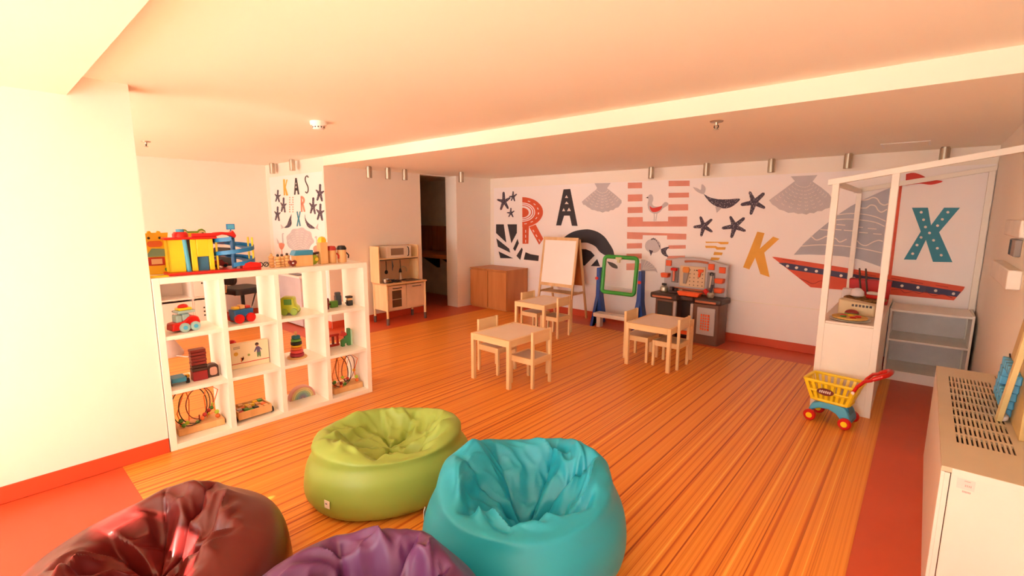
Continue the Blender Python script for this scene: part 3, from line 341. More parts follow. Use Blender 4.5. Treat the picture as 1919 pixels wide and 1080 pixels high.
 ('shell_print', 'large grey scallop shell near the sailboat', [('shellgrey', [[(-1.227,2.016),(-0.969,2.018),(-1.009,1.949),(-0.917,1.878),(-0.841,1.808),(-0.818,1.771),(-0.824,1.659),(-0.865,1.649),(-0.895,1.625),(-0.935,1.625),(-0.966,1.602),(-1.006,1.606),(-1.038,1.586),(-1.08,1.599),(-1.12,1.593),(-1.163,1.61),(-1.219,1.605),(-1.264,1.629),(-1.315,1.645),(-1.354,1.679),(-1.392,1.703),(-1.43,1.752),(-1.391,1.786),(-1.283,1.875),(-1.182,1.962)]]),('cream', [[(-1.171,1.923),(-1.169,1.931),(-1.173,1.939),(-1.175,1.931)],[(-1.171,1.923),(-1.165,1.917),(-1.158,1.919),(-1.164,1.924)],[(-1.202,1.896),(-1.199,1.905),(-1.203,1.913),(-1.206,1.905)],[(-1.202,1.896),(-1.194,1.89),(-1.186,1.891),(-1.193,1.897)],[(-1.232,1.868),(-1.23,1.878),(-1.234,1.888),(-1.237,1.878)],[(-1.232,1.868),(-1.224,1.862),(-1.215,1.863),(-1.223,1.869)],[(-1.263,1.84),(-1.261,1.851),(-1.265,1.862),(-1.268,1.851)],[(-1.263,1.84),(-1.254,1.834),(-1.244,1.834),(-1.253,1.841)],[(-1.294,1.812),(-1.292,1.824),(-1.297,1.836),(-1.299,1.824)],[(-1.294,1.812),(-1.284,1.805),(-1.273,1.806),(-1.283,1.813)],[(-1.326,1.784),(-1.324,1.797),(-1.328,1.81),(-1.33,1.797)],[(-1.326,1.784),(-1.315,1.777),(-1.302,1.777),(-1.314,1.784)],[(-1.358,1.755),(-1.356,1.77),(-1.36,1.784),(-1.362,1.77)],[(-1.358,1.755),(-1.345,1.748),(-1.332,1.748),(-1.344,1.755)],[(-1.15,1.906),(-1.15,1.914),(-1.155,1.921),(-1.156,1.913)],[(-1.15,1.906),(-1.143,1.902),(-1.137,1.905),(-1.144,1.909)],[(-1.173,1.872),(-1.172,1.881),(-1.178,1.889),(-1.178,1.88)],[(-1.173,1.872),(-1.165,1.868),(-1.157,1.871),(-1.165,1.875)],[(-1.195,1.838),(-1.195,1.848),(-1.201,1.857),(-1.201,1.847)],[(-1.195,1.838),(-1.186,1.833),(-1.178,1.837),(-1.186,1.841)],[(-1.218,1.803),(-1.218,1.815),(-1.224,1.825),(-1.224,1.813)],[(-1.218,1.803),(-1.208,1.799),(-1.198,1.802),(-1.208,1.806)],[(-1.24,1.769),(-1.241,1.781),(-1.248,1.792),(-1.247,1.78)],[(-1.24,1.769),(-1.23,1.764),(-1.219,1.767),(-1.23,1.772)],[(-1.263,1.734),(-1.264,1.747),(-1.271,1.759),(-1.27,1.746)],[(-1.263,1.734),(-1.252,1.729),(-1.24,1.732),(-1.252,1.737)],[(-1.286,1.698),(-1.288,1.713),(-1.295,1.726),(-1.294,1.711)],[(-1.286,1.698),(-1.274,1.694),(-1.261,1.697),(-1.274,1.702)],[(-1.126,1.895),(-1.127,1.903),(-1.134,1.908),(-1.133,1.9)],[(-1.126,1.895),(-1.119,1.892),(-1.113,1.897),(-1.121,1.9)],[(-1.139,1.856),(-1.141,1.866),(-1.148,1.872),(-1.146,1.863)],[(-1.139,1.856),(-1.131,1.854),(-1.124,1.86),(-1.133,1.862)],[(-1.152,1.818),(-1.154,1.828),(-1.162,1.836),(-1.16,1.825)],[(-1.152,1.818),(-1.143,1.816),(-1.136,1.822),(-1.145,1.824)],[(-1.165,1.78),(-1.168,1.791),(-1.176,1.799),(-1.174,1.788)],[(-1.165,1.78),(-1.155,1.778),(-1.147,1.784),(-1.157,1.785)],[(-1.178,1.741),(-1.182,1.753),(-1.19,1.762),(-1.187,1.75)],[(-1.178,1.741),(-1.167,1.739),(-1.158,1.745),(-1.169,1.747)],[(-1.192,1.702),(-1.195,1.715),(-1.204,1.725),(-1.201,1.712)],[(-1.192,1.702),(-1.18,1.701),(-1.17,1.707),(-1.182,1.708)],[(-1.205,1.663),(-1.209,1.677),(-1.219,1.688),(-1.215,1.673)],[(-1.205,1.663),(-1.192,1.662),(-1.181,1.668),(-1.194,1.669)],[(-1.101,1.888),(-1.104,1.897),(-1.111,1.9),(-1.108,1.892)],[(-1.101,1.888),(-1.093,1.888),(-1.089,1.895),(-1.097,1.895)],[(-1.104,1.848),(-1.108,1.857),(-1.116,1.861),(-1.112,1.852)],[(-1.104,1.848),(-1.096,1.848),(-1.091,1.856),(-1.099,1.855)],[(-1.107,1.808),(-1.112,1.818),(-1.12,1.822),(-1.116,1.813)],[(-1.107,1.808),(-1.098,1.808),(-1.093,1.816),(-1.102,1.815)],[(-1.11,1.767),(-1.115,1.778),(-1.125,1.783),(-1.12,1.773)],[(-1.11,1.767),(-1.101,1.768),(-1.094,1.776),(-1.104,1.775)],[(-1.114,1.726),(-1.119,1.738),(-1.129,1.744),(-1.124,1.733)],[(-1.114,1.726),(-1.103,1.728),(-1.096,1.737),(-1.106,1.735)],[(-1.117,1.686),(-1.123,1.698),(-1.134,1.705),(-1.128,1.693)],[(-1.117,1.686),(-1.106,1.688),(-1.098,1.697),(-1.109,1.695)],[(-1.12,1.645),(-1.127,1.658),(-1.138,1.665),(-1.132,1.652)],[(-1.12,1.645),(-1.108,1.648),(-1.099,1.657),(-1.111,1.654)],[(-1.076,1.885),(-1.08,1.892),(-1.088,1.894),(-1.083,1.886)],[(-1.076,1.885),(-1.069,1.887),(-1.066,1.895),(-1.074,1.893)],[(-1.069,1.844),(-1.075,1.851),(-1.083,1.853),(-1.078,1.845)],[(-1.069,1.844),(-1.062,1.846),(-1.059,1.855),(-1.066,1.852)],[(-1.063,1.802),(-1.069,1.81),(-1.078,1.813),(-1.072,1.804)],[(-1.063,1.802),(-1.055,1.806),(-1.051,1.814),(-1.06,1.811)],[(-1.057,1.76),(-1.064,1.77),(-1.074,1.772),(-1.067,1.763)],[(-1.057,1.76),(-1.048,1.765),(-1.044,1.774),(-1.053,1.77)],[(-1.05,1.719),(-1.058,1.728),(-1.069,1.732),(-1.061,1.722)],[(-1.05,1.719),(-1.041,1.724),(-1.036,1.734),(-1.046,1.729)],[(-1.044,1.677),(-1.052,1.687),(-1.064,1.691),(-1.055,1.681)],[(-1.044,1.677),(-1.034,1.683),(-1.029,1.694),(-1.039,1.688)],[(-1.038,1.636),(-1.047,1.646),(-1.059,1.65),(-1.05,1.64)],[(-1.038,1.636),(-1.027,1.642),(-1.021,1.654),(-1.032,1.648)],[(-1.054,1.89),(-1.059,1.896),(-1.067,1.896),(-1.061,1.889)],[(-1.054,1.89),(-1.047,1.894),(-1.047,1.902),(-1.053,1.899)],[(-1.039,1.851),(-1.045,1.857),(-1.054,1.857),(-1.047,1.85)],[(-1.039,1.851),(-1.032,1.856),(-1.031,1.865),(-1.038,1.86)],[(-1.024,1.812),(-1.032,1.818),(-1.04,1.818),(-1.033,1.811)],[(-1.024,1.812),(-1.017,1.817),(-1.016,1.827),(-1.023,1.822)],[(-1.009,1.772),(-1.018,1.779),(-1.027,1.78),(-1.019,1.772)],[(-1.009,1.772),(-1.002,1.779),(-1,1.79),(-1.007,1.783)],[(-0.994,1.733),(-1.004,1.741),(-1.014,1.741),(-1.005,1.734)],[(-0.994,1.733),(-0.987,1.741),(-0.985,1.752),(-0.992,1.745)],[(-0.98,1.694),(-0.99,1.702),(-1.001,1.702),(-0.991,1.695)],[(-0.98,1.694),(-0.972,1.702),(-0.969,1.715),(-0.977,1.707)],[(-0.965,1.655),(-0.976,1.663),(-0.988,1.664),(-0.977,1.656)],[(-0.965,1.655),(-0.956,1.664),(-0.954,1.677),(-0.962,1.668)],[(-1.034,1.901),(-1.04,1.905),(-1.047,1.902),(-1.04,1.898)],[(-1.034,1.901),(-1.029,1.906),(-1.03,1.915),(-1.035,1.909)],[(-1.011,1.865),(-1.019,1.87),(-1.026,1.867),(-1.019,1.863)],[(-1.011,1.865),(-1.006,1.872),(-1.007,1.881),(-1.012,1.875)],[(-0.989,1.83),(-0.998,1.835),(-1.006,1.832),(-0.998,1.828)],[(-0.989,1.83),(-0.984,1.838),(-0.985,1.848),(-0.99,1.841)],[(-0.967,1.795),(-0.976,1.8),(-0.986,1.797),(-0.976,1.793)],[(-0.967,1.795),(-0.962,1.804),(-0.962,1.815),(-0.968,1.806)],[(-0.945,1.76),(-0.955,1.765),(-0.965,1.763),(-0.955,1.758)],[(-0.945,1.76),(-0.94,1.77),(-0.94,1.782),(-0.946,1.772)],[(-0.923,1.726),(-0.934,1.73),(-0.945,1.728),(-0.934,1.723)],[(-0.923,1.726),(-0.917,1.736),(-0.918,1.749),(-0.923,1.739)],[(-0.901,1.691),(-0.913,1.696),(-0.925,1.693),(-0.913,1.689)],[(-0.901,1.691),(-0.895,1.702),(-0.895,1.716),(-0.901,1.705)],[(-1.023,1.928),(-1.03,1.93),(-1.036,1.925),(-1.028,1.923)],[(-1.023,1.928),(-1.02,1.935),(-1.023,1.943),(-1.026,1.936)],[(-0.997,1.903),(-1.005,1.905),(-1.011,1.9),(-1.003,1.898)],[(-0.997,1.903),(-0.994,1.911),(-0.997,1.92),(-1,1.912)],[(-0.97,1.878),(-0.979,1.88),(-0.986,1.875),(-0.977,1.873)],[(-0.97,1.878),(-0.968,1.888),(-0.971,1.898),(-0.974,1.888)],[(-0.944,1.854),(-0.954,1.856),(-0.962,1.85),(-0.952,1.848)],[(-0.944,1.854),(-0.942,1.864),(-0.945,1.875),(-0.948,1.865)],[(-0.919,1.829),(-0.929,1.831),(-0.938,1.825),(-0.927,1.824)],[(-0.919,1.829),(-0.916,1.84),(-0.919,1.852),(-0.922,1.841)],[(-0.893,1.805),(-0.904,1.806),(-0.913,1.8),(-0.902,1.799)],[(-0.893,1.805),(-0.89,1.817),(-0.894,1.83),(-0.896,1.818)],[(-0.867,1.781),(-0.879,1.782),(-0.889,1.776),(-0.877,1.775)],[(-0.867,1.781),(-0.865,1.794),(-0.868,1.808),(-0.871,1.794)]]),]),
 ('sailboat_print', '', [('sailgrey', [[(-1.124,1.129),(-1.038,1.26),(-0.94,1.379),(-0.844,1.482),(-0.739,1.588),(-0.636,1.676),(-0.523,1.75),(-0.412,1.811),(-0.325,1.857),(-0.323,1.648),(-0.325,1.378),(-0.325,1.049),(-0.425,1.086),(-0.523,1.118),(-0.648,1.138),(-0.814,1.143),(-0.973,1.141)]]),('cream', [[(-0.544,1.73),(-0.532,1.731),(-0.52,1.732),(-0.508,1.733),(-0.496,1.736),(-0.484,1.741),(-0.473,1.748),(-0.462,1.754),(-0.453,1.756),(-0.444,1.756),(-0.436,1.753),(-0.428,1.749),(-0.421,1.743),(-0.415,1.735),(-0.409,1.724),(-0.402,1.711),(-0.394,1.7),(-0.385,1.692),(-0.375,1.685),(-0.365,1.68),(-0.354,1.677),(-0.345,1.678),(-0.337,1.682),(-0.329,1.687),(-0.322,1.691),(-0.327,1.703),(-0.335,1.698),(-0.342,1.694),(-0.349,1.69),(-0.355,1.69),(-0.363,1.692),(-0.371,1.696),(-0.38,1.702),(-0.388,1.709),(-0.394,1.718),(-0.4,1.73),(-0.407,1.742),(-0.415,1.752),(-0.424,1.76),(-0.434,1.765),(-0.444,1.768),(-0.455,1.769),(-0.467,1.766),(-0.478,1.76),(-0.49,1.753),(-0.5,1.749),(-0.511,1.746),(-0.523,1.745),(-0.534,1.744),(-0.546,1.742)],[(-0.561,1.65),(-0.546,1.65),(-0.53,1.648),(-0.514,1.648),(-0.5,1.65),(-0.489,1.657),(-0.481,1.666),(-0.474,1.674),(-0.468,1.678),(-0.459,1.68),(-0.449,1.679),(-0.439,1.676),(-0.431,1.672),(-0.424,1.665),(-0.418,1.654),(-0.412,1.641),(-0.405,1.63),(-0.397,1.622),(-0.389,1.614),(-0.38,1.608),(-0.37,1.606),(-0.358,1.61),(-0.347,1.618),(-0.336,1.627),(-0.325,1.635),(-0.331,1.646),(-0.342,1.638),(-0.353,1.629),(-0.363,1.622),(-0.372,1.619),(-0.378,1.62),(-0.384,1.624),(-0.391,1.631),(-0.398,1.638),(-0.404,1.648),(-0.41,1.66),(-0.417,1.672),(-0.426,1.682),(-0.437,1.688),(-0.449,1.692),(-0.46,1.693),(-0.472,1.691),(-0.481,1.685),(-0.489,1.676),(-0.496,1.668),(-0.504,1.662),(-0.516,1.661),(-0.53,1.661),(-0.546,1.662),(-0.562,1.663)],[(-0.75,1.579),(-0.719,1.583),(-0.688,1.588),(-0.658,1.592),(-0.628,1.594),(-0.597,1.593),(-0.566,1.591),(-0.536,1.588),(-0.508,1.584),(-0.482,1.579),(-0.458,1.573),(-0.435,1.566),(-0.412,1.558),(-0.391,1.549),(-0.37,1.538),(-0.35,1.527),(-0.329,1.516),(-0.326,1.525),(-0.347,1.536),(-0.368,1.547),(-0.389,1.558),(-0.411,1.568),(-0.434,1.576),(-0.457,1.583),(-0.481,1.588),(-0.507,1.594),(-0.536,1.598),(-0.566,1.601),(-0.598,1.603),(-0.629,1.604),(-0.66,1.602),(-0.69,1.598),(-0.721,1.593),(-0.752,1.589)],[(-0.77,1.523),(-0.74,1.527),(-0.71,1.53),(-0.679,1.534),(-0.647,1.535),(-0.611,1.533),(-0.572,1.53),(-0.535,1.526),(-0.502,1.521),(-0.474,1.517),(-0.45,1.513),(-0.428,1.507),(-0.407,1.501),(-0.387,1.492),(-0.368,1.483),(-0.35,1.472),(-0.332,1.462),(-0.329,1.471),(-0.348,1.481),(-0.366,1.492),(-0.385,1.502),(-0.406,1.51),(-0.427,1.517),(-0.449,1.522),(-0.474,1.527),(-0.502,1.531),(-0.535,1.536),(-0.573,1.54),(-0.612,1.543),(-0.648,1.545),(-0.681,1.544),(-0.712,1.541),(-0.742,1.537),(-0.772,1.534)],[(-0.744,1.475),(-0.666,1.469),(-0.666,1.48),(-0.744,1.486)],[(-0.585,1.454),(-0.51,1.448),(-0.51,1.458),(-0.585,1.464)],[(-0.468,1.439),(-0.395,1.433),(-0.395,1.443),(-0.468,1.449)],[(-0.891,1.418),(-0.81,1.412),(-0.81,1.423),(-0.891,1.429)],[(-0.775,1.424),(-0.696,1.418),(-0.696,1.428),(-0.775,1.434)],[(-0.674,1.415),(-0.597,1.41),(-0.597,1.42),(-0.674,1.426)],[(-0.538,1.396),(-0.463,1.391),(-0.464,1.401),(-0.538,1.407)],[(-0.418,1.385),(-0.346,1.38),(-0.346,1.39),(-0.418,1.395)],[(-0.978,1.347),(-0.965,1.334),(-0.951,1.321),(-0.936,1.308),(-0.921,1.301),(-0.906,1.301),(-0.892,1.305),(-0.88,1.312),(-0.867,1.319),(-0.854,1.326),(-0.843,1.335),(-0.832,1.342),(-0.819,1.346),(-0.802,1.344),(-0.781,1.338),(-0.76,1.331),(-0.743,1.323),(-0.731,1.314),(-0.723,1.303),(-0.713,1.292),(-0.7,1.286),(-0.684,1.29),(-0.668,1.299),(-0.653,1.31),(-0.638,1.319),(-0.643,1.33),(-0.658,1.32),(-0.674,1.31),(-0.688,1.301),(-0.7,1.298),(-0.708,1.302),(-0.716,1.311),(-0.725,1.323),(-0.739,1.334),(-0.757,1.342),(-0.779,1.35),(-0.801,1.356),(-0.82,1.358),(-0.836,1.354),(-0.849,1.346),(-0.86,1.337),(-0.872,1.33),(-0.884,1.323),(-0.897,1.317),(-0.908,1.313),(-0.92,1.313),(-0.932,1.319),(-0.944,1.33),(-0.958,1.344),(-0.972,1.356)],[(-0.564,1.323),(-0.552,1.31),(-0.541,1.296),(-0.529,1.283),(-0.516,1.272),(-0.504,1.265),(-0.491,1.26),(-0.478,1.258),(-0.464,1.259),(-0.449,1.266),(-0.435,1.277),(-0.42,1.289),(-0.408,1.298),(-0.396,1.305),(-0.385,1.31),(-0.374,1.315),(-0.365,1.317),(-0.356,1.316),(-0.348,1.314),(-0.34,1.311),(-0.331,1.308),(-0.33,1.319),(-0.338,1.322),(-0.347,1.325),(-0.356,1.328),(-0.366,1.328),(-0.377,1.326),(-0.388,1.321),(-0.4,1.316),(-0.413,1.309),(-0.426,1.299),(-0.44,1.287),(-0.454,1.276),(-0.467,1.27),(-0.478,1.269),(-0.49,1.271),(-0.501,1.276),(-0.512,1.282),(-0.523,1.292),(-0.534,1.304),(-0.546,1.318),(-0.558,1.331)],[(-1.055,1.226),(-1.024,1.23),(-0.993,1.236),(-0.962,1.24),(-0.928,1.244),(-0.892,1.247),(-0.853,1.249),(-0.813,1.25),(-0.772,1.251),(-0.729,1.249),(-0.683,1.247),(-0.638,1.243),(-0.596,1.239),(-0.557,1.234),(-0.519,1.229),(-0.484,1.223),(-0.45,1.216),(-0.418,1.21),(-0.387,1.203),(-0.358,1.196),(-0.328,1.189),(-0.328,1.199),(-0.357,1.206),(-0.386,1.213),(-0.417,1.22),(-0.449,1.226),(-0.483,1.233),(-0.519,1.239),(-0.556,1.244),(-0.596,1.249),(-0.638,1.254),(-0.684,1.257),(-0.729,1.26),(-0.773,1.261),(-0.814,1.261),(-0.854,1.26),(-0.893,1.258),(-0.93,1.255),(-0.964,1.251),(-0.995,1.246),(-1.026,1.241),(-1.057,1.237)]]),('coral', [[(-1.347,1.092),(-1.308,1.092),(-0.832,1.04),(-0.275,0.974),(0.332,0.904),(0.327,0.879),(0.269,0.764),(-0.254,0.767),(-0.615,0.773),(-0.926,0.77)],[(-0.253,1.889),(-0.23,1.888),(-0.226,0.967),(-0.251,0.967)]]),('navy', [[(-1.273,1.026),(-1.201,1.03),(-0.8,0.983),(-0.328,0.929),(0.31,0.853),(0.287,0.8),(0.016,0.818),(-0.321,0.858),(-0.795,0.921),(-1.15,0.956)]]),('cream', [[(-1.16,0.996),(-1.162,0.986),(-1.17,0.98),(-1.181,0.979),(-1.19,0.984),(-1.194,0.994),(-1.191,1.004),(-1.183,1.01),(-1.173,1.011),(-1.164,1.006)],[(-1.067,0.984),(-1.07,0.974),(-1.078,0.967),(-1.088,0.966),(-1.097,0.972),(-1.101,0.981),(-1.098,0.991),(-1.09,0.997),(-1.08,0.998),(-1.071,0.993)],[(-0.974,0.97),(-0.976,0.96),(-0.984,0.954),(-0.994,0.953),(-1.002,0.958),(-1.006,0.967),(-1.004,0.977),(-0.996,0.984),(-0.986,0.984),(-0.978,0.979)],[(-0.871,0.959),(-0.873,0.949),(-0.88,0.943),(-0.89,0.942),(-0.899,0.947),(-0.902,0.956),(-0.9,0.966),(-0.893,0.972),(-0.883,0.973),(-0.874,0.968)],[(-0.762,0.944),(-0.764,0.935),(-0.771,0.928),(-0.781,0.928),(-0.789,0.933),(-0.793,0.942),(-0.791,0.951),(-0.783,0.958),(-0.774,0.958),(-0.766,0.953)],[(-0.639,0.928),(-0.641,0.919),(-0.648,0.913),(-0.658,0.912),(-0.666,0.917),(-0.669,0.926),(-0.667,0.935),(-0.66,0.942),(-0.651,0.942),(-0.643,0.937)],[(-0.522,0.911),(-0.524,0.902),(-0.531,0.896),(-0.54,0.895),(-0.548,0.9),(-0.552,0.909),(-0.55,0.918),(-0.543,0.924),(-0.534,0.925),(-0.526,0.92)],[(-0.396,0.896),(-0.398,0.887),(-0.404,0.88),(-0.413,0.88),(-0.421,0.884),(-0.424,0.893),(-0.422,0.902),(-0.416,0.908),(-0.407,0.909),(-0.4,0.904)],[(-0.118,0.868),(-0.12,0.86),(-0.126,0.854),(-0.134,0.853),(-0.141,0.858),(-0.145,0.866),(-0.143,0.875),(-0.137,0.88),(-0.129,0.881),(-0.122,0.877)],[(0.006,0.864),(0.005,0.855),(-0.001,0.85),(-0.009,0.849),(-0.016,0.853),(-0.019,0.861),(-0.017,0.87),(-0.012,0.876),(-0.004,0.877),(0.003,0.872)],[(0.141,0.846),(0.14,0.837),(0.134,0.832),(0.126,0.831),(0.12,0.835),(0.116,0.843),(0.118,0.852),(0.124,0.857),(0.131,0.858),(0.138,0.854)],[(0.272,0.83),(0.27,0.821),(0.265,0.816),(0.258,0.815),(0.251,0.819),(0.248,0.827),(0.25,0.836),(0.255,0.841),(0.262,0.842),(0.269,0.838)]]),('maroonline', [[(-1.047,0.862),(-1.029,0.855),(-1.011,0.849),(-0.994,0.842),(-0.976,0.836),(-0.958,0.828),(-0.94,0.819),(-0.923,0.812),(-0.905,0.81),(-0.887,0.817),(-0.871,0.828),(-0.855,0.84),(-0.841,0.848),(-0.827,0.851),(-0.814,0.851),(-0.802,0.85),(-0.789,0.85),(-0.789,0.856),(-0.802,0.857),(-0.814,0.858),(-0.828,0.857),(-0.842,0.854),(-0.858,0.846),(-0.874,0.834),(-0.89,0.822),(-0.905,0.817),(-0.922,0.819),(-0.939,0.825),(-0.956,0.834),(-0.974,0.842),(-0.992,0.848),(-1.01,0.855),(-1.028,0.861),(-1.046,0.868)],[(-0.58,0.804),(-0.562,0.811),(-0.544,0.818),(-0.526,0.824),(-0.509,0.826),(-0.491,0.824),(-0.472,0.818),(-0.453,0.811),(-0.435,0.804),(-0.434,0.81),(-0.452,0.816),(-0.471,0.824),(-0.49,0.83),(-0.509,0.832),(-0.527,0.83),(-0.546,0.824),(-0.564,0.816),(-0.581,0.81)],[(-0.224,0.811),(-0.204,0.816),(-0.184,0.822),(-0.164,0.826),(-0.148,0.826),(-0.135,0.821),(-0.125,0.811),(-0.114,0.801),(-0.1,0.796),(-0.085,0.798),(-0.068,0.806),(-0.051,0.813),(-0.037,0.817),(-0.026,0.814),(-0.015,0.809),(-0.004,0.803),(0.008,0.8),(0.02,0.804),(0.033,0.811),(0.046,0.818),(0.058,0.82),(0.071,0.815),(0.084,0.806),(0.098,0.796),(0.113,0.791),(0.13,0.793),(0.148,0.8),(0.166,0.806),(0.183,0.809),(0.201,0.806),(0.219,0.799),(0.238,0.791),(0.256,0.784),(0.257,0.79),(0.239,0.797),(0.22,0.804),(0.202,0.811),(0.183,0.814),(0.165,0.812),(0.147,0.805),(0.129,0.799),(0.113,0.797),(0.099,0.802),(0.085,0.811),(0.072,0.82),(0.058,0.826),(0.044,0.823),(0.031,0.816),(0.019,0.809),(0.007,0.806),(-0.003,0.808),(-0.014,0.814),(-0.025,0.82),(-0.038,0.822),(-0.053,0.818),(-0.07,0.811),(-0.086,0.804),(-0.1,0.801),(-0.112,0.806),(-0.122,0.816),(-0.133,0.826),(-0.148,0.832),(-0.165,0.832),(-0.185,0.828),(-0.205,0.822),(-0.225,0.817)],[(-1.233,1.066),(-1.104,1.047),(-1.103,1.053),(-1.233,1.072)],[(-0.522,0.966),(-0.353,0.946),(-0.353,0.951),(-0.522,0.972)],[(-0.226,0.935),(-0.146,0.925),(-0.146,0.93),(-0.226,0.941)],[(-0.069,0.918),(0.028,0.904),(0.029,0.91),(-0.069,0.923)],[(0.123,0.897),(0.216,0.885),(0.216,0.891),(0.123,0.902)]]),('red', [[(-0.211,1.987),(-0.193,1.992),(-0.175,1.997),(-0.156,1.997),(-0.135,1.992),(-0.113,1.982),(-0.091,1.97),(-0.07,1.956),(-0.049,1.94),(-0.025,1.927),(0.012,1.918),(0.052,1.912),(0.071,1.905),(0.058,1.894),(0.025,1.883),(-0.009,1.876),(-0.036,1.878),(-0.063,1.885),(-0.093,1.89),(-0.128,1.887),(-0.166,1.882),(-0.205,1.876)]]),]),
 ('letter_print', 'teal letter X with white dots', [('teal', [[(-0.133,1.656),(-0.012,1.655),(0.028,1.484),(0.105,1.654),(0.218,1.653),(0.094,1.418),(0.22,1.133),(0.079,1.127),(0.005,1.34),(-0.048,1.139),(-0.145,1.136),(-0.042,1.421)]]),('cream', [[(-0.047,1.611),(-0.048,1.603),(-0.054,1.599),(-0.061,1.599),(-0.067,1.603),(-0.07,1.611),(-0.068,1.618),(-0.063,1.623),(-0.056,1.623),(-0.05,1.618)],[(-0.022,1.538),(-0.023,1.53),(-0.028,1.525),(-0.035,1.525),(-0.042,1.53),(-0.044,1.537),(-0.043,1.545),(-0.038,1.549),(-0.031,1.55),(-0.024,1.545)],[(0,1.467),(-0.001,1.46),(-0.006,1.455),(-0.013,1.455),(-0.02,1.459),(-0.023,1.467),(-0.021,1.474),(-0.016,1.479),(-0.009,1.479),(-0.003,1.474)],[(0.036,1.409),(0.035,1.402),(0.03,1.397),(0.023,1.397),(0.016,1.401),(0.014,1.409),(0.015,1.416),(0.02,1.421),(0.027,1.421),(0.033,1.417)],[(0.073,1.338),(0.072,1.331),(0.067,1.326),(0.06,1.326),(0.054,1.33),(0.051,1.338),(0.052,1.345),(0.057,1.35),(0.064,1.35),(0.07,1.346)],[(0.109,1.262),(0.107,1.255),(0.102,1.25),(0.095,1.25),(0.089,1.254),(0.086,1.261),(0.088,1.269),(0.093,1.274),(0.1,1.274),(0.106,1.27)],[(0.144,1.196),(0.143,1.189),(0.138,1.184),(0.131,1.184),(0.125,1.188),(0.122,1.195),(0.123,1.203),(0.128,1.208),(0.135,1.208),(0.141,1.204)],[(0.148,1.61),(0.147,1.603),(0.142,1.599),(0.135,1.599),(0.129,1.603),(0.126,1.61),(0.128,1.618),(0.133,1.622),(0.139,1.622),(0.145,1.618)],[(0.116,1.543),(0.114,1.535),(0.109,1.531),(0.102,1.531),(0.096,1.535),(0.094,1.542),(0.095,1.55),(0.1,1.554),(0.107,1.554),(0.113,1.55)],[(0.088,1.482),(0.086,1.475),(0.081,1.47),(0.074,1.47),(0.068,1.474),(0.065,1.482),(0.067,1.489),(0.072,1.494),(0.079,1.494),(0.085,1.489)],[(-0.022,1.364),(-0.024,1.356),(-0.029,1.351),(-0.036,1.351),(-0.043,1.356),(-0.046,1.363),(-0.044,1.371),(-0.039,1.376),(-0.032,1.376),(-0.026,1.371)],[(-0.045,1.287),(-0.047,1.279),(-0.052,1.274),(-0.059,1.274),(-0.066,1.279),(-0.068,1.286),(-0.067,1.294),(-0.062,1.299),(-0.054,1.299),(-0.048,1.295)],[(-0.069,1.2),(-0.071,1.192),(-0.076,1.187),(-0.083,1.186),(-0.09,1.191),(-0.093,1.198),(-0.091,1.206),(-0.086,1.211),(-0.079,1.212),(-0.072,1.207)]]),]),
]
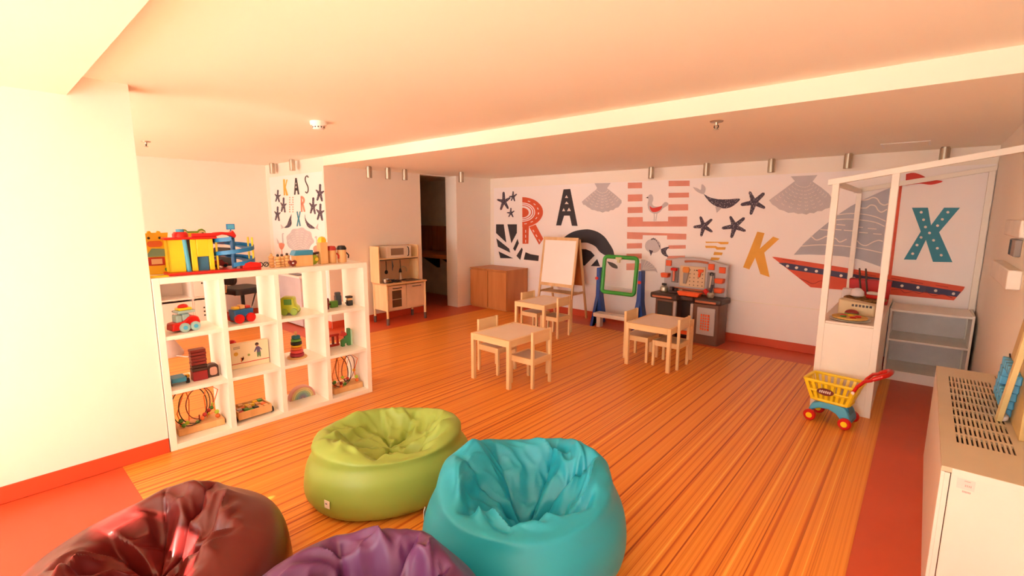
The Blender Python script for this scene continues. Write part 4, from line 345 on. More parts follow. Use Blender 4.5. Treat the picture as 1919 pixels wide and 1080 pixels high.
MURAL_ALCOVE = [
 ('letter_print', 'yellow letter K', [('mustard', [[(-7.31,2.091),(-7.251,2.089),(-7.263,1.993),(-7.202,2.082),(-7.164,2.08),(-7.24,1.973),(-7.179,1.852),(-7.246,1.851),(-7.27,1.946),(-7.278,1.855),(-7.325,1.856)]]),]),
 ('letter_print', 'black letter A', [('charcoal', [[(-6.917,2.091),(-6.868,2.089),(-6.818,1.857),(-6.87,1.856),(-6.878,1.912),(-6.924,1.913),(-6.942,1.855),(-6.986,1.856)]]),('cream', [[(-6.898,2.031),(-6.917,2.004),(-6.886,2.002)],[(-6.901,1.985),(-6.928,1.952),(-6.884,1.951)]]),]),
 ('letter_print', 'black outlined letter S', [('charcoal', [[(-6.506,2.08),(-6.514,2.088),(-6.521,2.096),(-6.53,2.104),(-6.548,2.11),(-6.57,2.109),(-6.588,2.104),(-6.603,2.097),(-6.615,2.089),(-6.623,2.08),(-6.627,2.069),(-6.629,2.057),(-6.628,2.045),(-6.624,2.033),(-6.616,2.02),(-6.607,2.007),(-6.598,1.995),(-6.589,1.983),(-6.579,1.972),(-6.57,1.962),(-6.564,1.952),(-6.561,1.94),(-6.56,1.927),(-6.562,1.914),(-6.565,1.903),(-6.572,1.894),(-6.582,1.885),(-6.592,1.878),(-6.595,1.876),(-6.592,1.876),(-6.599,1.881),(-6.609,1.888),(-6.62,1.895),(-6.646,1.886),(-6.636,1.88),(-6.626,1.872),(-6.612,1.865),(-6.588,1.862),(-6.569,1.868),(-6.554,1.877),(-6.542,1.888),(-6.534,1.9),(-6.53,1.912),(-6.528,1.926),(-6.53,1.94),(-6.533,1.954),(-6.54,1.966),(-6.549,1.978),(-6.56,1.989),(-6.568,2),(-6.577,2.011),(-6.585,2.024),(-6.592,2.035),(-6.596,2.046),(-6.597,2.056),(-6.595,2.066),(-6.592,2.075),(-6.586,2.082),(-6.578,2.088),(-6.567,2.093),(-6.557,2.096),(-6.555,2.096),(-6.555,2.096),(-6.549,2.09),(-6.542,2.082),(-6.535,2.075)]]),]),
 ('letter_print', 'letter H made of dots', [('pink', [[(-7.116,1.819),(-7.122,1.811),(-7.134,1.808),(-7.145,1.812),(-7.148,1.82),(-7.142,1.828),(-7.13,1.831),(-7.12,1.828)],[(-7.121,1.785),(-7.127,1.777),(-7.139,1.774),(-7.15,1.778),(-7.154,1.786),(-7.148,1.794),(-7.136,1.797),(-7.125,1.793)],[(-7.127,1.751),(-7.133,1.743),(-7.145,1.74),(-7.156,1.743),(-7.159,1.751),(-7.153,1.759),(-7.141,1.762),(-7.13,1.759)],[(-7.132,1.716),(-7.138,1.708),(-7.15,1.705),(-7.161,1.708),(-7.164,1.717),(-7.158,1.725),(-7.146,1.728),(-7.135,1.724)],[(-7.137,1.682),(-7.143,1.674),(-7.155,1.67),(-7.166,1.674),(-7.17,1.682),(-7.164,1.69),(-7.152,1.694),(-7.141,1.69)],[(-7.142,1.647),(-7.148,1.639),(-7.16,1.636),(-7.172,1.639),(-7.175,1.647),(-7.169,1.656),(-7.157,1.659),(-7.146,1.655)],[(-7.148,1.612),(-7.154,1.604),(-7.166,1.601),(-7.177,1.604),(-7.18,1.613),(-7.174,1.621),(-7.162,1.624),(-7.151,1.621)],[(-7.08,1.716),(-7.086,1.708),(-7.098,1.704),(-7.109,1.708),(-7.112,1.716),(-7.106,1.724),(-7.095,1.727),(-7.084,1.724)],[(-7.014,1.817),(-7.02,1.809),(-7.031,1.806),(-7.042,1.81),(-7.046,1.818),(-7.04,1.826),(-7.028,1.829),(-7.017,1.825)],[(-7.019,1.783),(-7.025,1.775),(-7.036,1.772),(-7.047,1.776),(-7.051,1.784),(-7.045,1.792),(-7.033,1.795),(-7.022,1.791)],[(-7.024,1.749),(-7.03,1.741),(-7.042,1.738),(-7.052,1.742),(-7.056,1.75),(-7.05,1.758),(-7.038,1.761),(-7.027,1.757)],[(-7.029,1.715),(-7.035,1.707),(-7.047,1.704),(-7.058,1.707),(-7.061,1.715),(-7.055,1.723),(-7.043,1.727),(-7.032,1.723)],[(-7.034,1.681),(-7.04,1.673),(-7.052,1.67),(-7.063,1.673),(-7.066,1.681),(-7.06,1.689),(-7.048,1.692),(-7.038,1.689)],[(-7.039,1.647),(-7.045,1.638),(-7.057,1.635),(-7.068,1.639),(-7.071,1.647),(-7.065,1.655),(-7.054,1.658),(-7.043,1.655)],[(-7.044,1.612),(-7.05,1.604),(-7.062,1.601),(-7.073,1.604),(-7.076,1.612),(-7.07,1.62),(-7.059,1.624),(-7.048,1.62)]]),]),
 ('letter_print', 'peach letter R', [('peach', [[(-6.766,1.834),(-6.735,1.83),(-6.708,1.822),(-6.686,1.81),(-6.671,1.795),(-6.664,1.777),(-6.667,1.759),(-6.678,1.742),(-6.697,1.727),(-6.722,1.716),(-6.752,1.709),(-6.784,1.706),(-6.78,1.737),(-6.763,1.738),(-6.746,1.742),(-6.733,1.748),(-6.722,1.756),(-6.716,1.764),(-6.715,1.774),(-6.719,1.783),(-6.727,1.791),(-6.739,1.798),(-6.754,1.802),(-6.771,1.804)],[(-6.785,1.829),(-6.743,1.83),(-6.755,1.61),(-6.804,1.61)],[(-6.753,1.712),(-6.71,1.717),(-6.67,1.614),(-6.719,1.61)]]),]),
 ('letter_print', 'blue letter X', [('teal', [[(-6.946,1.615),(-6.902,1.618),(-6.888,1.54),(-6.846,1.617),(-6.809,1.617),(-6.867,1.511),(-6.835,1.408),(-6.882,1.405),(-6.9,1.476),(-6.933,1.401),(-6.977,1.4),(-6.92,1.511)]]),]),
 ('starfish', '', [('nightspeck', [[(-7.543,1.937),(-7.514,1.946),(-7.49,1.935),(-7.507,1.863),(-7.442,1.869),(-7.425,1.866),(-7.431,1.858),(-7.494,1.834),(-7.475,1.766),(-7.494,1.754),(-7.521,1.761),(-7.547,1.817),(-7.599,1.769),(-7.628,1.765),(-7.639,1.777),(-7.59,1.839),(-7.641,1.876),(-7.64,1.885),(-7.619,1.886),(-7.559,1.866)]]),]),
 ('starfish', '', [('nightspeck', [[(-7.369,1.817),(-7.335,1.828),(-7.307,1.815),(-7.328,1.728),(-7.268,1.736),(-7.251,1.733),(-7.255,1.725),(-7.312,1.695),(-7.298,1.612),(-7.321,1.598),(-7.352,1.606),(-7.371,1.673),(-7.418,1.615),(-7.451,1.609),(-7.466,1.622),(-7.42,1.7),(-7.463,1.743),(-7.46,1.753),(-7.437,1.753),(-7.382,1.731)]]),]),
 ('starfish', '', [('nightspeck', [[(-7.597,1.686),(-7.563,1.697),(-7.534,1.684),(-7.556,1.598),(-7.49,1.607),(-7.472,1.604),(-7.477,1.596),(-7.54,1.565),(-7.523,1.483),(-7.546,1.47),(-7.578,1.477),(-7.6,1.543),(-7.652,1.485),(-7.686,1.479),(-7.701,1.492),(-7.65,1.569),(-7.699,1.611),(-7.696,1.621),(-7.673,1.622),(-7.612,1.601)]]),]),
 ('starfish', '', [('nightspeck', [[(-6.229,1.97),(-6.198,1.981),(-6.171,1.967),(-6.187,1.878),(-6.119,1.886),(-6.101,1.882),(-6.106,1.873),(-6.172,1.843),(-6.15,1.759),(-6.17,1.745),(-6.2,1.753),(-6.228,1.822),(-6.281,1.763),(-6.312,1.758),(-6.326,1.772),(-6.276,1.85),(-6.331,1.895),(-6.33,1.906),(-6.307,1.907),(-6.243,1.883)]]),]),
 ('starfish', '', [('nightspeck', [[(-6.442,1.799),(-6.41,1.81),(-6.383,1.797),(-6.4,1.708),(-6.334,1.716),(-6.316,1.713),(-6.322,1.704),(-6.385,1.673),(-6.365,1.589),(-6.385,1.575),(-6.415,1.582),(-6.441,1.651),(-6.493,1.591),(-6.524,1.585),(-6.538,1.599),(-6.489,1.678),(-6.541,1.722),(-6.54,1.733),(-6.517,1.734),(-6.455,1.711)]]),]),
 ('starfish', '', [('nightspeck', [[(-6.252,1.71),(-6.221,1.722),(-6.194,1.708),(-6.21,1.62),(-6.143,1.629),(-6.125,1.626),(-6.131,1.617),(-6.195,1.585),(-6.174,1.502),(-6.194,1.488),(-6.223,1.495),(-6.251,1.563),(-6.303,1.503),(-6.334,1.497),(-6.348,1.511),(-6.298,1.589),(-6.352,1.633),(-6.351,1.644),(-6.329,1.645),(-6.266,1.623)]]),]),
 ('whale_print', '', [('nightspeck', [[(-7.111,1.578),(-7.118,1.553),(-7.126,1.527),(-7.132,1.502),(-7.13,1.477),(-7.127,1.452),(-7.133,1.43),(-7.154,1.41),(-7.184,1.394),(-7.223,1.381),(-7.282,1.373),(-7.35,1.37),(-7.389,1.372),(-7.373,1.383),(-7.326,1.4),(-7.283,1.42),(-7.255,1.445),(-7.23,1.474),(-7.204,1.502),(-7.174,1.528),(-7.142,1.553),(-7.111,1.578)]]),('shellgrey', [[(-7.389,1.372),(-7.504,1.424),(-7.48,1.364),(-7.517,1.349)]]),]),
 ('whale_print', '', [('nightspeck', [[(-6.691,1.575),(-6.686,1.552),(-6.682,1.528),(-6.67,1.506),(-6.651,1.487),(-6.626,1.47),(-6.589,1.451),(-6.524,1.428),(-6.449,1.403),(-6.41,1.385),(-6.431,1.377),(-6.487,1.375),(-6.54,1.377),(-6.577,1.383),(-6.61,1.393),(-6.639,1.409),(-6.662,1.433),(-6.681,1.462),(-6.693,1.492),(-6.696,1.52),(-6.694,1.547),(-6.691,1.575)]]),('shellgrey', [[(-6.41,1.385),(-6.317,1.448),(-6.339,1.387),(-6.3,1.361)]]),]),
 ('shell_print', '', [('shellgrey', [[(-6.464,1.199),(-6.478,1.178),(-6.533,1.157),(-6.569,1.137),(-6.594,1.118),(-6.612,1.096),(-6.634,1.074),(-6.666,1.055),(-6.706,1.042),(-6.746,1.033),(-6.78,1.023),(-6.808,1.009),(-6.835,0.993),(-6.865,0.98),(-6.897,0.976),(-6.927,0.981),(-6.954,0.987),(-6.982,0.99),(-7.014,0.988),(-7.05,0.986),(-7.085,0.991),(-7.114,1.005),(-7.134,1.024),(-7.156,1.041),(-7.188,1.055),(-7.231,1.067),(-7.275,1.081),(-7.306,1.1),(-7.317,1.123),(-7.334,1.144),(-7.323,1.166),(-7.327,1.187),(-7.337,1.209),(-7.335,1.232),(-7.31,1.253),(-7.268,1.271),(-7.225,1.286),(-7.191,1.302),(-7.167,1.321),(-7.14,1.341),(-7.102,1.357),(-7.054,1.364),(-7.003,1.366),(-6.957,1.367),(-6.914,1.372),(-6.87,1.381),(-6.823,1.387),(-6.777,1.386),(-6.739,1.376),(-6.707,1.362),(-6.676,1.351),(-6.638,1.344),(-6.594,1.339),(-6.556,1.329),(-6.532,1.312),(-6.526,1.292),(-6.524,1.272),(-6.515,1.253),(-6.494,1.237),(-6.472,1.219)]]),('cream', [[(-7.006,1.04),(-6.99,1.038),(-6.974,1.042),(-6.989,1.045)],[(-7.006,1.04),(-7.018,1.034),(-7.016,1.026),(-7.003,1.032)],[(-7.041,1.061),(-7.023,1.058),(-7.005,1.063),(-7.022,1.066)],[(-7.041,1.061),(-7.055,1.054),(-7.053,1.045),(-7.039,1.052)],[(-7.077,1.082),(-7.056,1.08),(-7.036,1.084),(-7.056,1.087)],[(-7.077,1.082),(-7.091,1.074),(-7.09,1.064),(-7.076,1.072)],[(-7.112,1.104),(-7.09,1.101),(-7.067,1.106),(-7.089,1.108)],[(-7.112,1.104),(-7.128,1.094),(-7.127,1.083),(-7.112,1.093)],[(-7.148,1.125),(-7.124,1.122),(-7.098,1.127),(-7.123,1.13)],[(-7.148,1.125),(-7.164,1.114),(-7.165,1.102),(-7.149,1.113)],[(-7.184,1.146),(-7.158,1.144),(-7.13,1.149),(-7.157,1.151)],[(-7.184,1.146),(-7.201,1.135),(-7.203,1.122),(-7.186,1.133)],[(-7.221,1.168),(-7.192,1.165),(-7.162,1.17),(-7.191,1.173)],[(-7.221,1.168),(-7.239,1.155),(-7.241,1.142),(-7.223,1.154)],[(-7.258,1.19),(-7.226,1.187),(-7.194,1.192),(-7.225,1.195)],[(-7.258,1.19),(-7.276,1.176),(-7.279,1.161),(-7.26,1.175)],[(-6.98,1.065),(-6.968,1.06),(-6.95,1.063),(-6.962,1.068)],[(-6.98,1.065),(-6.996,1.06),(-6.998,1.052),(-6.983,1.057)],[(-7.004,1.097),(-6.99,1.092),(-6.97,1.094),(-6.984,1.099)],[(-7.004,1.097),(-7.021,1.091),(-7.025,1.082),(-7.008,1.088)],[(-7.028,1.129),(-7.012,1.123),(-6.99,1.126),(-7.006,1.131)],[(-7.028,1.129),(-7.047,1.122),(-7.052,1.112),(-7.033,1.119)],[(-7.052,1.16),(-7.034,1.155),(-7.01,1.157),(-7.029,1.162)],[(-7.052,1.16),(-7.072,1.153),(-7.078,1.142),(-7.059,1.15)],[(-7.077,1.192),(-7.056,1.187),(-7.03,1.188),(-7.051,1.194)],[(-7.077,1.192),(-7.098,1.184),(-7.105,1.172),(-7.084,1.181)],[(-7.101,1.225),(-7.078,1.219),(-7.05,1.22),(-7.073,1.226)],[(-7.101,1.225),(-7.123,1.216),(-7.132,1.203),(-7.11,1.212)],[(-7.126,1.257),(-7.101,1.251),(-7.071,1.252),(-7.095,1.258)],[(-7.126,1.257),(-7.149,1.247),(-7.159,1.234),(-7.136,1.244)],[(-7.15,1.289),(-7.123,1.283),(-7.091,1.284),(-7.118,1.29)],[(-7.15,1.289),(-7.175,1.278),(-7.186,1.264),(-7.162,1.275)],[(-6.938,1.077),(-6.929,1.071),(-6.912,1.071),(-6.921,1.078)],[(-6.938,1.077),(-6.956,1.074),(-6.962,1.066),(-6.945,1.069)],[(-6.944,1.114),(-6.933,1.107),(-6.914,1.107),(-6.925,1.114)],[(-6.944,1.114),(-6.963,1.11),(-6.971,1.101),(-6.952,1.105)],[(-6.95,1.151),(-6.937,1.144),(-6.916,1.143),(-6.929,1.15)],[(-6.95,1.151),(-6.97,1.146),(-6.98,1.136),(-6.96,1.141)],[(-6.956,1.187),(-6.941,1.18),(-6.919,1.179),(-6.933,1.186)],[(-6.956,1.187),(-6.978,1.182),(-6.989,1.172),(-6.967,1.177)],[(-6.962,1.224),(-6.946,1.216),(-6.921,1.215),(-6.937,1.223)],[(-6.962,1.224),(-6.985,1.218),(-6.998,1.207),(-6.974,1.213)],[(-6.967,1.261),(-6.95,1.252),(-6.923,1.251),(-6.941,1.259)],[(-6.967,1.261),(-6.992,1.254),(-7.007,1.243),(-6.982,1.249)],[(-6.973,1.298),(-6.954,1.289),(-6.926,1.286),(-6.945,1.295)],[(-6.973,1.298),(-7,1.29),(-7.016,1.278),(-6.989,1.285)],[(-6.979,1.334),(-6.958,1.325),(-6.928,1.322),(-6.949,1.331)],[(-6.979,1.334),(-7.007,1.326),(-7.025,1.314),(-6.997,1.321)],[(-6.891,1.08),(-6.886,1.073),(-6.87,1.071),(-6.875,1.078)],[(-6.891,1.08),(-6.909,1.079),(-6.919,1.071),(-6.902,1.073)],[(-6.876,1.118),(-6.87,1.11),(-6.852,1.108),(-6.859,1.116)],[(-6.876,1.118),(-6.896,1.116),(-6.908,1.108),(-6.889,1.11)],[(-6.862,1.156),(-6.854,1.147),(-6.835,1.144),(-6.843,1.153)],[(-6.862,1.156),(-6.883,1.153),(-6.897,1.145),(-6.876,1.147)],[(-6.847,1.193),(-6.838,1.184),(-6.818,1.18),(-6.827,1.189)],[(-6.847,1.193),(-6.87,1.19),(-6.886,1.181),(-6.863,1.184)],[(-6.833,1.23),(-6.822,1.22),(-6.801,1.216),(-6.811,1.226)],[(-6.833,1.23),(-6.857,1.227),(-6.875,1.218),(-6.85,1.221)],[(-6.818,1.267),(-6.807,1.257),(-6.784,1.252),(-6.795,1.263)],[(-6.818,1.267),(-6.845,1.264),(-6.864,1.254),(-6.838,1.258)],[(-6.804,1.304),(-6.791,1.293),(-6.767,1.288),(-6.78,1.299)],[(-6.804,1.304),(-6.832,1.3),(-6.853,1.29),(-6.825,1.294)],[(-6.79,1.341),(-6.775,1.33),(-6.75,1.324),(-6.764,1.335)],[(-6.79,1.341),(-6.819,1.337),(-6.842,1.326),(-6.812,1.331)],[(-6.853,1.07),(-6.853,1.062),(-6.838,1.058),(-6.839,1.066)],[(-6.853,1.07),(-6.87,1.07),(-6.884,1.064),(-6.867,1.064)],[(-6.822,1.103),(-6.821,1.094),(-6.806,1.09),(-6.807,1.098)],[(-6.822,1.103),(-6.841,1.103),(-6.857,1.097),(-6.838,1.096)],[(-6.792,1.136),(-6.789,1.126),(-6.773,1.121),(-6.776,1.13)],[(-6.792,1.136),(-6.812,1.136),(-6.83,1.129),(-6.809,1.129)],[(-6.761,1.168),(-6.758,1.158),(-6.741,1.152),(-6.744,1.162)],[(-6.761,1.168),(-6.784,1.168),(-6.803,1.161),(-6.78,1.161)],[(-6.731,1.201),(-6.727,1.19),(-6.709,1.183),(-6.713,1.194)],[(-6.731,1.201),(-6.755,1.2),(-6.776,1.193),(-6.752,1.194)],[(-6.701,1.233),(-6.696,1.221),(-6.677,1.214),(-6.682,1.226)],[(-6.701,1.233),(-6.727,1.232),(-6.75,1.225),(-6.724,1.226)],[(-6.671,1.265),(-6.665,1.252),(-6.646,1.244),(-6.652,1.257)],[(-6.671,1.265),(-6.699,1.264),(-6.724,1.256),(-6.696,1.257)],[(-6.642,1.296),(-6.635,1.284),(-6.614,1.275),(-6.621,1.288)],[(-6.642,1.296),(-6.671,1.295),(-6.698,1.288),(-6.668,1.289)],[(-6.831,1.049),(-6.836,1.041),(-6.825,1.036),(-6.82,1.044)],[(-6.831,1.049),(-6.846,1.052),(-6.862,1.048),(-6.847,1.045)],[(-6.791,1.073),(-6.795,1.064),(-6.784,1.058),(-6.78,1.067)],[(-6.791,1.073),(-6.808,1.076),(-6.826,1.072),(-6.809,1.069)],[(-6.751,1.098),(-6.754,1.088),(-6.743,1.08),(-6.739,1.09)],[(-6.751,1.098),(-6.77,1.1),(-6.79,1.096),(-6.771,1.093)],[(-6.711,1.121),(-6.714,1.111),(-6.703,1.103),(-6.7,1.113)],[(-6.711,1.121),(-6.732,1.124),(-6.754,1.12),(-6.733,1.117)],[(-6.672,1.145),(-6.675,1.134),(-6.663,1.125),(-6.66,1.136)],[(-6.672,1.145),(-6.694,1.148),(-6.718,1.143),(-6.696,1.141)],[(-6.633,1.168),(-6.635,1.156),(-6.623,1.146),(-6.621,1.159)],[(-6.633,1.168),(-6.657,1.171),(-6.683,1.167),(-6.658,1.164)],[(-6.594,1.192),(-6.596,1.179),(-6.584,1.168),(-6.582,1.181)],[(-6.594,1.192),(-6.62,1.194),(-6.648,1.19),(-6.622,1.187)],[(-6.556,1.215),(-6.558,1.201),(-6.545,1.19),(-6.543,1.203)],[(-6.556,1.215),(-6.584,1.218),(-6.613,1.213),(-6.585,1.21)]]),]),
 ('flamingo_print', '', [('peach', [[(-7.625,1.124),(-7.588,1.13),(-7.551,1.136),(-7.516,1.139),(-7.479,1.138),(-7.443,1.133),(-7.422,1.124),(-7.42,1.109),(-7.433,1.089),(-7.451,1.07),(-7.475,1.052),(-7.505,1.036),(-7.534,1.028),(-7.561,1.033),(-7.587,1.046),(-7.606,1.063),(-7.617,1.081),(-7.621,1.102),(-7.625,1.124)],[(-7.535,1.035),(-7.542,0.927),(-7.524,0.928),(-7.517,1.036)]]),('shellgrey', [[(-7.445,1.132),(-7.445,1.154),(-7.444,1.176),(-7.444,1.2),(-7.444,1.227),(-7.443,1.255),(-7.439,1.273),(-7.438,1.275),(-7.434,1.274),(-7.418,1.274),(-7.415,1.292),(-7.431,1.292),(-7.458,1.29),(-7.48,1.275),(-7.485,1.253),(-7.486,1.224),(-7.486,1.197),(-7.486,1.174),(-7.486,1.151),(-7.487,1.129)],[(-7.683,1.206),(-7.588,1.133),(-7.655,1.115)]]),]),
 ('flamingo_print', '', [('shellgrey', [[(-6.377,1.168),(-6.374,1.186),(-6.371,1.205),(-6.37,1.223),(-6.371,1.242),(-6.373,1.261),(-6.382,1.276),(-6.417,1.273),(-6.433,1.262),(-6.446,1.252),(-6.418,1.244),(-6.405,1.254),(-6.394,1.262),(-6.409,1.264),(-6.407,1.257),(-6.405,1.24),(-6.404,1.221),(-6.406,1.204),(-6.408,1.185),(-6.411,1.166)],[(-6.158,1.177),(-6.129,1.191),(-6.202,1.148)]]),('peach', [[(-6.332,1.101),(-6.336,1.088),(-6.346,1.076),(-6.361,1.066),(-6.379,1.057),(-6.401,1.051),(-6.423,1.048),(-6.445,1.049),(-6.466,1.052),(-6.483,1.059),(-6.495,1.069),(-6.502,1.08),(-6.504,1.093),(-6.499,1.106),(-6.489,1.118),(-6.474,1.129),(-6.455,1.137),(-6.433,1.143),(-6.411,1.146),(-6.389,1.145),(-6.369,1.141),(-6.352,1.134),(-6.34,1.125),(-6.333,1.113)]]),]),
]
# ---------------------------------------------------------------- wall murals
def speckle(name, base, spot):
    m = bpy.data.materials.new(name); m.use_nodes = True
    nt = m.node_tree; nd = nt.nodes; ln = nt.links; b = nd['Principled BSDF']
    tc = nd.new('ShaderNodeTexCoord'); v = nd.new('ShaderNodeTexVoronoi'); v.inputs['Scale'].default_value = 60
    ln.new(tc.outputs['Object'], v.inputs['Vector'])
    r = nd.new('ShaderNodeValToRGB'); r.color_ramp.elements[0].position = 0.22; r.color_ramp.elements[1].position = 0.30
    r.color_ramp.elements[0].color = lin(spot); r.color_ramp.elements[1].color = lin(base)
    ln.new(v.outputs['Distance'], r.inputs['Fac']); ln.new(r.outputs['Color'], b.inputs['Base Color'])
    b.inputs['Roughness'].default_value = 0.6
    return m
PRINT = {'nightspeck': speckle('print_speckled_navy', (64, 54, 74), (190, 176, 184)),
 'charcoal': mat('print_charcoal', (50, 48, 56), 0.6), 'orange': mat('print_orange', (226, 92, 52), 0.6),
 'cream': mat('print_cream', (244, 232, 226), 0.6), 'shellgrey': mat('print_grey', (204, 198, 204), 0.6),
 'sailgrey': mat('print_sail_grey', (184, 186, 198), 0.6), 'pink': mat('print_pink', (230, 152, 134), 0.6),
 'red': mat('print_red', (222, 62, 52), 0.6), 'mustard': mat('print_mustard', (238, 176, 66), 0.6),
 'coral': mat('print_coral', (226, 88, 58), 0.6), 'navy': mat('print_navy', (64, 62, 96), 0.6),
 'maroonline': mat('print_dark_red', (164, 44, 36), 0.6), 'teal': mat('print_teal', (52, 142, 170), 0.6),
 'peach': mat('print_peach', (236, 150, 126), 0.6)}
PIECE = {'leaf_print': 'leaf_piece', 'letter_print': 'letter_piece', 'arch_print': 'arch_piece', 'bird_print': 'bird_piece', 'fish_print': 'fish_piece',
         'whale_print': 'whale_piece', 'sailboat_print': 'boat_piece', 'flamingo_print': 'flamingo_piece'}
def print_motifs(data, root, y):
    for name, label, layers in data:
        base = None
        for k, (colr, polys) in enumerate(layers):
            d = y-0.0012*(k+1)-0.001
            size = lambda p: max(max(q[0] for q in p)-min(q[0] for q in p), max(q[1] for q in p)-min(q[1] for q in p))
            big = [p for p in polys if size(p) >= 0.06 and colr not in ('cream', 'maroonline')]
            small = [p for p in polys if p not in big]
            for p in big:
                o = MB().prism(p, d, y, 'y').build(name if base is None else PIECE.get(name, 'print_piece'), PRINT[colr], base or root)
                if base is None:
                    base = o
                    if label: o['label'] = label
            if small:
                b = MB()
                for p in small: b.prism(p, d, y, 'y')
                o = b.build(name if base is None else 'printed_markings', PRINT[colr], base or root); o['kind'] = 'stuff'
                if base is None: base = o
mr = thing('wall_mural', 'wide sea-themed wall mural with letters, starfish, shells and sailboat on the back wall', 'mural', (0, 0, 0))
MB().box(-5.86, BY-0.004, 0.545, 0.42, BY, 2.045).build('mural_sheet', MURALBASE, mr)
print_motifs(MURAL_BACK, mr, BY-0.004)
ml = thing('wall_mural', 'narrow wall mural with small letters and starfish in the alcove behind the toy shelf', 'mural', (0, 0, 0))
MB().box(-7.80, BEAM-0.004, 0.30, -6.13, BEAM, 2.14).build('mural_sheet', MURALBASE, ml)
print_motifs(MURAL_ALCOVE, ml, BEAM-0.004)
# ---------------------------------------------------------------- little tables and chairs
def make_table():
    t = thing('activity_table', 'x', 'table', (0,0,0))
    w, l, h = 0.49, 0.63, 0.455
    MB().box(-w/2+0.03, -l/2+0.03, h-0.014, w/2-0.03, l/2-0.03, h-0.002).build('tabletop', BOARDTOP, t, 0.001)
    for sx in (-1, 1):
        MB().box(sx*(w/2)-(0.03 if sx > 0 else 0), -l/2+0.036, h-0.062, sx*(w/2)+(0 if sx > 0 else 0.03), l/2-0.036, h).build('side_rail', BIRCHY, t, 0.002)
        for sy in (-1, 1):
            MB().box(sx*(w/2-0.018)-0.018, sy*(l/2-0.018)-0.018, 0, sx*(w/2-0.018)+0.018, sy*(l/2-0.018)+0.018, h).build('leg', BIRCH, t, 0.002)
    for sy in (-1, 1):
        MB().box(-w/2+0.036, sy*(l/2)-(0.03 if sy > 0 else 0), h-0.062, w/2-0.036, sy*(l/2)+(0 if sy > 0 else 0.03), h).build('end_rail', BIRCHX, t, 0.002)
    return t
def make_chair():
    """backrest on the +x side"""
    t = thing('child_chair', 'x', 'chair', (0,0,0))
    w, d, sh, bh = 0.285, 0.285, 0.275, 0.53
    MB().box(-d/2+0.02, -w/2+0.022, sh-0.012, d/2-0.02, w/2-0.022, sh-0.002).build('seat', SEATGREY, t, 0.001)
    for sy in (-1, 1):
        y0 = sy*(w/2-0.0125)
        MB().box(-d/2, y0-0.0125, 0, -d/2+0.026, y0+0.0125, sh).build('leg', BIRCH, t, 0.002)
        MB().box(d/2-0.026, y0-0.0125, 0, d/2, y0+0.0125, bh).build('leg', BIRCH, t, 0.002)
        MB().box(-d/2+0.026, y0-0.010, sh-0.055, d/2-0.026, y0+0.010, sh).build('seat_rail', BIRCHX, t, 0.002)
    MB().box(-d/2, -w/2+0.025, sh-0.055, -d/2+0.02, w/2-0.025, sh).build('seat_rail', BIRCHY, t, 0.002)
    MB().box(d/2-0.02, -w/2+0.025, sh-0.055, d/2, w/2-0.025, sh).build('seat_rail', BIRCHY, t, 0.002)
    MB().box(d/2-0.021, -w/2+0.025, bh-0.115, d/2-0.005, w/2-0.025, bh-0.003).build('backrest', BIRCHY, t, 0.002)
    return t
T0 = make_table(); C0 = make_chair()
TL = [((-2.95, 3.385), 'small birch table nearest the bean bags'), ((-3.735, 4.94), 'small birch table in front of the wooden easel'),
      ((-2.05, 4.785), 'small birch table in front of the toy workbench')]
for i, (p, l) in enumerate(TL):
    o = T0 if i == 0 else copy_tree(T0)
    o.location = (p[0], p[1], 0.002); tag(o, l, 'table', 'small activity tables')
CL = [((-2.695, 3.365), 0, 'small birch chair at the near right side of the table nearest the bean bags'),
      ((-3.185, 3.43), PI, 'small birch chair on the far left side of the table nearest the bean bags'),
      ((-3.56, 4.96), 0, 'small birch chair on the right side of the table before the wooden easel'),
      ((-3.93, 5.00), PI, 'small birch chair on the left side of the table, in front of the brown cabinet'),
      ((-1.915, 4.76), 0, 'small birch chair on the right side of the table by the toy workbench'),
      ((-2.265, 4.79), PI, 'small birch chair on the left side of the table by the toy workbench')]
for i, (p, r, l) in enumerate(CL):
    o = C0 if i == 0 else copy_tree(C0)
    o.location = (p[0], p[1], 0.002); o.rotation_euler[2] = r; tag(o, l, 'chair', 'small chairs at the activity tables')

# ---------------------------------------------------------------- brown cabinet
CABW = wood('cabinet_wood', (214, 142, 84), (196, 122, 66), 'z', 0.42, 10)
t = thing('storage_cabinet', 'low brown wooden two-door cabinet in the far corner', 'cabinet', (-5.06, 5.67, 0))
MB().box(-0.84, 0.024, 0.0, 0, 0.55, 0.665).build('carcass', CABW, t, 0.002)
for x0, x1 in ((-0.838, -0.427), (-0.415, -0.004)):
    MB().box(x0, 0.0, 0.03, x1, 0.0185, 0.645).build('door', CABW, t, 0.002)
MB().box(-0.845, -0.004, 0.665, 0.004, 0.555, 0.68).build('top_panel', CABW, t, 0.002)

# ---------------------------------------------------------------- play kitchen (front faces +x)
t = thing('play_kitchen', 'birch toy kitchen with microwave, sink and oven on grey feet', 'toy kitchen', (-5.68, 3.82, 0))
KW, KD = 0.71, 0.36     # local: x = 0 front .. -KD back, y = 0..KW
FEET = mat('grey_rubber_feet', (110, 88, 84), 0.6)
for x in (-0.018, -KD+0.018):
    for y in (0.018, KW-0.018):
        l = MB().cyl((x, y, 0.09), (x, y, 0.57), 0.017, n=14).build('leg', BIRCH, t)
        MB().cyl((x, y, 0.0), (x, y, 0.095), 0.021, 0.022, n=14).build('foot', FEET, l)
MB().box(-KD+0.01, 0.012, 0.20, -0.03, 0.026, 0.57).build('side_panel', BIRCH, t, 0.001)
MB().box(-KD+0.01, KW-0.026, 0.20, -0.03, KW-0.012, 0.57).build('side_panel', BIRCH, t, 0.001)
MB().box(-KD+0.01, 0.026, 0.20, -0.03, KW-0.026, 0.215).build('base_panel', BIRCH, t)
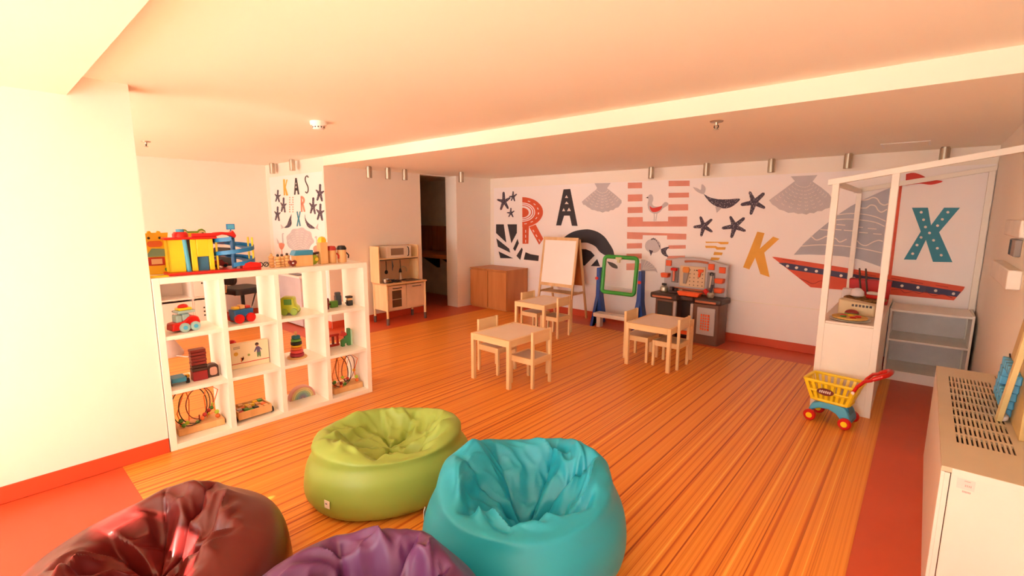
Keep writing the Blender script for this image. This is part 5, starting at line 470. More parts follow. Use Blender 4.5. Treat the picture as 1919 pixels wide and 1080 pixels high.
MB().box(-KD, 0.012, 0.20, -KD+0.012, KW-0.012, 0.57).build('back_panel', BIRCH, t)
top = MB().box(-KD, -0.005, 0.575, 0.012, KW+0.005, 0.595).build('worktop', wood('kitchen_worktop', (236, 196, 150), (222, 176, 124), 'y'), t, 0.003)
CREAMP = mat('cream_door', (236, 204, 172), 0.5)
OVENG = mat('oven_window', (96, 70, 52), 0.15, var=0.2)
# oven door: frame of four rails around a smoked window
d = MB().box(-0.028, 0.04, 0.21, -0.012, 0.345, 0.565)
dr = MB().box(-0.028, 0.04, 0.21, -0.012, 0.10, 0.56).box(-0.028, 0.265, 0.21, -0.012, 0.345, 0.56).box(-0.028, 0.10, 0.21, -0.012, 0.265, 0.245).box(-0.028, 0.10, 0.49, -0.012, 0.265, 0.56).build('oven_door', CREAMP, t, 0.001)
MB().box(-0.024, 0.10, 0.245, -0.018, 0.265, 0.49).build('window', OVENG, dr)
MB().box(-0.017, 0.10, 0.355, -0.012, 0.265, 0.365).build('rack_bar', STEEL, dr)
MB().tube([(-0.012, 0.115, 0.525), (0.012, 0.12, 0.525), (0.012, 0.25, 0.525), (-0.012, 0.255, 0.525)], 0.006).build('handle', DARKM, dr)
dr = MB().box(-0.028, 0.352, 0.21, -0.012, KW-0.03, 0.56).build('cupboard_door', CREAMP, t, 0.001)
MB().tube([(-0.012, 0.46, 0.525), (0.012, 0.465, 0.525), (0.012, 0.60, 0.525), (-0.012, 0.605, 0.525)], 0.006).build('handle', DARKM, dr)
# upper rack
for y0 in (0.0, KW-0.016):
    MB().box(-KD-0.03, y0, 0.595, -0.17, y0+0.016, 1.12).build('rack_side', BIRCH, t, 0.001)
MB().box(-KD-0.03, 0.016, 0.595, -KD-0.022, KW-0.016, 1.12).build('rack_back', mat('rack_back_board', (226, 190, 158), 0.5), t)
MB().box(-KD-0.03, 0.016, 0.93, -0.17, KW-0.016, 0.944).build('rack_shelf', BIRCHY, t)
MB().box(-0.176, 0.016, 0.918, -0.166, KW-0.016, 0.930).build('hanging_rail', DARKM, t)
mwv = MB().box(-KD, 0.15, 0.945, -0.18, 0.58, 1.115).build('microwave', mat('microwave_white', (240, 226, 208), 0.4), t, 0.004)
MB().box(-0.181, 0.22, 0.985, -0.175, 0.44, 1.085).build('window', mat('microwave_window', (150, 124, 104), 0.3), mwv)
MB().tube([(-0.18, 0.515, 0.965), (-0.155, 0.515, 0.975), (-0.15, 0.515, 1.03), (-0.155, 0.515, 1.085), (-0.18, 0.515, 1.098)], 0.007).build('handle', BLACK, mwv)
# sink, tap, hob
MB().box(-0.30, 0.40, 0.594, -0.06, 0.66, 0.599).lathe([(0.09, 0.597), (0.095, 0.603), (0.08, 0.600), (0.001, 0.597)], (-0.17, 0.53, 0), 20).build('sink', DARKM, t)
MB().lathe([(0.028, 0.598), (0.026, 0.64), (0.014, 0.66), (0.013, 0.70)], (-0.27, 0.44, 0), 14).tube([(-0.27, 0.44, 0.69)]+[(-0.27, 0.44+0.055-0.055*math.cos(a), 0.74+0.055*math.sin(a)) for a in [i*PI/10 for i in range(11)]]+[(-0.27, 0.55, 0.715)], 0.010).build('tap', STEEL, t)
MB().lathe([(0.075, 0.595), (0.075, 0.600), (0.06, 0.601)], (-0.14, 0.12, 0), 24).lathe([(0.075, 0.595), (0.075, 0.600), (0.06, 0.601)], (-0.14, 0.27, 0), 24).build('hob', BLACK, t)

# pans and utensils of the toy kitchen
k = thing('toy_saucepan', 'small grey toy saucepan on the play kitchen hob', 'pan', (-5.83, 3.92, 0.602))
MB().lathe([(0.045, 0), (0.05, 0.05), (0.047, 0.05), (0.043, 0.004)], n=20).build('bowl', STEEL, k); MB().tube([(0.045, 0, 0.042), (0.13, 0.05, 0.05)], 0.007).build('handle', BLACK, k)
k = thing('toy_frying_pan', 'flat toy frying pan on the play kitchen worktop', 'pan', (-5.80, 4.06, 0.602))
MB().lathe([(0.055, 0), (0.066, 0.022), (0.063, 0.022), (0.053, 0.004)], n=20).build('bowl', DARKM, k); MB().tube([(0.06, 0, 0.02), (0.06, 0.14, 0.03)], 0.007).build('handle', BLACK, k)
UTY = (('toy_ladle', 3.955, 'ladle'), ('toy_whisk', 4.06, 'whisk'), ('toy_spatula', 4.20, 'spatula'))
for nm, y, w in UTY:
    k = thing(nm, 'black toy %s hanging from the rail of the play kitchen' % w, 'utensil', (-5.87, y, 0.72), group='toy kitchen utensils')
    MB().tube([(0, 0, 0.19), (0.004, 0, 0.10), (0, 0, 0.05)], 0.0055).build('handle', BLACK, k)
    if w == 'ladle': MB().ball((0, 0, 0.025), (0.012, 0.028, 0.03)).build('bowl', BLACK, k)
    elif w == 'whisk':
        b = MB()
        for q in range(4): b.tube([(0.0, 0, 0.19), (0.018*math.cos(q*PI/4), 0.018*math.sin(q*PI/4), 0.11), (0, 0, 0.03)], 0.003, 5)
        b.build('wires', DARKM, k)
    else: MB().prism([(-0.012, 0.06), (0.012, 0.06), (0.028, 0.0), (-0.028, 0.0)], -0.003, 0.003, 'x').build('blade', BLACK, k)

# ---------------------------------------------------------------- wooden easel
t = thing('wooden_easel', 'wooden A-frame easel with white drawing board by the mural', 'easel', (-4.12, 5.85, 0))
EASW = wood('easel_wood', (232, 194, 146), (214, 170, 116), 'z')
Wd = 0.30
def ez(z, front=True): return (-0.19+0.19*z/1.24) if front else (0.29-0.25*z/1.24)
for sx in (-1, 1):
    MB().bar((sx*Wd, ez(0), 0), (sx*Wd, ez(1.24), 1.24), 0.032, 0.022, (0, 1, 0)).build('front_leg', EASW, t, 0.002)
    MB().bar((sx*(Wd+0.0), ez(0, False), 0), (sx*Wd, ez(1.22, False), 1.22), 0.032, 0.022, (0, 1, 0)).build('rear_leg', EASW, t, 0.002)
    MB().bar((sx*Wd, ez(.42)-0.0, .42), (sx*Wd, ez(.42, False), .42), 0.022, 0.03).build('side_stay', EASW, t)
EB = mat('drawing_board', (250, 244, 240), 0.4, var=0.01)
def slant(z0, z1, x0, x1, th, front=True, off=0.0):
    b = MB(); s = -1 if front else 1
    pts = [(ez(z0, front)+s*off, z0), (ez(z1, front)+s*off, z1), (ez(z1, front)+s*(off+th), z1), (ez(z0, front)+s*(off+th), z0)]
    return b.prism(pts, x0, x1, 'x')
slant(0.56, 1.21, -Wd+0.016, Wd-0.016, 0.008, True, -0.004).build('drawing_board', EB, t)
slant(1.20, 1.245, -Wd-0.016, Wd+0.016, 0.022, True, -0.011).build('top_rail', EASW, t)
slant(0.515, 0.56, -Wd-0.016, Wd+0.016, 0.022, True, -0.011).build('bottom_rail', EASW, t)
slant(0.52, 1.20, -Wd+0.016, Wd-0.016, 0.008, False, -0.004).build('blackboard_back', wood('easel_back_panel', (196, 112, 60), (178, 96, 48), 'z'), t)
MB().box(-Wd+0.01, ez(.42)+0.06, 0.40, Wd-0.01, ez(.42, False)-0.02, 0.412).build('tray', EASW, t, 0.002)
MB().cyl((Wd, -0.13, 0.33), (Wd, -0.155, 0.33), 0.012).build('wing_nut', DARKM, t)

# ---------------------------------------------------------------- green and blue plastic easel
t = thing('plastic_easel', 'children\'s plastic easel with green frame and blue legs against the back wall', 'easel', (-3.17, 5.95, 0))
CLEAR = clear_mat('clear_acrylic')
EBLU = mat('easel_blue', (34, 76, 160), 0.4)
def frame_tube(w, h, zc, y): 
    return [(x, y+0.06*(z-zc)/h, z) for x, z in rbox(w, h, 0.045, 6, 0, zc)]
MB().tube(frame_tube(0.50, 0.50, 0.745, -0.03), 0.028, 10, closed=True).build('frame', P_GRN, t)
MB().prism(rbox(0.44, 0.44, 0.03, 4, 0, 0.745), -0.028, -0.022, 'y').build('clear_board', CLEAR, t)
MB().box(-0.045, -0.075, 0.965, 0.045, -0.045, 1.0).box(-0.02, -0.07, 0.925, 0.02, -0.05, 0.966).build('paper_clip', mat('clip_beige', (206, 200, 150), 0.5), t, 0.004)
for sx in (-1, 1):
    b = MB()
    prof = [(sx*0.30, 0.83), (sx*0.345, 0.83), (sx*0.35, 0.42), (sx*0.43, 0.0), (sx*0.36, 0.0), (sx*0.30, 0.16), (sx*0.24, 0.16), (sx*0.285, 0.42)]
    b.prism(prof, -0.06, 0.06, 'y')
    b.prism([(-0.20, 0), (-0.14, 0), (-0.06, 0.42), (-0.03, 0.80), (0.05, 0.80), (0.08, 0.42), (0.17, 0), (0.11, 0), (0.0, 0.30), (-0.05, 0.30)], sx*0.325-0.02, sx*0.325+0.02, 'x')
    l = b.build('leg', EBLU, t, 0.006)
    MB().cyl((sx*0.33, -0.065, 0.68), (sx*0.33, -0.085, 0.68), 0.022).build('knob', P_RED, l)
MB().box(-0.29, -0.22, 0.15, 0.29, -0.05, 0.205).build('tray', mat('easel_tray', (236, 220, 206), 0.45), t, 0.008)
for sx in (-1, 1): MB().box(sx*0.22-0.03, -0.19, 0.0, sx*0.22+0.03, -0.10, 0.15).build('tray_foot', mat('easel_tray', (236, 220, 206), 0.45), t, 0.006)

# ---------------------------------------------------------------- toy workbench
t = thing('toy_workbench', 'grey, brown and orange plastic toy workbench with tool wall', 'toy workbench', (-2.20, 5.93, 0), math.radians(-3))
for x0, x1, nm in ((-0.40, -0.12, 'drawer_unit'), (0.10, 0.43, 'drawer_unit')):
    MB().prism(rbox(x1-x0, 0.30, 0.03, 4, (x0+x1)/2, 0.06), 0.0, 0.50, 'z').build(nm, P_BROWN, t)
MB().box(-0.12, 0.10, 0.06, 0.10, 0.20, 0.50).build('centre_panel', P_DKBR, t)
MB().prism(rbox(0.22, 0.24, 0.01, 3, -0.01, 0.09), 0.04, 0.07, 'z').build('bottom_shelf', P_DKBR, t)
cnt = [(-0.47, -0.10), (-0.10, -0.13), (-0.05, -0.06), (0.10, -0.06), (0.14, -0.13), (0.45, -0.10), (0.46, 0.20), (-0.47, 0.20)]
MB().prism(cnt, 0.50, 0.575, 'z').build('worktop', P_DKBR, t, 0.02, 3)
for x0, x1 in ((-0.42, -0.15), (0.15, 0.40)): MB().box(x0, -0.135, 0.52, x1, -0.115, 0.545).build('worktop_trim', mat('copper_trim', (196, 116, 84), 0.4), t, 0.004)
MB().box(-0.36, -0.098, 0.28, -0.16, -0.085, 0.47).build('niche', BLACK, t, 0.004)
dr = MB().box(0.17, -0.105, 0.12, 0.39, -0.088, 0.46).build('door', P_GREY, t, 0.008)
MB().box(0.22, -0.112, 0.18, 0.33, -0.102, 0.38).build('orange_inset', P_ORA, dr, 0.006)
g = MB()
for i in range(1, 4): g.box(0.22+0.11*i/4-0.004, -0.116, 0.18, 0.22+0.11*i/4+0.004, -0.108, 0.38)
for i in range(1, 6): g.box(0.22, -0.116, 0.18+0.2*i/6-0.004, 0.33, -0.108, 0.18+0.2*i/6+0.004)
g.build('inset_grid', P_GREY, dr)
for xx in (-0.125, 0.098): MB().box(xx-0.018, -0.10, 0.08, xx+0.018, -0.06, 0.49).build('corner_post', P_GREY, t, 0.008)
# tool wall
wall = [(-0.40, 0.56), (0.41, 0.56), (0.42, 0.97), (0.27, 1.0), (0.12, 1.03), (-0.04, 1.04), (-0.2, 1.03), (-0.30, 1.01), (-0.40, 1.0)]
MB().prism(wall, 0.14, 0.20, 'y').build('tool_wall', P_GREY, t, 0.015, 3)
MB().box(-0.18, 0.125, 0.66, 0.15, 0.142, 0.93).build('peg_board', mat('peg_board', (226, 196, 160), 0.5), t, 0.006)
for i in range(6):
    for j in range(5):
        if i > 1: MB().cyl((-0.15+i*0.054, 0.126, 0.69+j*0.048), (-0.15+i*0.054, 0.120, 0.69+j*0.048), 0.006, n=8).build('peg_hole', P_DKBR, t)
for x, z in ((-0.34, 0.95), (0.22, 0.94), (0.355, 0.91)): MB().box(x-0.038, 0.118, z-0.038, x+0.038, 0.142, z+0.038).build('orange_box', P_ORA, t, 0.006)
MB().tube([(-0.12+0.3*i/8, 0.125, 0.985+0.012*math.sin(PI*i/8)) for i in range(9)], 0.014, 8).build('lamp_bar', mat('copper_trim', (196, 116, 84), 0.4), t)
for z in (0.63, 0.595): MB().box(-0.30, 0.10, z-0.01, 0.20, 0.145, z+0.012).build('tool_ledge', mat('copper_trim', (196, 116, 84), 0.4), t, 0.005)
for x, z in ((-0.36, 0.80), (0.345, 0.79), (0.345, 0.67)): MB().prism([(x-0.055, z+0.02), (x+0.055, z+0.02), (x+0.045, z-0.04), (x-0.045, z-0.04)], 0.05, 0.142, 'y').build('orange_bin', P_ORA, t, 0.01, 3)
MB().box(-0.29, 0.118, 0.70, -0.20, 0.142, 0.90).build('tool_recess', mat('grey_dark_plastic', (140, 132, 132), 0.45), t, 0.005)
MB().box(0.18, 0.118, 0.64, 0.27, 0.142, 0.87).build('tool_recess', mat('grey_dark_plastic', (140, 132, 132), 0.45), t, 0.005)
def wb(dx, dy, dz):
    a = math.radians(-3); return (-2.20+dx*math.cos(a)-dy*math.sin(a), 5.93+dx*math.sin(a)+dy*math.cos(a), dz)
WBR = math.radians(-3)
k = thing('toy_hammer', 'orange and red toy hammer in the left recess of the workbench', 'toy tool', wb(-0.245, 0.094, 0.72), WBR)
MB().box(-0.012, -0.01, 0, 0.012, 0.01, 0.15).build('handle', mat('toy_coral', (238, 130, 100), 0.4), k, 0.004); MB().cyl((-0.04, 0, 0.155), (0.04, 0, 0.155), 0.02).build('head', P_RED, k)
k = thing('toy_saw', 'toy saw with orange handle and grey blade on the peg board', 'toy tool', wb(-0.105, 0.112, 0.70), WBR)
MB().prism([(-0.02, 0.0), (0.02, 0.0), (0.05, 0.15), (-0.02, 0.15)], -0.004, 0.004, 'y').build('blade', mat('toy_blade', (150, 138, 130), 0.35), k); MB().prism(rbox(0.085, 0.075, 0.02, 4, 0.012, 0.18), -0.01, 0.01, 'y').build('handle', mat('toy_amber', (232, 140, 50), 0.4), k, 0.004)
k = thing('toy_drill', 'orange toy drill hanging on the right of the peg board', 'toy tool', wb(0.085, 0.106, 0.80), WBR)
MB().prism([(-0.02, 0.10), (0.05, 0.10), (0.05, 0.07), (0.02, 0.06), (0.01, 0.0), (-0.015, 0.0), (-0.01, 0.06), (-0.02, 0.07)], -0.012, 0.012, 'y').build('body', P_ORA, k, 0.006); MB().cyl((-0.02, 0, 0.085), (-0.045, 0, 0.085), 0.006).build('bit', DARKM, k)
k = thing('toy_wrench', 'black and white toy wrench in the right recess of the workbench', 'toy tool', wb(0.225, 0.105, 0.66), WBR)
MB().bar((0, 0, 0.02), (0.012, 0, 0.17), 0.02, 0.012, (0, 1, 0)).build('shaft', mat('toy_white', (226, 214, 200), 0.4), k, 0.004); MB().tube(arc((0.014, 0, 0.19), 0.02, -40, 220, 9), 0.008, 8).build('jaw', BLACK, k)
k = thing('toy_kettle', 'small silver toy pot with black knob on the workbench left end', 'toy pot', wb(-0.34, 0.03, 0.577), WBR)
MB().lathe([(0.035, 0), (0.052, 0.02), (0.05, 0.06), (0.03, 0.075), (0.01, 0.08)], n=18).build('body', mat('toy_silver', (190, 186, 170), 0.3, .6), k); MB().box(-0.03, -0.015, 0.085, 0.03, 0.015, 0.112).box(-0.008, -0.008, 0.075, 0.008, 0.008, 0.09).build('knob', BLACK, k, 0.005)
k = thing('toy_vice', 'dark toy vice on the middle of the workbench', 'toy tool', wb(-0.19, 0.03, 0.577), WBR)
MB().box(-0.07, -0.04, 0, 0.07, 0.04, 0.03).box(-0.06, -0.03, 0.03, -0.02, 0.03, 0.075).box(0.0, -0.03, 0.03, 0.04, 0.03, 0.065).build('body', P_DKBR, k, 0.006); MB().cyl((0.04, 0, 0.05), (0.10, 0, 0.05), 0.008).build('screw', STEEL, k)
tag(MB().prism([(-0.15, 0.055), (0.15, 0.055), (0.12, 0.0), (-0.12, 0.0)], -0.05, 0.05, 'y').build('toy_tray', P_ORA, None, 0.008, loc=wb(0.05, -0.07, 0.577), rz=WBR), 'wide orange toy tray on the front of the workbench', 'tray')
k = thing('toy_torch', 'silver and red toy torch with dark grip on the workbench right end', 'toy tool', wb(0.29, -0.02, 0.577), WBR)
MB().lathe([(0.03, 0), (0.042, 0.02), (0.042, 0.05), (0.03, 0.065)], n=16).build('body', mat('toy_silver', (190, 186, 170), 0.3, .6), k); MB().tube([(0, 0, 0.06), (0.004, 0.02, 0.16)], [0.013, 0.016], 10).build('grip', mat('toy_indigo', (54, 40, 62), 0.4), k)
MB().bar((-0.03, 0.03, 0.03), (-0.09, 0.03, 0.09), 0.05, 0.05).build('nozzle', P_RED, k, 0.008)
k = thing('tool_pile', 'orange and cream tray of toy tools on the lower shelf of the workbench', 'toy tools', wb(-0.01, 0.02, 0.07), WBR)
MB().box(-0.09, -0.08, 0, 0.09, 0.08, 0.05).build('tray', P_ORA, k, 0.008)
MB().box(-0.07, -0.07, 0.05, 0.06, -0.03, 0.09).build('cream_tool', mat('toy_white', (226, 214, 200), 0.4), k, 0.008); MB().box(-0.05, -0.01, 0.05, 0.07, 0.04, 0.08).build('grey_tool', P_GREY, k, 0.008)
# ---------------------------------------------------------------- white play shop (counter, posts, lean-to roof frame, shelf unit)
t = thing('play_shop', 'white wooden play shop with counter, open roof frame and shelves in the back right corner', 'play house', (0, 0, 0))
X0, X1, Y0, Y1 = -0.59, -0.185, 4.485, 6.20
def roofz(x): return 1.835+0.165*(x-X0)
ct = MB().box(X0+0.045, Y0+0.004, 0.06, X1-0.045, Y0+0.02, 0.715).build('counter_front', WHITEP, t, 0.001)
MB().box(X0+0.02, Y0+0.001, 0.0, X1-0.02, Y0+0.012, 0.095).build('counter_plinth', WHITEP, t, 0.002)
MB().box(X1-0.022, Y0+0.04, 0.0, X1-0.006, Y1-0.5, 0.715).build('counter_side', WHITEP, t, 0.001)
MB().box(X0+0.006, Y0+0.04, 0.0, X0+0.022, Y1, 0.715).build('counter_side', WHITEP, t, 0.001)
MB().box(X0+0.006, Y0+0.02, 0.715, X1-0.006, Y1, 0.732).build('counter_top', mat('counter_white', (238, 222, 208), 0.4, var=0.01), t, 0.001)
for x, y in ((X0, Y0), (X1-0.045, Y0), (X0, Y1-0.045), (0.375, Y1-0.03)):
    xx = x+0.022
    MB().box(x, y, 0, x+0.045, y+0.04, roofz(xx)-0.012).build('post', WHITEP, t, 0.002)
for y in (Y0-0.004, Y1-0.045):
    MB().prism([(X0-0.03, roofz(X0-0.03)-0.022), (RX-0.005, roofz(RX)-0.022), (RX-0.005, roofz(RX)+0.022), (X0-0.03, roofz(X0-0.03)+0.022)], y, y+0.045, 'y').build('roof_beam', WHITEP, t, 0.002)
for x in (X0, ):
    MB().box(x+0.006, Y0+0.04, roofz(x)-0.03, x+0.04, Y1-0.045, roofz(x)+0.01).build('roof_rail', WHITEP, t, 0.002)
# low shelf unit
u = MB().box(X1, 5.74, 0.0, X1+0.018, Y1, 0.70).build('shelf_side', WHITEP, t, 0.001)
MB().box(0.385, 5.74, 0.0, 0.403, Y1, 0.70).build('shelf_side', WHITEP, t, 0.001)
for z, nm in ((0.088, 'shelf_board'), (0.395, 'shelf_board'), (0.682, 'unit_top')):
    MB().box(X1+0.018, 5.745 if z < 0.6 else 5.735, z-0.009, 0.385, Y1, z+0.009).build(nm, WHITEP, t, 0.001)
MB().box(X1+0.018, 5.75, 0.0, 0.385, 5.765, 0.079).build('kick_board', WHITEP, t, 0.001)
MB().box(X1+0.018, Y1-0.012, 0.07, 0.385, Y1-0.004, 0.69).build('unit_back', mat('unit_back_white', (232, 224, 222), 0.5), t)

# play food on the counter
CT = 0.7325
k = thing('toy_plate', 'pale oval plate with toy pizza on the front of the shop counter', 'toy food', (-0.40, 4.65, CT))
MB().lathe([(0.09, 0), (0.14, 0.012), (0.135, 0.016), (0.085, 0.005)], n=28).build('plate', mat('toy_plate_glaze', (214, 208, 196), 0.3), k)
MB().lathe([(0.085, 0.008), (0.12, 0.02), (0.122, 0.03), (0.10, 0.034), (0.09, 0.028)], n=28).build('crust', mat('pizza_crust', (226, 180, 96), 0.6), k)
for a, m_ in ((0.3, P_RED), (1.5, P_YEL), (2.6, P_RED), (3.9, W_GRN), (5.2, P_RED)): MB().lathe([(0.022, 0.028), (0.024, 0.036), (0.016, 0.04)], (0.055*math.cos(a), 0.055*math.sin(a), 0), 12).build('topping', m_, k)
k = thing('toy_cash_box', 'cream toy box with printed dark line behind the plate on the shop counter', 'toy', (-0.38, 4.97, CT), math.radians(-8))
MB().prism([(-0.13, 0), (0.13, 0), (0.13, 0.10), (-0.13, 0.13)], -0.06, 0.06, 'y').build('body', mat('toy_cream', (232, 210, 168), 0.5), k, 0.012, 3)
g = MB()
for i in range(6): g.box(-0.03+i*0.025, -0.0615, 0.075, -0.013+i*0.025, -0.059, 0.095)
o = g.build('printed_letters', P_DKBR, k); o['kind'] = 'stuff'
k = thing('toy_red_burger', 'dark red round toy food leaning on the cream box', 'toy food', (-0.405, 4.835, CT))
MB().ball((0, 0, 0.03), (0.05, 0.032, 0.03)).build('bun', mat('dark_red_toy', (150, 40, 34), 0.4), k); MB().lathe([(0.045, 0.018), (0.053, 0.024), (0.045, 0.03)], n=16).build('filling', W_GRN, k)
k = thing('toy_basket', 'woven brown toy basket at the middle of the shop counter', 'basket', (-0.36, 5.32, CT))
MB().lathe([(0.10, 0), (0.15, 0.09), (0.155, 0.10), (0.14, 0.10), (0.095, 0.008)], n=22).build('bowl', mat('wicker', (182, 138, 80), 0.7, var=0.35, scale=60), k)
MB().tube(arc((0, 0, 0.095), 0.152, 0, 360, 25, 'xy'), 0.009, 6).build('rim', mat('wicker', (182, 138, 80), 0.7), k)
tag(MB().lathe([(0.02, 0), (0.055, 0.02), (0.05, 0.06), (0.025, 0.085), (0.004, 0.09)], n=16).build('toy_bread', mat('toy_offwhite', (236, 230, 236), 0.5), loc=(-0.42, 5.30, CT+0.10)), 'white toy bun on top of the woven basket', 'toy food')
k = thing('toy_package', 'white and red toy package on the right of the woven basket', 'toy food', (-0.29, 5.33, CT+0.10), math.radians(-20))
MB().box(-0.06, -0.035, 0, 0.06, 0.035, 0.035).build('red_base', P_RED, k, 0.008); MB().box(-0.058, -0.033, 0.035, 0.058, 0.033, 0.06).build('white_lid', mat('toy_white', (226, 214, 200), 0.4), k, 0.008)
k = thing('shopping_bag', 'red toy bag with dark handles at the back of the shop counter', 'bag', (-0.36, 5.72, CT))
MB().prism([(-0.15, 0), (0.15, 0), (0.165, 0.23), (-0.165, 0.23)], -0.055, 0.055, 'y').build('body', mat('bag_red', (196, 22, 26), 0.55), k, 0.006)
for x in (-0.05, 0.0): MB().tube([(x-0.01, -0.058, 0.10), (x-0.03, -0.062, 0.22), (x-0.045, -0.03, 0.33), (x-0.03, 0.0, 0.22)], 0.008, 6).build('handle', W_DKBR, k)
tag(MB().box(-0.06, -0.05, 0, 0.06, 0.05, 0.14).build('small_carton', mat('toy_offwhite', (236, 230, 236), 0.5), None, 0.004, loc=(-0.50, 5.60, CT)), 'small white carton beside the red bag on the counter', 'carton')

# ---------------------------------------------------------------- shopping trolley
TA = math.radians(-8)
t = thing('shopping_trolley', 'yellow, blue and red plastic toy shopping trolley on the striped floor', 'toy trolley', (-0.415, 4.24, 0.002), TA)
# chassis: an arched blue body on two axles
arch = [(-0.135, 0.045), (-0.13, 0.085), (-0.11, 0.135), (-0.06, 0.158), (0.05, 0.162), (0.10, 0.155), (0.125, 0.12), (0.145, 0.075), (0.148, 0.035), (0.11, 0.028), (0.085, 0.055), (0.05, 0.092), (0.0, 0.112), (-0.06, 0.106), (-0.10, 0.085), (-0.115, 0.05)]
MB().prism(arch, -0.085, 0.085, 'y').build('chassis', P_SKY, t, 0.014, 3)
MB().prism([(0.045, 0.16), (0.115, 0.16), (0.15, 0.05), (0.125, 0.02), (0.09, 0.06), (0.055, 0.10)], -0.06, 0.06, 'y').build('front_fairing', mat('sky_dark_plastic', (40, 140, 190), 0.3), t, 0.01, 3)
for x, z in ((-0.112, 0.043), (0.118, 0.043)):
    for y in (-0.105, 0.105):
        wh = MB().lathe([(0.012, -0.018), (0.036, -0.018), (0.043, -0.010), (0.043, 0.010), (0.036, 0.018), (0.012, 0.018)], (x, y, z), 24, 'y').build('wheel', P_RED, t)
        MB().lathe([(0.002, -0.022), (0.02, -0.021), (0.023, -0.017), (0.023, 0.017), (0.02, 0.021), (0.002, 0.022)], (x, y, z), 18, 'y').build('hub_cap', P_YEL, wh)
# basket built from rails and slats so that the openings are real
bt, bb, ztop, zbot = (0.172, 0.122), (0.12, 0.085), 0.325, 0.165
def bp(u, v, s):       # u along rim perimeter corner signs, s height 0..1
    return ((bb[0]+(bt[0]-bb[0])*s)*u-0.02*(1-s)*0, (bb[1]+(bt[1]-bb[1])*s)*v, zbot+(ztop-zbot)*s)
def loop(s, r, name):
    hx, hy, z = bb[0]+(bt[0]-bb[0])*s, bb[1]+(bt[1]-bb[1])*s, zbot+(ztop-zbot)*s
    MB().tube([(x, y, z) for x, y in rbox(2*hx, 2*hy, 0.035, 5)], r, 8, closed=True).build(name, P_YEL, t)
loop(1.0, 0.012, 'basket_rim'); loop(0.52, 0.009, 'basket_rail'); loop(0.06, 0.012, 'basket_rail')
MB().prism(rbox(2*bb[0], 2*bb[1], 0.03, 4), zbot-0.004, zbot+0.006, 'z').build('basket_floor', P_YEL, t)
for v in (-1, 1):
    for i in range(8):
        u = -0.9+1.8*i/7; MB().bar(bp(u, v, 0.02), bp(u, v, 1.0), 0.020, 0.007, (0, 1, 0)).build('basket_slat', P_YEL, t)
for u in (-1, 1):
    for i in range(5):
        v = -0.8+1.6*i/4; MB().bar(bp(u, v, 0.02), bp(u, v, 1.0), 0.020, 0.007, (1, 0, 0)).build('basket_slat', P_YEL, t)
bd = MB().prism([(0.055*math.cos(a)-0.02, 0.255+0.026*math.sin(a)) for a in [i*PI/12 for i in range(24)]], -0.128, -0.116, 'y').build('oval_badge', mat('badge_brown', (120, 40, 30), 0.4), t)
bd['label'] = 'dark red oval badge with white lettering'
g = MB()
for i in range(6): g.prism([(-0.058+i*0.013, 0.248), (-0.050+i*0.013, 0.247), (-0.048+i*0.013, 0.265+0.004*(i%2)), (-0.056+i*0.013, 0.266)], -0.1305, -0.127, 'y')
o = g.build('badge_lettering', mat('badge_white', (250, 236, 228), 0.4), bd); o['kind'] = 'stuff'
for v in (-1, 1):
    h = MB().tube([(0.15, v*0.125, 0.30), (0.175, v*0.125, 0.355), (0.21, v*0.12, 0.40), (0.245, v*0.11, 0.415), (0.27, v*0.10, 0.44)], 0.016, 10, flat=0.75).build('handle_arm', P_RED, t)
    MB().cyl((0.155, v*0.135, 0.305), (0.155, v*0.148, 0.305), 0.011, n=12).build('rivet', mat('badge_white', (250, 236, 228), 0.4), h)
MB().tube([(0.255, -0.108, 0.425), (0.30, -0.10, 0.455), (0.325, -0.06, 0.465), (0.33, 0.0, 0.467), (0.325, 0.06, 0.465), (0.30, 0.10, 0.455), (0.255, 0.108, 0.425)], 0.016, 10).build('handle_bar', P_RED, t)

# ---------------------------------------------------------------- radiator cabinet along the right wall
GRILLE = mat('radiator_top_enamel', (214, 196, 166), 0.45, var=0.02)
CASE = mat('radiator_case_enamel', (240, 230, 218), 0.4, var=0.015)
t = thing('fan_coil_unit', 'long cream metal heating unit with slotted top grille along the right wall', 'radiator', (0, 0, 0))
RX0, RX1, RY0, RY1, RZ = 0.137, 0.425, 2.374, 4.01, 0.62
MB().box(RX0, RY0, 0, RX0+0.012, RY1, RZ-0.022).build('front_panel', CASE, t, 0.002)
MB().box(RX0+0.03, RY0, 0, RX1, RY0+0.012, RZ-0.024).build('end_panel', CASE, t, 0.002)
MB().box(RX0+0.004, RY0+0.002, 0, RX0+0.0275, RY0+0.012, RZ-0.024).build('end_stile', CASE, t, 0.002)
MB().box(RX0, RY1-0.012, 0, RX1, RY1, RZ-0.022).build('end_panel', CASE, t, 0.002)
MB().box(RX0+0.02, RY0+0.02, RZ-0.17, RX1, RY1-0.02, RZ-0.15).build('inner_tray', BLACK, t)
# slotted top: cells of a real grid, one slot each
gx0, gx1, gy0, gy1, NX, NY = 0.185, 0.37, 2.66, 3.80, 12, 9
b = MB()
b.box(RX0, RY0, RZ-0.02, gx0, RY1, RZ).box(gx1, RY0, RZ-0.02, RX1, RY1, RZ).box(gx0, RY0, RZ-0.02, gx1, gy0, RZ).box(gx0, gy1, RZ-0.02, gx1, RY1, RZ)
b.build('top_panel', GRILLE, t)
px, py = (gx1-gx0)/NX, (gy1-gy0)/NY
for i in range(NX+1):
    w = px*0.27
    x = gx0+i*px; MB().box(max(gx0, x-w), gy0, RZ-0.012, min(gx1, x+w), gy1, RZ-0.0002).build('grille_bar', GRILLE, t)
for j in range(NY+1):
    y = gy0+j*py; MB().box(gx0, max(gy0, y-0.012), RZ-0.012, gx1, min(gy1, y+0.012), RZ-0.0004).build('grille_bar', GRILLE, t)
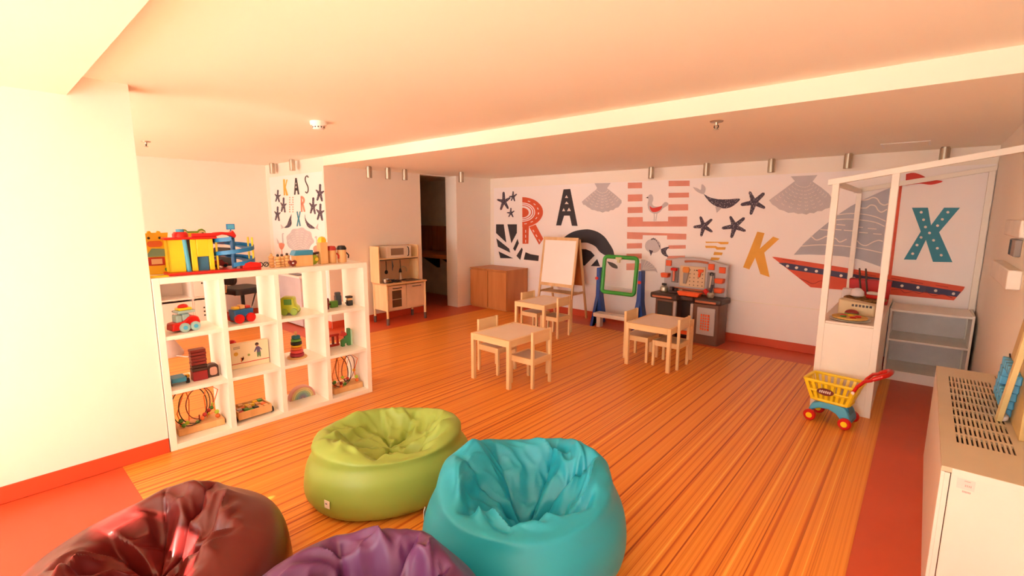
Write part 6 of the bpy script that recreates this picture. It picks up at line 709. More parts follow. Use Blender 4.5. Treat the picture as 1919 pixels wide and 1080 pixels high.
MB().box(RX0+0.03, RY0-0.001, RZ-0.026, RX1, RY0+0.004, RZ-0.001).build('lid_edge', CASE, t, 0.001)
for y0, y1 in ((2.41, 2.60), (3.86, 3.97)): MB().box(0.398, y0, RZ-0.001, 0.402, y1, RZ+0.0005).build('panel_seam', P_DKBR, t)
s = MB().box(0.185, RY0-0.0015, 0.548, 0.235, RY0, 0.588).build('paper_label', mat('label_pink_paper', (250, 226, 218), 0.6), t)
g = MB()
for i in range(4): g.box(0.208+i*0.005, RY0-0.0022, 0.560, 0.211+i*0.005, RY0-0.001, 0.568)
g.box(0.205, RY0-0.0022, 0.580, 0.222, RY0-0.001, 0.583)
for i in range(6): g.box(0.203+i*0.004, RY0-0.0012, 0.535, 0.206+i*0.004, RY0-0.0002, 0.542)
o = g.build('label_print', mat('label_ink', (206, 176, 168), 0.6), s); o['kind'] = 'stuff'

# wall controls on the right wall
tag(MB().box(-0.06, -0.48, -0.055, 0, 0.42, 0.055).build('wall_control_box', mat('control_white', (244, 236, 226), 0.45), None, 0.006, loc=(RX, 4.32, 1.215)), 'white rectangular box low on the right wall beyond the playshop', 'wall box')
tag(MB().box(-0.035, -0.48, -0.05, 0, 0.22, 0.05).build('wall_control_box', mat('control_white', (244, 236, 226), 0.45), None, 0.006, loc=(RX, 4.38, 1.50)), 'upper white wall box with grey side on the right wall', 'wall box')
k = thing('wall_thermostat', 'dark striped wall device between two white boxes on the right wall', 'thermostat', (RX, 4.16, 1.385))
MB().box(-0.03, -0.12, -0.05, 0, 0.12, 0.05).build('case', mat('device_grey', (150, 140, 134), 0.4), k, 0.004)
for i in range(3): MB().box(-0.033, 0.03+i*0.028, -0.045, -0.028, 0.042+i*0.028, 0.045).build('dark_slot', BLACK, k)

# ---------------------------------------------------------------- wooden wall game with blue blocks standing on the heating unit
t = thing('block_puzzle_board', 'leaning wooden board covered with sky-blue blocks on the heating unit', 'toy', (0.388, 3.28, RZ+0.001), math.radians(0))
BRD = wood('puzzle_board_wood', (216, 186, 126), (200, 166, 104), 'z')
MB().prism([(0.32, 0), (-0.42, 0), (-0.42, 0.62), (-0.16, 0.62)], 0.0, 0.018, 'x').build('board', BRD, t, 0.002)
SKYB = mat('sky_blue_block', (92, 180, 232), 0.4)
cells = []
for r in range(5):
    for c in range(7):
        y = 0.235-c*0.062-r*0.034; z = 0.035+r*0.048
        if 2 <= r <= 3 and 2 <= c <= 4: continue
        if y < -0.36: continue
        cells.append((y, z))
me0 = None
for y, z in cells:
    if me0 is None:
        o = MB().box(-0.030, -0.021, -0.021, 0.0, 0.021, 0.021).build('block', SKYB, t, 0.005); me0 = o
    else:
        o = me0.copy(); COL.objects.link(o); o.parent = t
    o.location = (0, y, z)
MB().bar((-0.005, 0.13, 0.26), (-0.005, -0.05, 0.17), 0.006, 0.006).build('groove_stick', P_DKBR, t)
MB().prism([(-0.20, 0.0), (-0.14, 0.0), (-0.52, 0.5), (-0.56, 0.5)], -0.05, -0.03, 'x').build('front_leg', mat('pale_wood_leg', (240, 220, 160), 0.5), t, 0.002)
tag(MB().ball((0, 0, 0.02), (0.02, 0.03, 0.02)).build('white_toy_piece', mat('toy_offwhite', (236, 230, 236), 0.5), loc=(0.36, 3.10, RZ+0.001)), 'small white toy piece beside the blue block board', 'toy')
# ---------------------------------------------------------------- ceiling fittings
def spot(label, x, y, z):
    t = thing('cylinder_spotlight', label, 'lamp', (x, y, z), group='cylinder ceiling spotlights')
    MB().lathe([(0.032, 0), (0.032, -0.012), (0.038, -0.012), (0.038, -0.15), (0.034, -0.152), (0.034, -0.13), (0.001, -0.13)], n=20).build('body', STEEL, t)
    MB().lathe([(0.001, -0.131), (0.030, -0.132), (0.030, -0.136), (0.001, -0.136)], n=16).build('lens', mat('spot_lens', (200, 190, 170), 0.2), t)
spot('left brushed spotlight of the pair above the alcove mural', -7.48, 3.12, ZM)
spot('right brushed spotlight of the pair above the alcove mural', -6.765, 3.096, ZM)
for i, (x, y) in enumerate(((-5.70, 3.63), (-5.66, 3.90), (-5.66, 4.18))): spot(('left', 'middle', 'right')[i]+' brushed spotlight of three above the play kitchen', x, y, ZL)
spot('brushed ceiling spotlight right of the dark doorway', -5.36, 4.99, ZL)
for i, (x, l) in enumerate(((-2.84, 'above the pink striped letter'), (-2.12, 'above the whale print'), (-1.40, 'left of the large grey shell'), (-0.685, 'between the shell and the play shop roof'), (0.055, 'above the sailboat flag'))):
    spot('brushed ceiling spotlight along the back wall '+l, x, 6.08, ZL)
def sprinkler(label, x, y, z):
    t = thing('sprinkler', label, 'sprinkler', (x, y, z), group='ceiling sprinklers')
    MB().lathe([(0.045, 0), (0.04, -0.008), (0.012, -0.010), (0.010, -0.03), (0.001, -0.03)], n=18).build('rose', STEEL, t)
    MB().tube([(-0.012, 0, -0.028), (-0.014, 0, -0.042), (0, 0, -0.052), (0.014, 0, -0.042), (0.012, 0, -0.028)], 0.004, 6).build('yoke', DARKM, t)
    MB().lathe([(0.018, -0.052), (0.018, -0.055), (0.001, -0.056)], n=14).build('deflector', STEEL, t)
sprinkler('small sprinkler on the lower ceiling before the back wall', -1.157, 3.453, ZL)
sprinkler('small sprinkler on the main ceiling beside the left wall', -6.30, 1.353, ZM)
t = thing('smoke_detector', 'round white smoke detector on the main ceiling', 'smoke detector', (-3.875, 2.012, ZM))
MB().lathe([(0.065, 0), (0.066, -0.02), (0.060, -0.034), (0.001, -0.034)], n=26).build('base', WHITE, t)
MB().lathe([(0.048, -0.034), (0.046, -0.056), (0.038, -0.064), (0.001, -0.066)], n=24).build('sensor_head', WHITE, t)
for i in range(12):
    a = 2*PI*i/12; MB().box(-0.005, 0.045, -0.052, 0.005, 0.0485, -0.042).build('vent_slot', P_DKBR, t).rotation_euler[2] = a
t = thing('ceiling_hatch', 'flush white access hatch in the lower ceiling near the right wall', 'hatch', (-0.22, 5.64, ZL))
MB().box(-0.17, -0.17, -0.004, 0.17, 0.17, 0).build('frame', WHITE, t, 0.001); MB().box(-0.155, -0.155, -0.006, 0.155, 0.155, -0.002).build('panel', CEIL, t, 0.001)

# ---------------------------------------------------------------- side room contents
SIDEW = wood('side_room_wood', (176, 100, 56), (150, 80, 42), 'z')
t = thing('wall_counter', 'wooden counter with panelled splashback in the dark side room', 'counter', (-7.15, 6.10, 0))
MB().box(-1.0, -0.62, 0.80, 0.92, 0, 0.87).build('worktop', wood('counter_wood', (196, 128, 76), (170, 104, 56), 'x'), t, 0.004)
for i in range(5): MB().box(-1.0+i*0.384, -0.03, 0.872, -1.0+(i+1)*0.384-0.006, 0, 1.36).build('panel', SIDEW, t, 0.002)
for x in (-0.6, -0.05, 0.5): MB().prism([(-0.45, 0.80), (-0.02, 0.80), (-0.02, 0.55), (-0.06, 0.55)], x-0.02, x+0.02, 'x').build('bracket', BLACK, t)
k = thing('paper_towel_box', 'dark wall-mounted dispenser in the side room', 'dispenser', (-6.62, 6.10, 1.67))
MB().box(-0.20, -0.16, 0, 0.20, 0, 0.16).build('case', mat('dispenser_grey', (120, 110, 110), 0.4), k, 0.01); MB().box(-0.10, -0.165, 0.03, -0.02, -0.158, 0.11).build('red_mark', P_RED, k)
MB().box(0.0, -0.166, 0.02, 0.19, -0.158, 0.11).build('window', BLACK, k)
# ---------------------------------------------------------------- bean bags
def smoothstep(a, b, x):
    t = max(0.0, min(1.0, (x-a)/(b-a))); return t*t*(3-2*t)
def ridged(p):
    return 1.0-abs(noise.noise(p))*2.0
def beanbag(name, label, loc, R, H, colr, rough, seed, rim=0.62, depth=0.55, rx=1.0, ry=1.0, ang=0.0, high=0.0, hi_dir=0.0, swirl=1.2, wr=1.0, off=(0,0), tagpos=None):
    NT, NS = 220, 120
    prof = [(0.0, 0.0), (0.55, 0.0), (0.80, 0.02), (0.93, 0.11), (0.995, 0.28), (1.0, 0.45), (0.97, 0.62), (0.89, 0.80), (rim+0.12, 0.94), (rim, 1.0), (rim-0.10, 0.955), (rim-0.20, 0.82), (rim-0.32, 0.62+0.1*(1-depth)), (0.16, 1-depth), (0.0, 1-depth-0.03)]
    def P(s):
        u = s*(len(prof)-1); i = min(int(u), len(prof)-2); t = u-i
        p0, p1, p2, p3 = prof[max(i-1, 0)], prof[i], prof[i+1], prof[min(i+2, len(prof)-1)]
        return [0.5*((2*b)+(-a+c)*t+(2*a-5*b+4*c-d)*t*t+(-a+3*b-3*c+d)*t**3) for a, b, c, d in zip(p0, p1, p2, p3)]
    vs = []; fs = []
    sv = Vector((seed*7.31, seed*3.17, seed*1.7))
    for i in range(NS):
        s = i/(NS-1); r, z = P(s); r = max(r, 0.0)
        top = smoothstep(0.50, 0.66, s); inner = smoothstep(0.60, 0.74, s); cen = smoothstep(0.88, 1.0, s)
        for j in range(NT):
            th = 2*PI*j/NT
            tw = th+swirl*inner*(s-0.6)*2.2
            c, sn = math.cos(tw), math.sin(tw)
            rr = r*(1+0.035*math.sin(2*th+seed)+0.02*math.sin(3*th+seed*2))
            zz = z
            # rim height varies, high side leans back
            zz += top*(high*math.cos(th-hi_dir)*(0.5+0.5*r) + 0.06*math.sin(2*th+seed*1.3)+0.04*math.sin(3*th+seed*2.1))*(1-cen*0.7)
            # soft broad dents on the flank
            q = Vector((1.3*math.cos(th), 1.3*math.sin(th), 1.7*z))+sv
            rr += 0.03*noise.noise(q)*wr*(1-inner)
            # deep radial pleats gathering into the middle
            k = 7
            ph = k*th+2.2*noise.noise(Vector((math.cos(th)*1.1, math.sin(th)*1.1, seed)))*2
            pl = abs(math.sin(ph*0.5))**0.6-0.62
            rr += -0.045*pl*top*(1-inner)*wr
            zz += 0.17*pl*inner*(1-0.75*cen)*wr
            # sharp crumples
            q2 = Vector((c*r*3.0, sn*r*3.0, zz*1.1))+sv*1.7
            zz += (ridged(q2)-0.55)*0.15*inner*wr*(1-0.5*cen)
            q3 = Vector((c*r*6.5, sn*r*6.5, zz*2.0))+sv*2.3
            zz += (ridged(q3)-0.55)*0.055*inner*wr
            rr += (ridged(q3*0.6)-0.5)*0.020*top*wr
            # shallow creases near the floor
            rr += -0.012*max(0, math.sin(9*th+3*noise.noise(q*1.5)))*smoothstep(0.12, 0.2, s)*(1-smoothstep(0.22, 0.36, s))*wr
            x = R*rx*rr*math.cos(th)+off[0]*zz*top; y = R*ry*rr*math.sin(th)+off[1]*zz*top
            ca, sa = math.cos(ang), math.sin(ang)
            vs.append((x*ca-y*sa, x*sa+y*ca, max(0.0, H*zz)))
    for i in range(NS-1):
        for j in range(NT): fs.append((i*NT+j, i*NT+(j+1)%NT, (i+1)*NT+(j+1)%NT, (i+1)*NT+j))
    fs.append(tuple(range(NT-1, -1, -1)))
    fs.append(tuple((NS-1)*NT+j for j in range(NT)))
    m = mat(name+'_fabric_'+str(seed), colr, rough, var=0.03, scale=5, bump=0.02, bscale=350, spec=0.45)
    t = thing(name, label, 'bean bag', loc)
    b = MB(); b.v = vs; b.f = fs
    body = b.build('bag_body', m, t, sharp=75)
    if tagpos:
        a, zt, rad = tagpos
        # find the flank vertex nearest to the wanted direction and height
        best = min(range(len(vs)//2), key=lambda q: (math.atan2(vs[q][1], vs[q][0])-a)**2+((vs[q][2]-zt)*4)**2)
        p = Vector(vs[best]); n = Vector((math.cos(a), math.sin(a), 0)); u = Vector((-n.y, n.x, 0)); w = Vector((0, 0, 1))
        o = p+n*0.004
        bb = MB().add([o-u*0.018-w*0.02, o+u*0.018-w*0.02, o+u*0.018+w*0.02, o-u*0.018+w*0.02]+[q+n*0.003 for q in (o-u*0.018-w*0.02, o+u*0.018-w*0.02, o+u*0.018+w*0.02, o-u*0.018+w*0.02)], [(0,1,2,3),(4,5,6,7),(0,1,5,4),(1,2,6,5),(2,3,7,6),(3,0,4,7)])
        lb = bb.build('sewn_label', mat('label_cloth', (238, 226, 214), 0.6), t)
        MB().add([o+n*0.004-u*0.010, o+n*0.004+u*0.004, o+n*0.004+u*0.004+w*0.008, o+n*0.004-u*0.010+w*0.008], [(0,1,2,3)]).build('label_mark', mat('label_mark_grey', (140, 130, 140), 0.6), lb)
    return t
HID = math.radians(130)     # away from the photographer
beanbag('bean_bag', 'lime green leatherette bean bag in front of the toy shelf', (-2.20, 1.46, 0.002), 0.42, 0.365, (154, 178, 82), 0.42, 1, rim=0.75, depth=0.36, rx=1.08, ry=0.92, ang=math.radians(55), high=0.05, hi_dir=math.radians(80), swirl=0.5, wr=0.85, tagpos=(math.radians(-78), 0.14, 0))
beanbag('bean_bag', 'turquoise bean bag in the middle foreground', (-1.24, 1.52, 0.002), 0.455, 0.43, (34, 166, 194), 0.42, 5, rim=0.72, depth=0.60, high=0.10, hi_dir=HID, swirl=1.2, wr=1.0, tagpos=(math.radians(-140), 0.22, 0))
beanbag('bean_bag', 'dark maroon glossy bean bag at the bottom left', (-2.09, 0.34, 0.002), 0.48, 0.365, (98, 24, 22), 0.30, 3, rim=0.60, depth=0.50, high=0.06, hi_dir=HID, swirl=0.8, wr=1.1)
beanbag('bean_bag', 'purple bean bag at the bottom edge of the picture', (-1.12, 0.60, 0.002), 0.45, 0.48, (94, 46, 94), 0.36, 8, rim=0.62, depth=0.55, high=0.08, hi_dir=HID, swirl=1.0, wr=1.0)
# ---------------------------------------------------------------- white cube shelf dividing the room, and everything on it
SO, SA = Vector((-3.649, 0.734, 0)), math.radians(88)
def sh(u, d, z): return (SO.x+u*math.cos(SA)-d*math.sin(SA), SO.y+u*math.sin(SA)+d*math.cos(SA), z)
SL, SD, SH = 1.50, 0.38, 1.165
CW, CH, OT, VT, HT = 0.32875, 0.345, 0.04, 0.035, 0.025
SHELFM = mat('shelf_white', (252, 246, 234), 0.42, var=0.008)
t = thing('cube_shelf', 'white open-backed cube shelf of four by three compartments with toys', 'shelf', sh(0, 0, 0.002), SA)
MB().box(0, 0, 0, OT, SD, SH).build('side_panel', SHELFM, t, 0.002)
MB().box(SL-OT, 0, 0, SL, SD, SH).build('side_panel', SHELFM, t, 0.002)
MB().box(OT, 0, SH-OT, SL-OT, SD, SH).build('top_panel', SHELFM, t, 0.002)
MB().box(OT, 0, 0, SL-OT, SD, OT).build('bottom_panel', SHELFM, t, 0.002)
for i in range(3):
    x = OT+CW*(i+1)+VT*i; MB().box(x, 0.002, OT, x+VT, SD-0.002, SH-OT).build('upright', SHELFM, t, 0.0015)
for i in range(4):
    for j in range(2):
        x = OT+(CW+VT)*i; z = OT+CH*(j+1)+HT*j; MB().box(x, 0.004, z, x+CW, SD-0.004, z+HT).build('shelf_board', SHELFM, t, 0.001)
Z3, Z2, Z1, ZT = OT+0.003, OT+CH+HT+0.003, OT+2*(CH+HT)+0.003, SH+0.003

# --- top: toy parking garage
g = thing('toy_garage', 'yellow, red and blue toy parking garage with spiral ramp on top of the shelf', 'toy', sh(0.10, 0.05, ZT), SA)
MB().prism([(0, 0), (0.57, 0), (0.57, 0.275), (0.27, 0.275), (0.27, 0.15), (0, 0.15)], 0, 0.018, 'z').build('base', P_RED, g, 0.006)
# two-storey building with real openings
b = MB().box(0.02, 0.06, 0.018, 0.115, 0.075, 0.235).box(0.02, 0.06, 0.018, 0.035, 0.145, 0.235).box(0.15, 0.055, 0.018, 0.185, 0.07, 0.235).box(0.185, 0.055, 0.115, 0.26, 0.07, 0.235).box(0.255, 0.055, 0.018, 0.285, 0.07, 0.235).box(0.27, 0.07, 0.018, 0.285, 0.145, 0.235).box(0.02, 0.135, 0.018, 0.285, 0.145, 0.235)
b.build('building', P_YEL, g, 0.004)
MB().box(0.187, 0.075, 0.018, 0.253, 0.08, 0.114).build('roller_door', mat('garage_door_blue', (60, 120, 160), 0.4), g)
MB().cyl((0.132, 0.065, 0.018), (0.118, 0.065, 0.24), 0.014).build('lift_column', P_SKY, g)
MB().box(0.105, 0.075, 0.018, 0.155, 0.09, 0.235).build('lift_shaft', P_DKBR, g)
MB().lathe([(0.045, 0.235), (0.046, 0.27), (0.036, 0.285), (0.001, 0.285)], (0.105, 0.09, 0), 20).build('lift_dome', P_RED, g)
MB().lathe([(0.024, 0.284), (0.024, 0.303), (0.001, 0.305)], (0.105, 0.09, 0), 14).build('dome_light', P_SKY, g)
MB().box(0.005, 0.045, 0.235, 0.31, 0.15, 0.25).box(0.16, 0.05, 0.25, 0.31, 0.058, 0.275).build('roof_deck', P_RED, g, 0.004)
MB().prism([(0.30, 0.25), (0.345, 0.262), (0.39, 0.255), (0.425, 0.235), (0.435, 0.252), (0.425, 0.275), (0.415, 0.29), (0.405, 0.275), (0.345, 0.28), (0.30, 0.277)], 0.05, 0.12, 'y').build('ramp_entry', P_RED, g, 0.004)
sgn = MB().box(0.385, 0.085, 0.295, 0.44, 0.092, 0.335).box(0.408, 0.086, 0.28, 0.416, 0.091, 0.297).build('sign', P_BLU, g, 0.004)
MB().box(0.392, 0.083, 0.30, 0.433, 0.0855, 0.33).build('sign_face', P_SKY, sgn)
# spiral ramp: one swept U-shaped strip
cx, cy, R0, R1 = 0.43, 0.135, 0.055, 0.132
def helix(a, r, dz=0): return (cx+r*math.cos(a), cy+r*math.sin(a), 0.04+0.185*(a+PI*0.6)/(4.0*PI)+dz)
vs = []; fs = []; N = 96
for i in range(N+1):
    a = -PI*0.6+4.0*PI*i/N
    vs += [helix(a, R0), helix(a, R1), helix(a, R1, 0.022), helix(a, R1+0.006, 0.022), helix(a, R1+0.006, -0.006), helix(a, R0, -0.006)]
for i in range(N):
    for k in range(6): fs.append((i*6+k, i*6+(k+1)%6, (i+1)*6+(k+1)%6, (i+1)*6+k))
MB().add(vs, fs+[tuple(range(6)), tuple(N*6+k for k in range(6))]).build('spiral_ramp', P_BLU, g)
MB().cyl((cx, cy, 0.018), (cx, cy, 0.25), 0.016).build('ramp_column', mat('deep_blue_plastic', (30, 100, 160), 0.3), g)
for dx, dy in ((0.122, -0.035), (0.122, 0.05), (-0.118, -0.05)): MB().cyl((cx+dx, cy+dy, 0.018), (cx+dx, cy+dy, 0.235), 0.007).build('ramp_post', P_YEL, g)
MB().prism([(0.445, 0.018), (0.57, 0.018), (0.57, 0.05), (0.50, 0.062), (0.445, 0.05)], 0.0, 0.07, 'y').build('exit_ramp', P_RED, g, 0.004)
MB().prism(rbox(0.12, 0.06, 0.02, 4, -0.045, 0.03), 0.0, 0.008, 'z').build('side_ramp', P_YEL, g)
k = thing('toy_car', 'small dark red toy car inside the spiral ramp of the garage', 'toy car', sh(0.46, 0.27, ZT+0.0185), SA)
MB().prism([(-0.05, 0.01), (0.05, 0.01), (0.05, 0.03), (0.028, 0.034), (0.012, 0.055), (-0.03, 0.055), (-0.045, 0.034), (-0.05, 0.03)], -0.022, 0.022, 'y').build('body', mat('dark_red_toy', (150, 40, 34), 0.4), k, 0.005)
for x in (-0.03, 0.03):
    for y in (-0.022, 0.022): MB().cyl((x, y-0.005, 0.012), (x, y+0.005, 0.012), 0.012, n=12).build('wheel', BLACK, k)

# giraffe and frog shaped boards
def face_board(name, label, u, d, poly, m_, rot=0):
    k = thing(name, label, 'toy', sh(u, d, ZT), SA+rot); MB().prism(poly, -0.008, 0.008, 'y').build('board', m_, k, 0.003); return k
gp = [(-0.05, 0), (0.06, 0), (0.075, 0.06), (0.08, 0.12), (0.065, 0.17), (0.05, 0.19), (0.07, 0.205), (0.075, 0.25), (0.08, 0.28), (0.04, 0.278), (0.035, 0.29), (0.02, 0.292), (0.015, 0.28), (-0.012, 0.28), (-0.018, 0.292), (-0.032, 0.29), (-0.036, 0.277), (-0.085, 0.275), (-0.06, 0.25), (-0.065, 0.215), (-0.055, 0.195), (-0.07, 0.16), (-0.075, 0.10), (-0.06, 0.04)]
k = face_board('giraffe_board', 'yellow giraffe-shaped wooden activity board at the left end of the shelf top', 0.080, 0.255, gp, mat('giraffe_yellow', (255, 206, 44), 0.4))
for x in (-0.03, 0.03): MB().cyl((x, -0.012, 0.245), (x, -0.006, 0.245), 0.008, n=12).build('eye', BLACK, k)
MB().prism(rbox(0.085, 0.04, 0.018, 4, 0.0, 0.205), -0.013, -0.006, 'y').build('muzzle', W_ORA, k, 0.003)
MB().box(-0.045, -0.016, 0.06, 0.045, -0.006, 0.115).build('red_frame', W_RED, k, 0.003); MB().box(-0.03, -0.018, 0.07, 0.03, -0.014, 0.105).build('frame_window', mat('peach_panel', (240, 200, 170), 0.5), k)
MB().prism([(-0.06, 0.12), (0.06, 0.12), (0.05, 0.17), (-0.02, 0.175)], -0.013, -0.006, 'y').build('teal_panel', mat('sage_panel', (130, 170, 160), 0.5), k)
MB().cyl((0.055, -0.013, 0.03), (0.055, -0.006, 0.03), 0.014).build('green_dot', W_GRN, k)
fp = [(-0.06, 0), (0.06, 0), (0.075, 0.1), (0.075, 0.23), (0.085, 0.25), (0.08, 0.285), (0.06, 0.30), (0.04, 0.295), (0.03, 0.283), (-0.03, 0.283), (-0.04, 0.295), (-0.06, 0.30), (-0.08, 0.285), (-0.085, 0.25), (-0.075, 0.23), (-0.075, 0.1)]
k = face_board('frog_board', 'yellow and green frog-shaped wooden board behind the toy garage', 0.325, 0.345, fp, mat('frog_green', (130, 176, 70), 0.4))
MB().prism([(-0.055, 0.02), (0.055, 0.02), (0.068, 0.27), (-0.068, 0.27)], -0.013, -0.006, 'y').build('yellow_face', mat('giraffe_yellow', (255, 206, 44), 0.4), k)
for x in (-0.055, 0.055):
    e = MB().cyl((x, -0.016, 0.265), (x, -0.008, 0.265), 0.022, n=18).build('eye', mat('eye_cream', (240, 230, 170), 0.5), k); MB().cyl((x+0.004, -0.019, 0.265), (x+0.004, -0.015, 0.265), 0.008, n=12).build('pupil', BLACK, e)
tag(MB().prism([(-0.022, 0), (0.022, 0), (-0.012, 0.05), (-0.022, 0.06)], -0.01, 0.01, 'y').build('dark_wedge', W_DKBR, None, 0.002, loc=sh(0.022, 0.30, ZT), rz=SA), 'small dark brown wedge at the very left of the shelf top', 'toy block')
k = thing('toy_glasses', 'tiny black and silver toy spectacles beside the toy garage', 'toy glasses', sh(0.735, 0.20, ZT), SA)
for x in (-0.02, 0.02): MB().tube(arc((x, 0, 0.022), 0.017, 0, 360, 17), 0.0035, 6).build('rim', BLACK, k)
MB().tube([(-0.004, 0, 0.026), (0.004, 0, 0.026)], 0.003, 6).build('bridge', CHROME, k)
for x in (-0.037, 0.037): MB().tube([(x, 0, 0.026), (x*1.02, 0.05, 0.024), (x*1.0, 0.07, 0.006)], 0.003, 6).build('temple', BLACK, k)
# little wooden figures and fence
for i, (u, d, h) in enumerate(((0.775, 0.14, 0.075), (0.815, 0.12, 0.07), (0.85, 0.13, 0.07), (0.885, 0.12, 0.075))):
    k = thing('peg_stack', ('first', 'second', 'third', 'fourth')[i]+' ringed wooden peg stack from the left of the little row beside the garage', 'toy block', sh(u, d, ZT), SA, 'ringed wooden peg stacks')
    for q in range(4): MB().lathe([(0.014, q*h/4), (0.017, q*h/4+0.004), (0.017, (q+1)*h/4-0.004), (0.013, (q+1)*h/4-0.001)], n=12).build('ring', TOYWOOD, k)
    MB().ball((0, 0, h+0.006), 0.009, 10, 6).build('knob', W_DKBR if i > 0 else TOYWOOD, k)
k = thing('heart_block', 'dark red block with white centre in front of the ringed wooden pegs', 'toy block', sh(0.905, 0.075, ZT), SA)
MB().prism([(0, 0), (0.03, 0.028), (0.03, 0.045), (0.016, 0.053), (0, 0.042), (-0.016, 0.053), (-0.03, 0.045), (-0.03, 0.028)], -0.012, 0.012, 'y').build('heart', W_DKRED, k, 0.003); MB().ball((0, -0.013, 0.03), (0.009, 0.004, 0.007), 10, 6).build('white_centre', mat('toy_offwhite', (236, 230, 236), 0.5), k)
k = thing('roof_block', 'wooden block house with sky-blue roof slab', 'toy block', sh(0.995, 0.105, ZT), SA)
MB().box(-0.06, -0.035, 0, 0.06, 0.035, 0.075).build('body', TOYWOOD, k, 0.002); MB().prism([(-0.072, 0.075), (0.062, 0.075), (0.062, 0.108), (-0.055, 0.108)], -0.04, 0.04, 'y').build('roof', W_TEAL, k, 0.003)
k = thing('round_frog_toy', 'round lime green wooden toy with brown cap', 'toy', sh(1.10, 0.14, ZT), SA)
MB().ball((0, 0, 0.045), (0.04, 0.035, 0.045)).build('body', W_LIME, k); MB().prism([(-0.035, 0.09), (0.04, 0.105), (0.035, 0.085), (-0.03, 0.078)], -0.025, 0.025, 'y').build('cap', W_DKBR, k, 0.003); MB().cyl((0.01, -0.034, 0.045), (0.01, -0.04, 0.045), 0.014).build('badge', W_YEL, k)
k = thing('tower_block', 'tall wooden tower block with yellow star top', 'toy block', sh(1.175, 0.13, ZT), SA)
MB().box(-0.028, -0.028, 0, 0.028, 0.028, 0.155).build('tower', TOYWOOD, k, 0.003); MB().lathe([(0.03, 0.155), (0.033, 0.17), (0.022, 0.19), (0.001, 0.197)], n=6).build('top', W_YEL, k)
for i, (u, m_, nm) in enumerate(((1.262, W_RED, 'red'), (1.352, W_BLACK, 'black'))):
    k = thing('peg_person', 'wooden peg person with %s hat near the right end of the shelf top' % nm, 'toy figure', sh(u, 0.15, ZT), SA, 'wooden peg people')
    MB().lathe([(0.03, 0), (0.031, 0.01), (0.031, 0.085), (0.028, 0.092)], n=18).build('body', TOYWOOD, k)
    MB().lathe([(0.033, 0.090), (0.034, 0.10), (0.024, 0.118), (0.001, 0.121)], n=18).build('hat', m_, k)
    MB().tube([(0.028, -0.01, 0.07), (0.042, -0.02, 0.05), (0.036, -0.025, 0.03)], 0.005, 6).build('arm', m_, k)

# --- first row
k = thing('toy_train_engine', 'red and pale blue toy engine in the top left compartment', 'toy vehicle', sh(0.165, 0.12, Z1), SA+math.radians(12))
PALE = mat('pale_teal_plastic', (170, 206, 206), 0.35)
MB().prism([(-0.075, 0.012), (0.075, 0.012), (0.08, 0.05), (0.072, 0.078), (0.05, 0.088), (0.02, 0.085), (-0.01, 0.062), (-0.07, 0.055)], -0.04, 0.04, 'y').build('body', P_RED, k, 0.008)
MB().box(-0.045, -0.03, 0.055, -0.012, 0.03, 0.10).box(-0.012, -0.028, 0.06, 0.03, 0.028, 0.105).build('cab', PALE, k, 0.008)
MB().box(-0.035, -0.038, 0.108, 0.058, 0.038, 0.125).build('roof', PALE, k, 0.005); MB().box(-0.025, -0.03, 0.125, 0.045, 0.03, 0.14).build('yellow_deck', P_YEL, k, 0.005); MB().ball((0.008, 0, 0.145), (0.028, 0.022, 0.016)).build('red_lamp', P_RED, k)
for x in (-0.012, 0.045):
    for y in (-0.045, 0.045):
        w = MB().cyl((x, y-0.008, 0.027), (x, y+0.008, 0.027), 0.027, n=20).build('wheel', PALE, k); MB().cyl((x, y-0.011, 0.027), (x, y+0.011, 0.027), 0.012, n=12).build('hub', P_SKY, w)
k = thing('toy_wagon', 'blue toy wagon with red wheels and wooden blocks in the top row', 'toy vehicle', sh(0.535, 0.14, Z1), SA+math.radians(10))
MB().prism([(-0.055, 0.012), (0.055, 0.012), (0.062, 0.085), (-0.062, 0.085)], -0.038, 0.038, 'y').build('body', mat('deep_blue_plastic', (30, 100, 160), 0.3), k, 0.006)
for x in (-0.036, 0.036):
    for y in (-0.043, 0.043): MB().cyl((x, y-0.009, 0.029), (x, y+0.009, 0.029), 0.029, n=20).build('wheel', P_RED, k)
for i, (x, m_) in enumerate(((-0.035, W_YEL), (0.0, TOYWOOD), (0.035, W_RED))): MB().box(x-0.016, -0.022, 0.086, x+0.016, 0.022, 0.102+0.008*(i%2)).build('load_block', m_, k, 0.003)
k = thing('toy_truck', 'lime green and yellow rounded toy truck in the third compartment of the top row', 'toy vehicle', sh(0.90, 0.16, Z1), SA+math.radians(-35))
MB().prism([(-0.06, 0.012), (0.05, 0.012), (0.055, 0.05), (0.035, 0.06), (0.03, 0.115), (-0.045, 0.12), (-0.058, 0.06)], -0.04, 0.04, 'y').build('cab', mat('lime_plastic', (190, 204, 40), 0.35), k, 0.012, 3)
MB().box(-0.03, -0.043, 0.068, 0.018, -0.036, 0.105).build('window', W_GRN, k, 0.003); MB().box(-0.064, -0.025, 0.065, -0.05, 0.025, 0.105).build('windscreen', mat('olive_window', (130, 140, 50), 0.3), k, 0.003)
MB().box(-0.068, -0.03, 0.012, -0.052, 0.03, 0.05).build('grille', P_YEL, k, 0.005)
for x in (-0.03, 0.03):
    for y in (-0.043, 0.043): MB().cyl((x, y-0.009, 0.022), (x, y+0.009, 0.022), 0.022, n=18).build('wheel', mat('lime_dark', (150, 180, 50), 0.4), k)
tag(MB().lathe([(0.014, 0), (0.018, 0.02), (0.016, 0.05), (0.02, 0.062), (0.016, 0.08), (0.001, 0.084)], n=14).build('toy_figure', W_DKRED, loc=sh(1.185, 0.13, Z1)), 'dark red wooden figure at the left of the top right compartment', 'toy figure', 'little wooden figures')
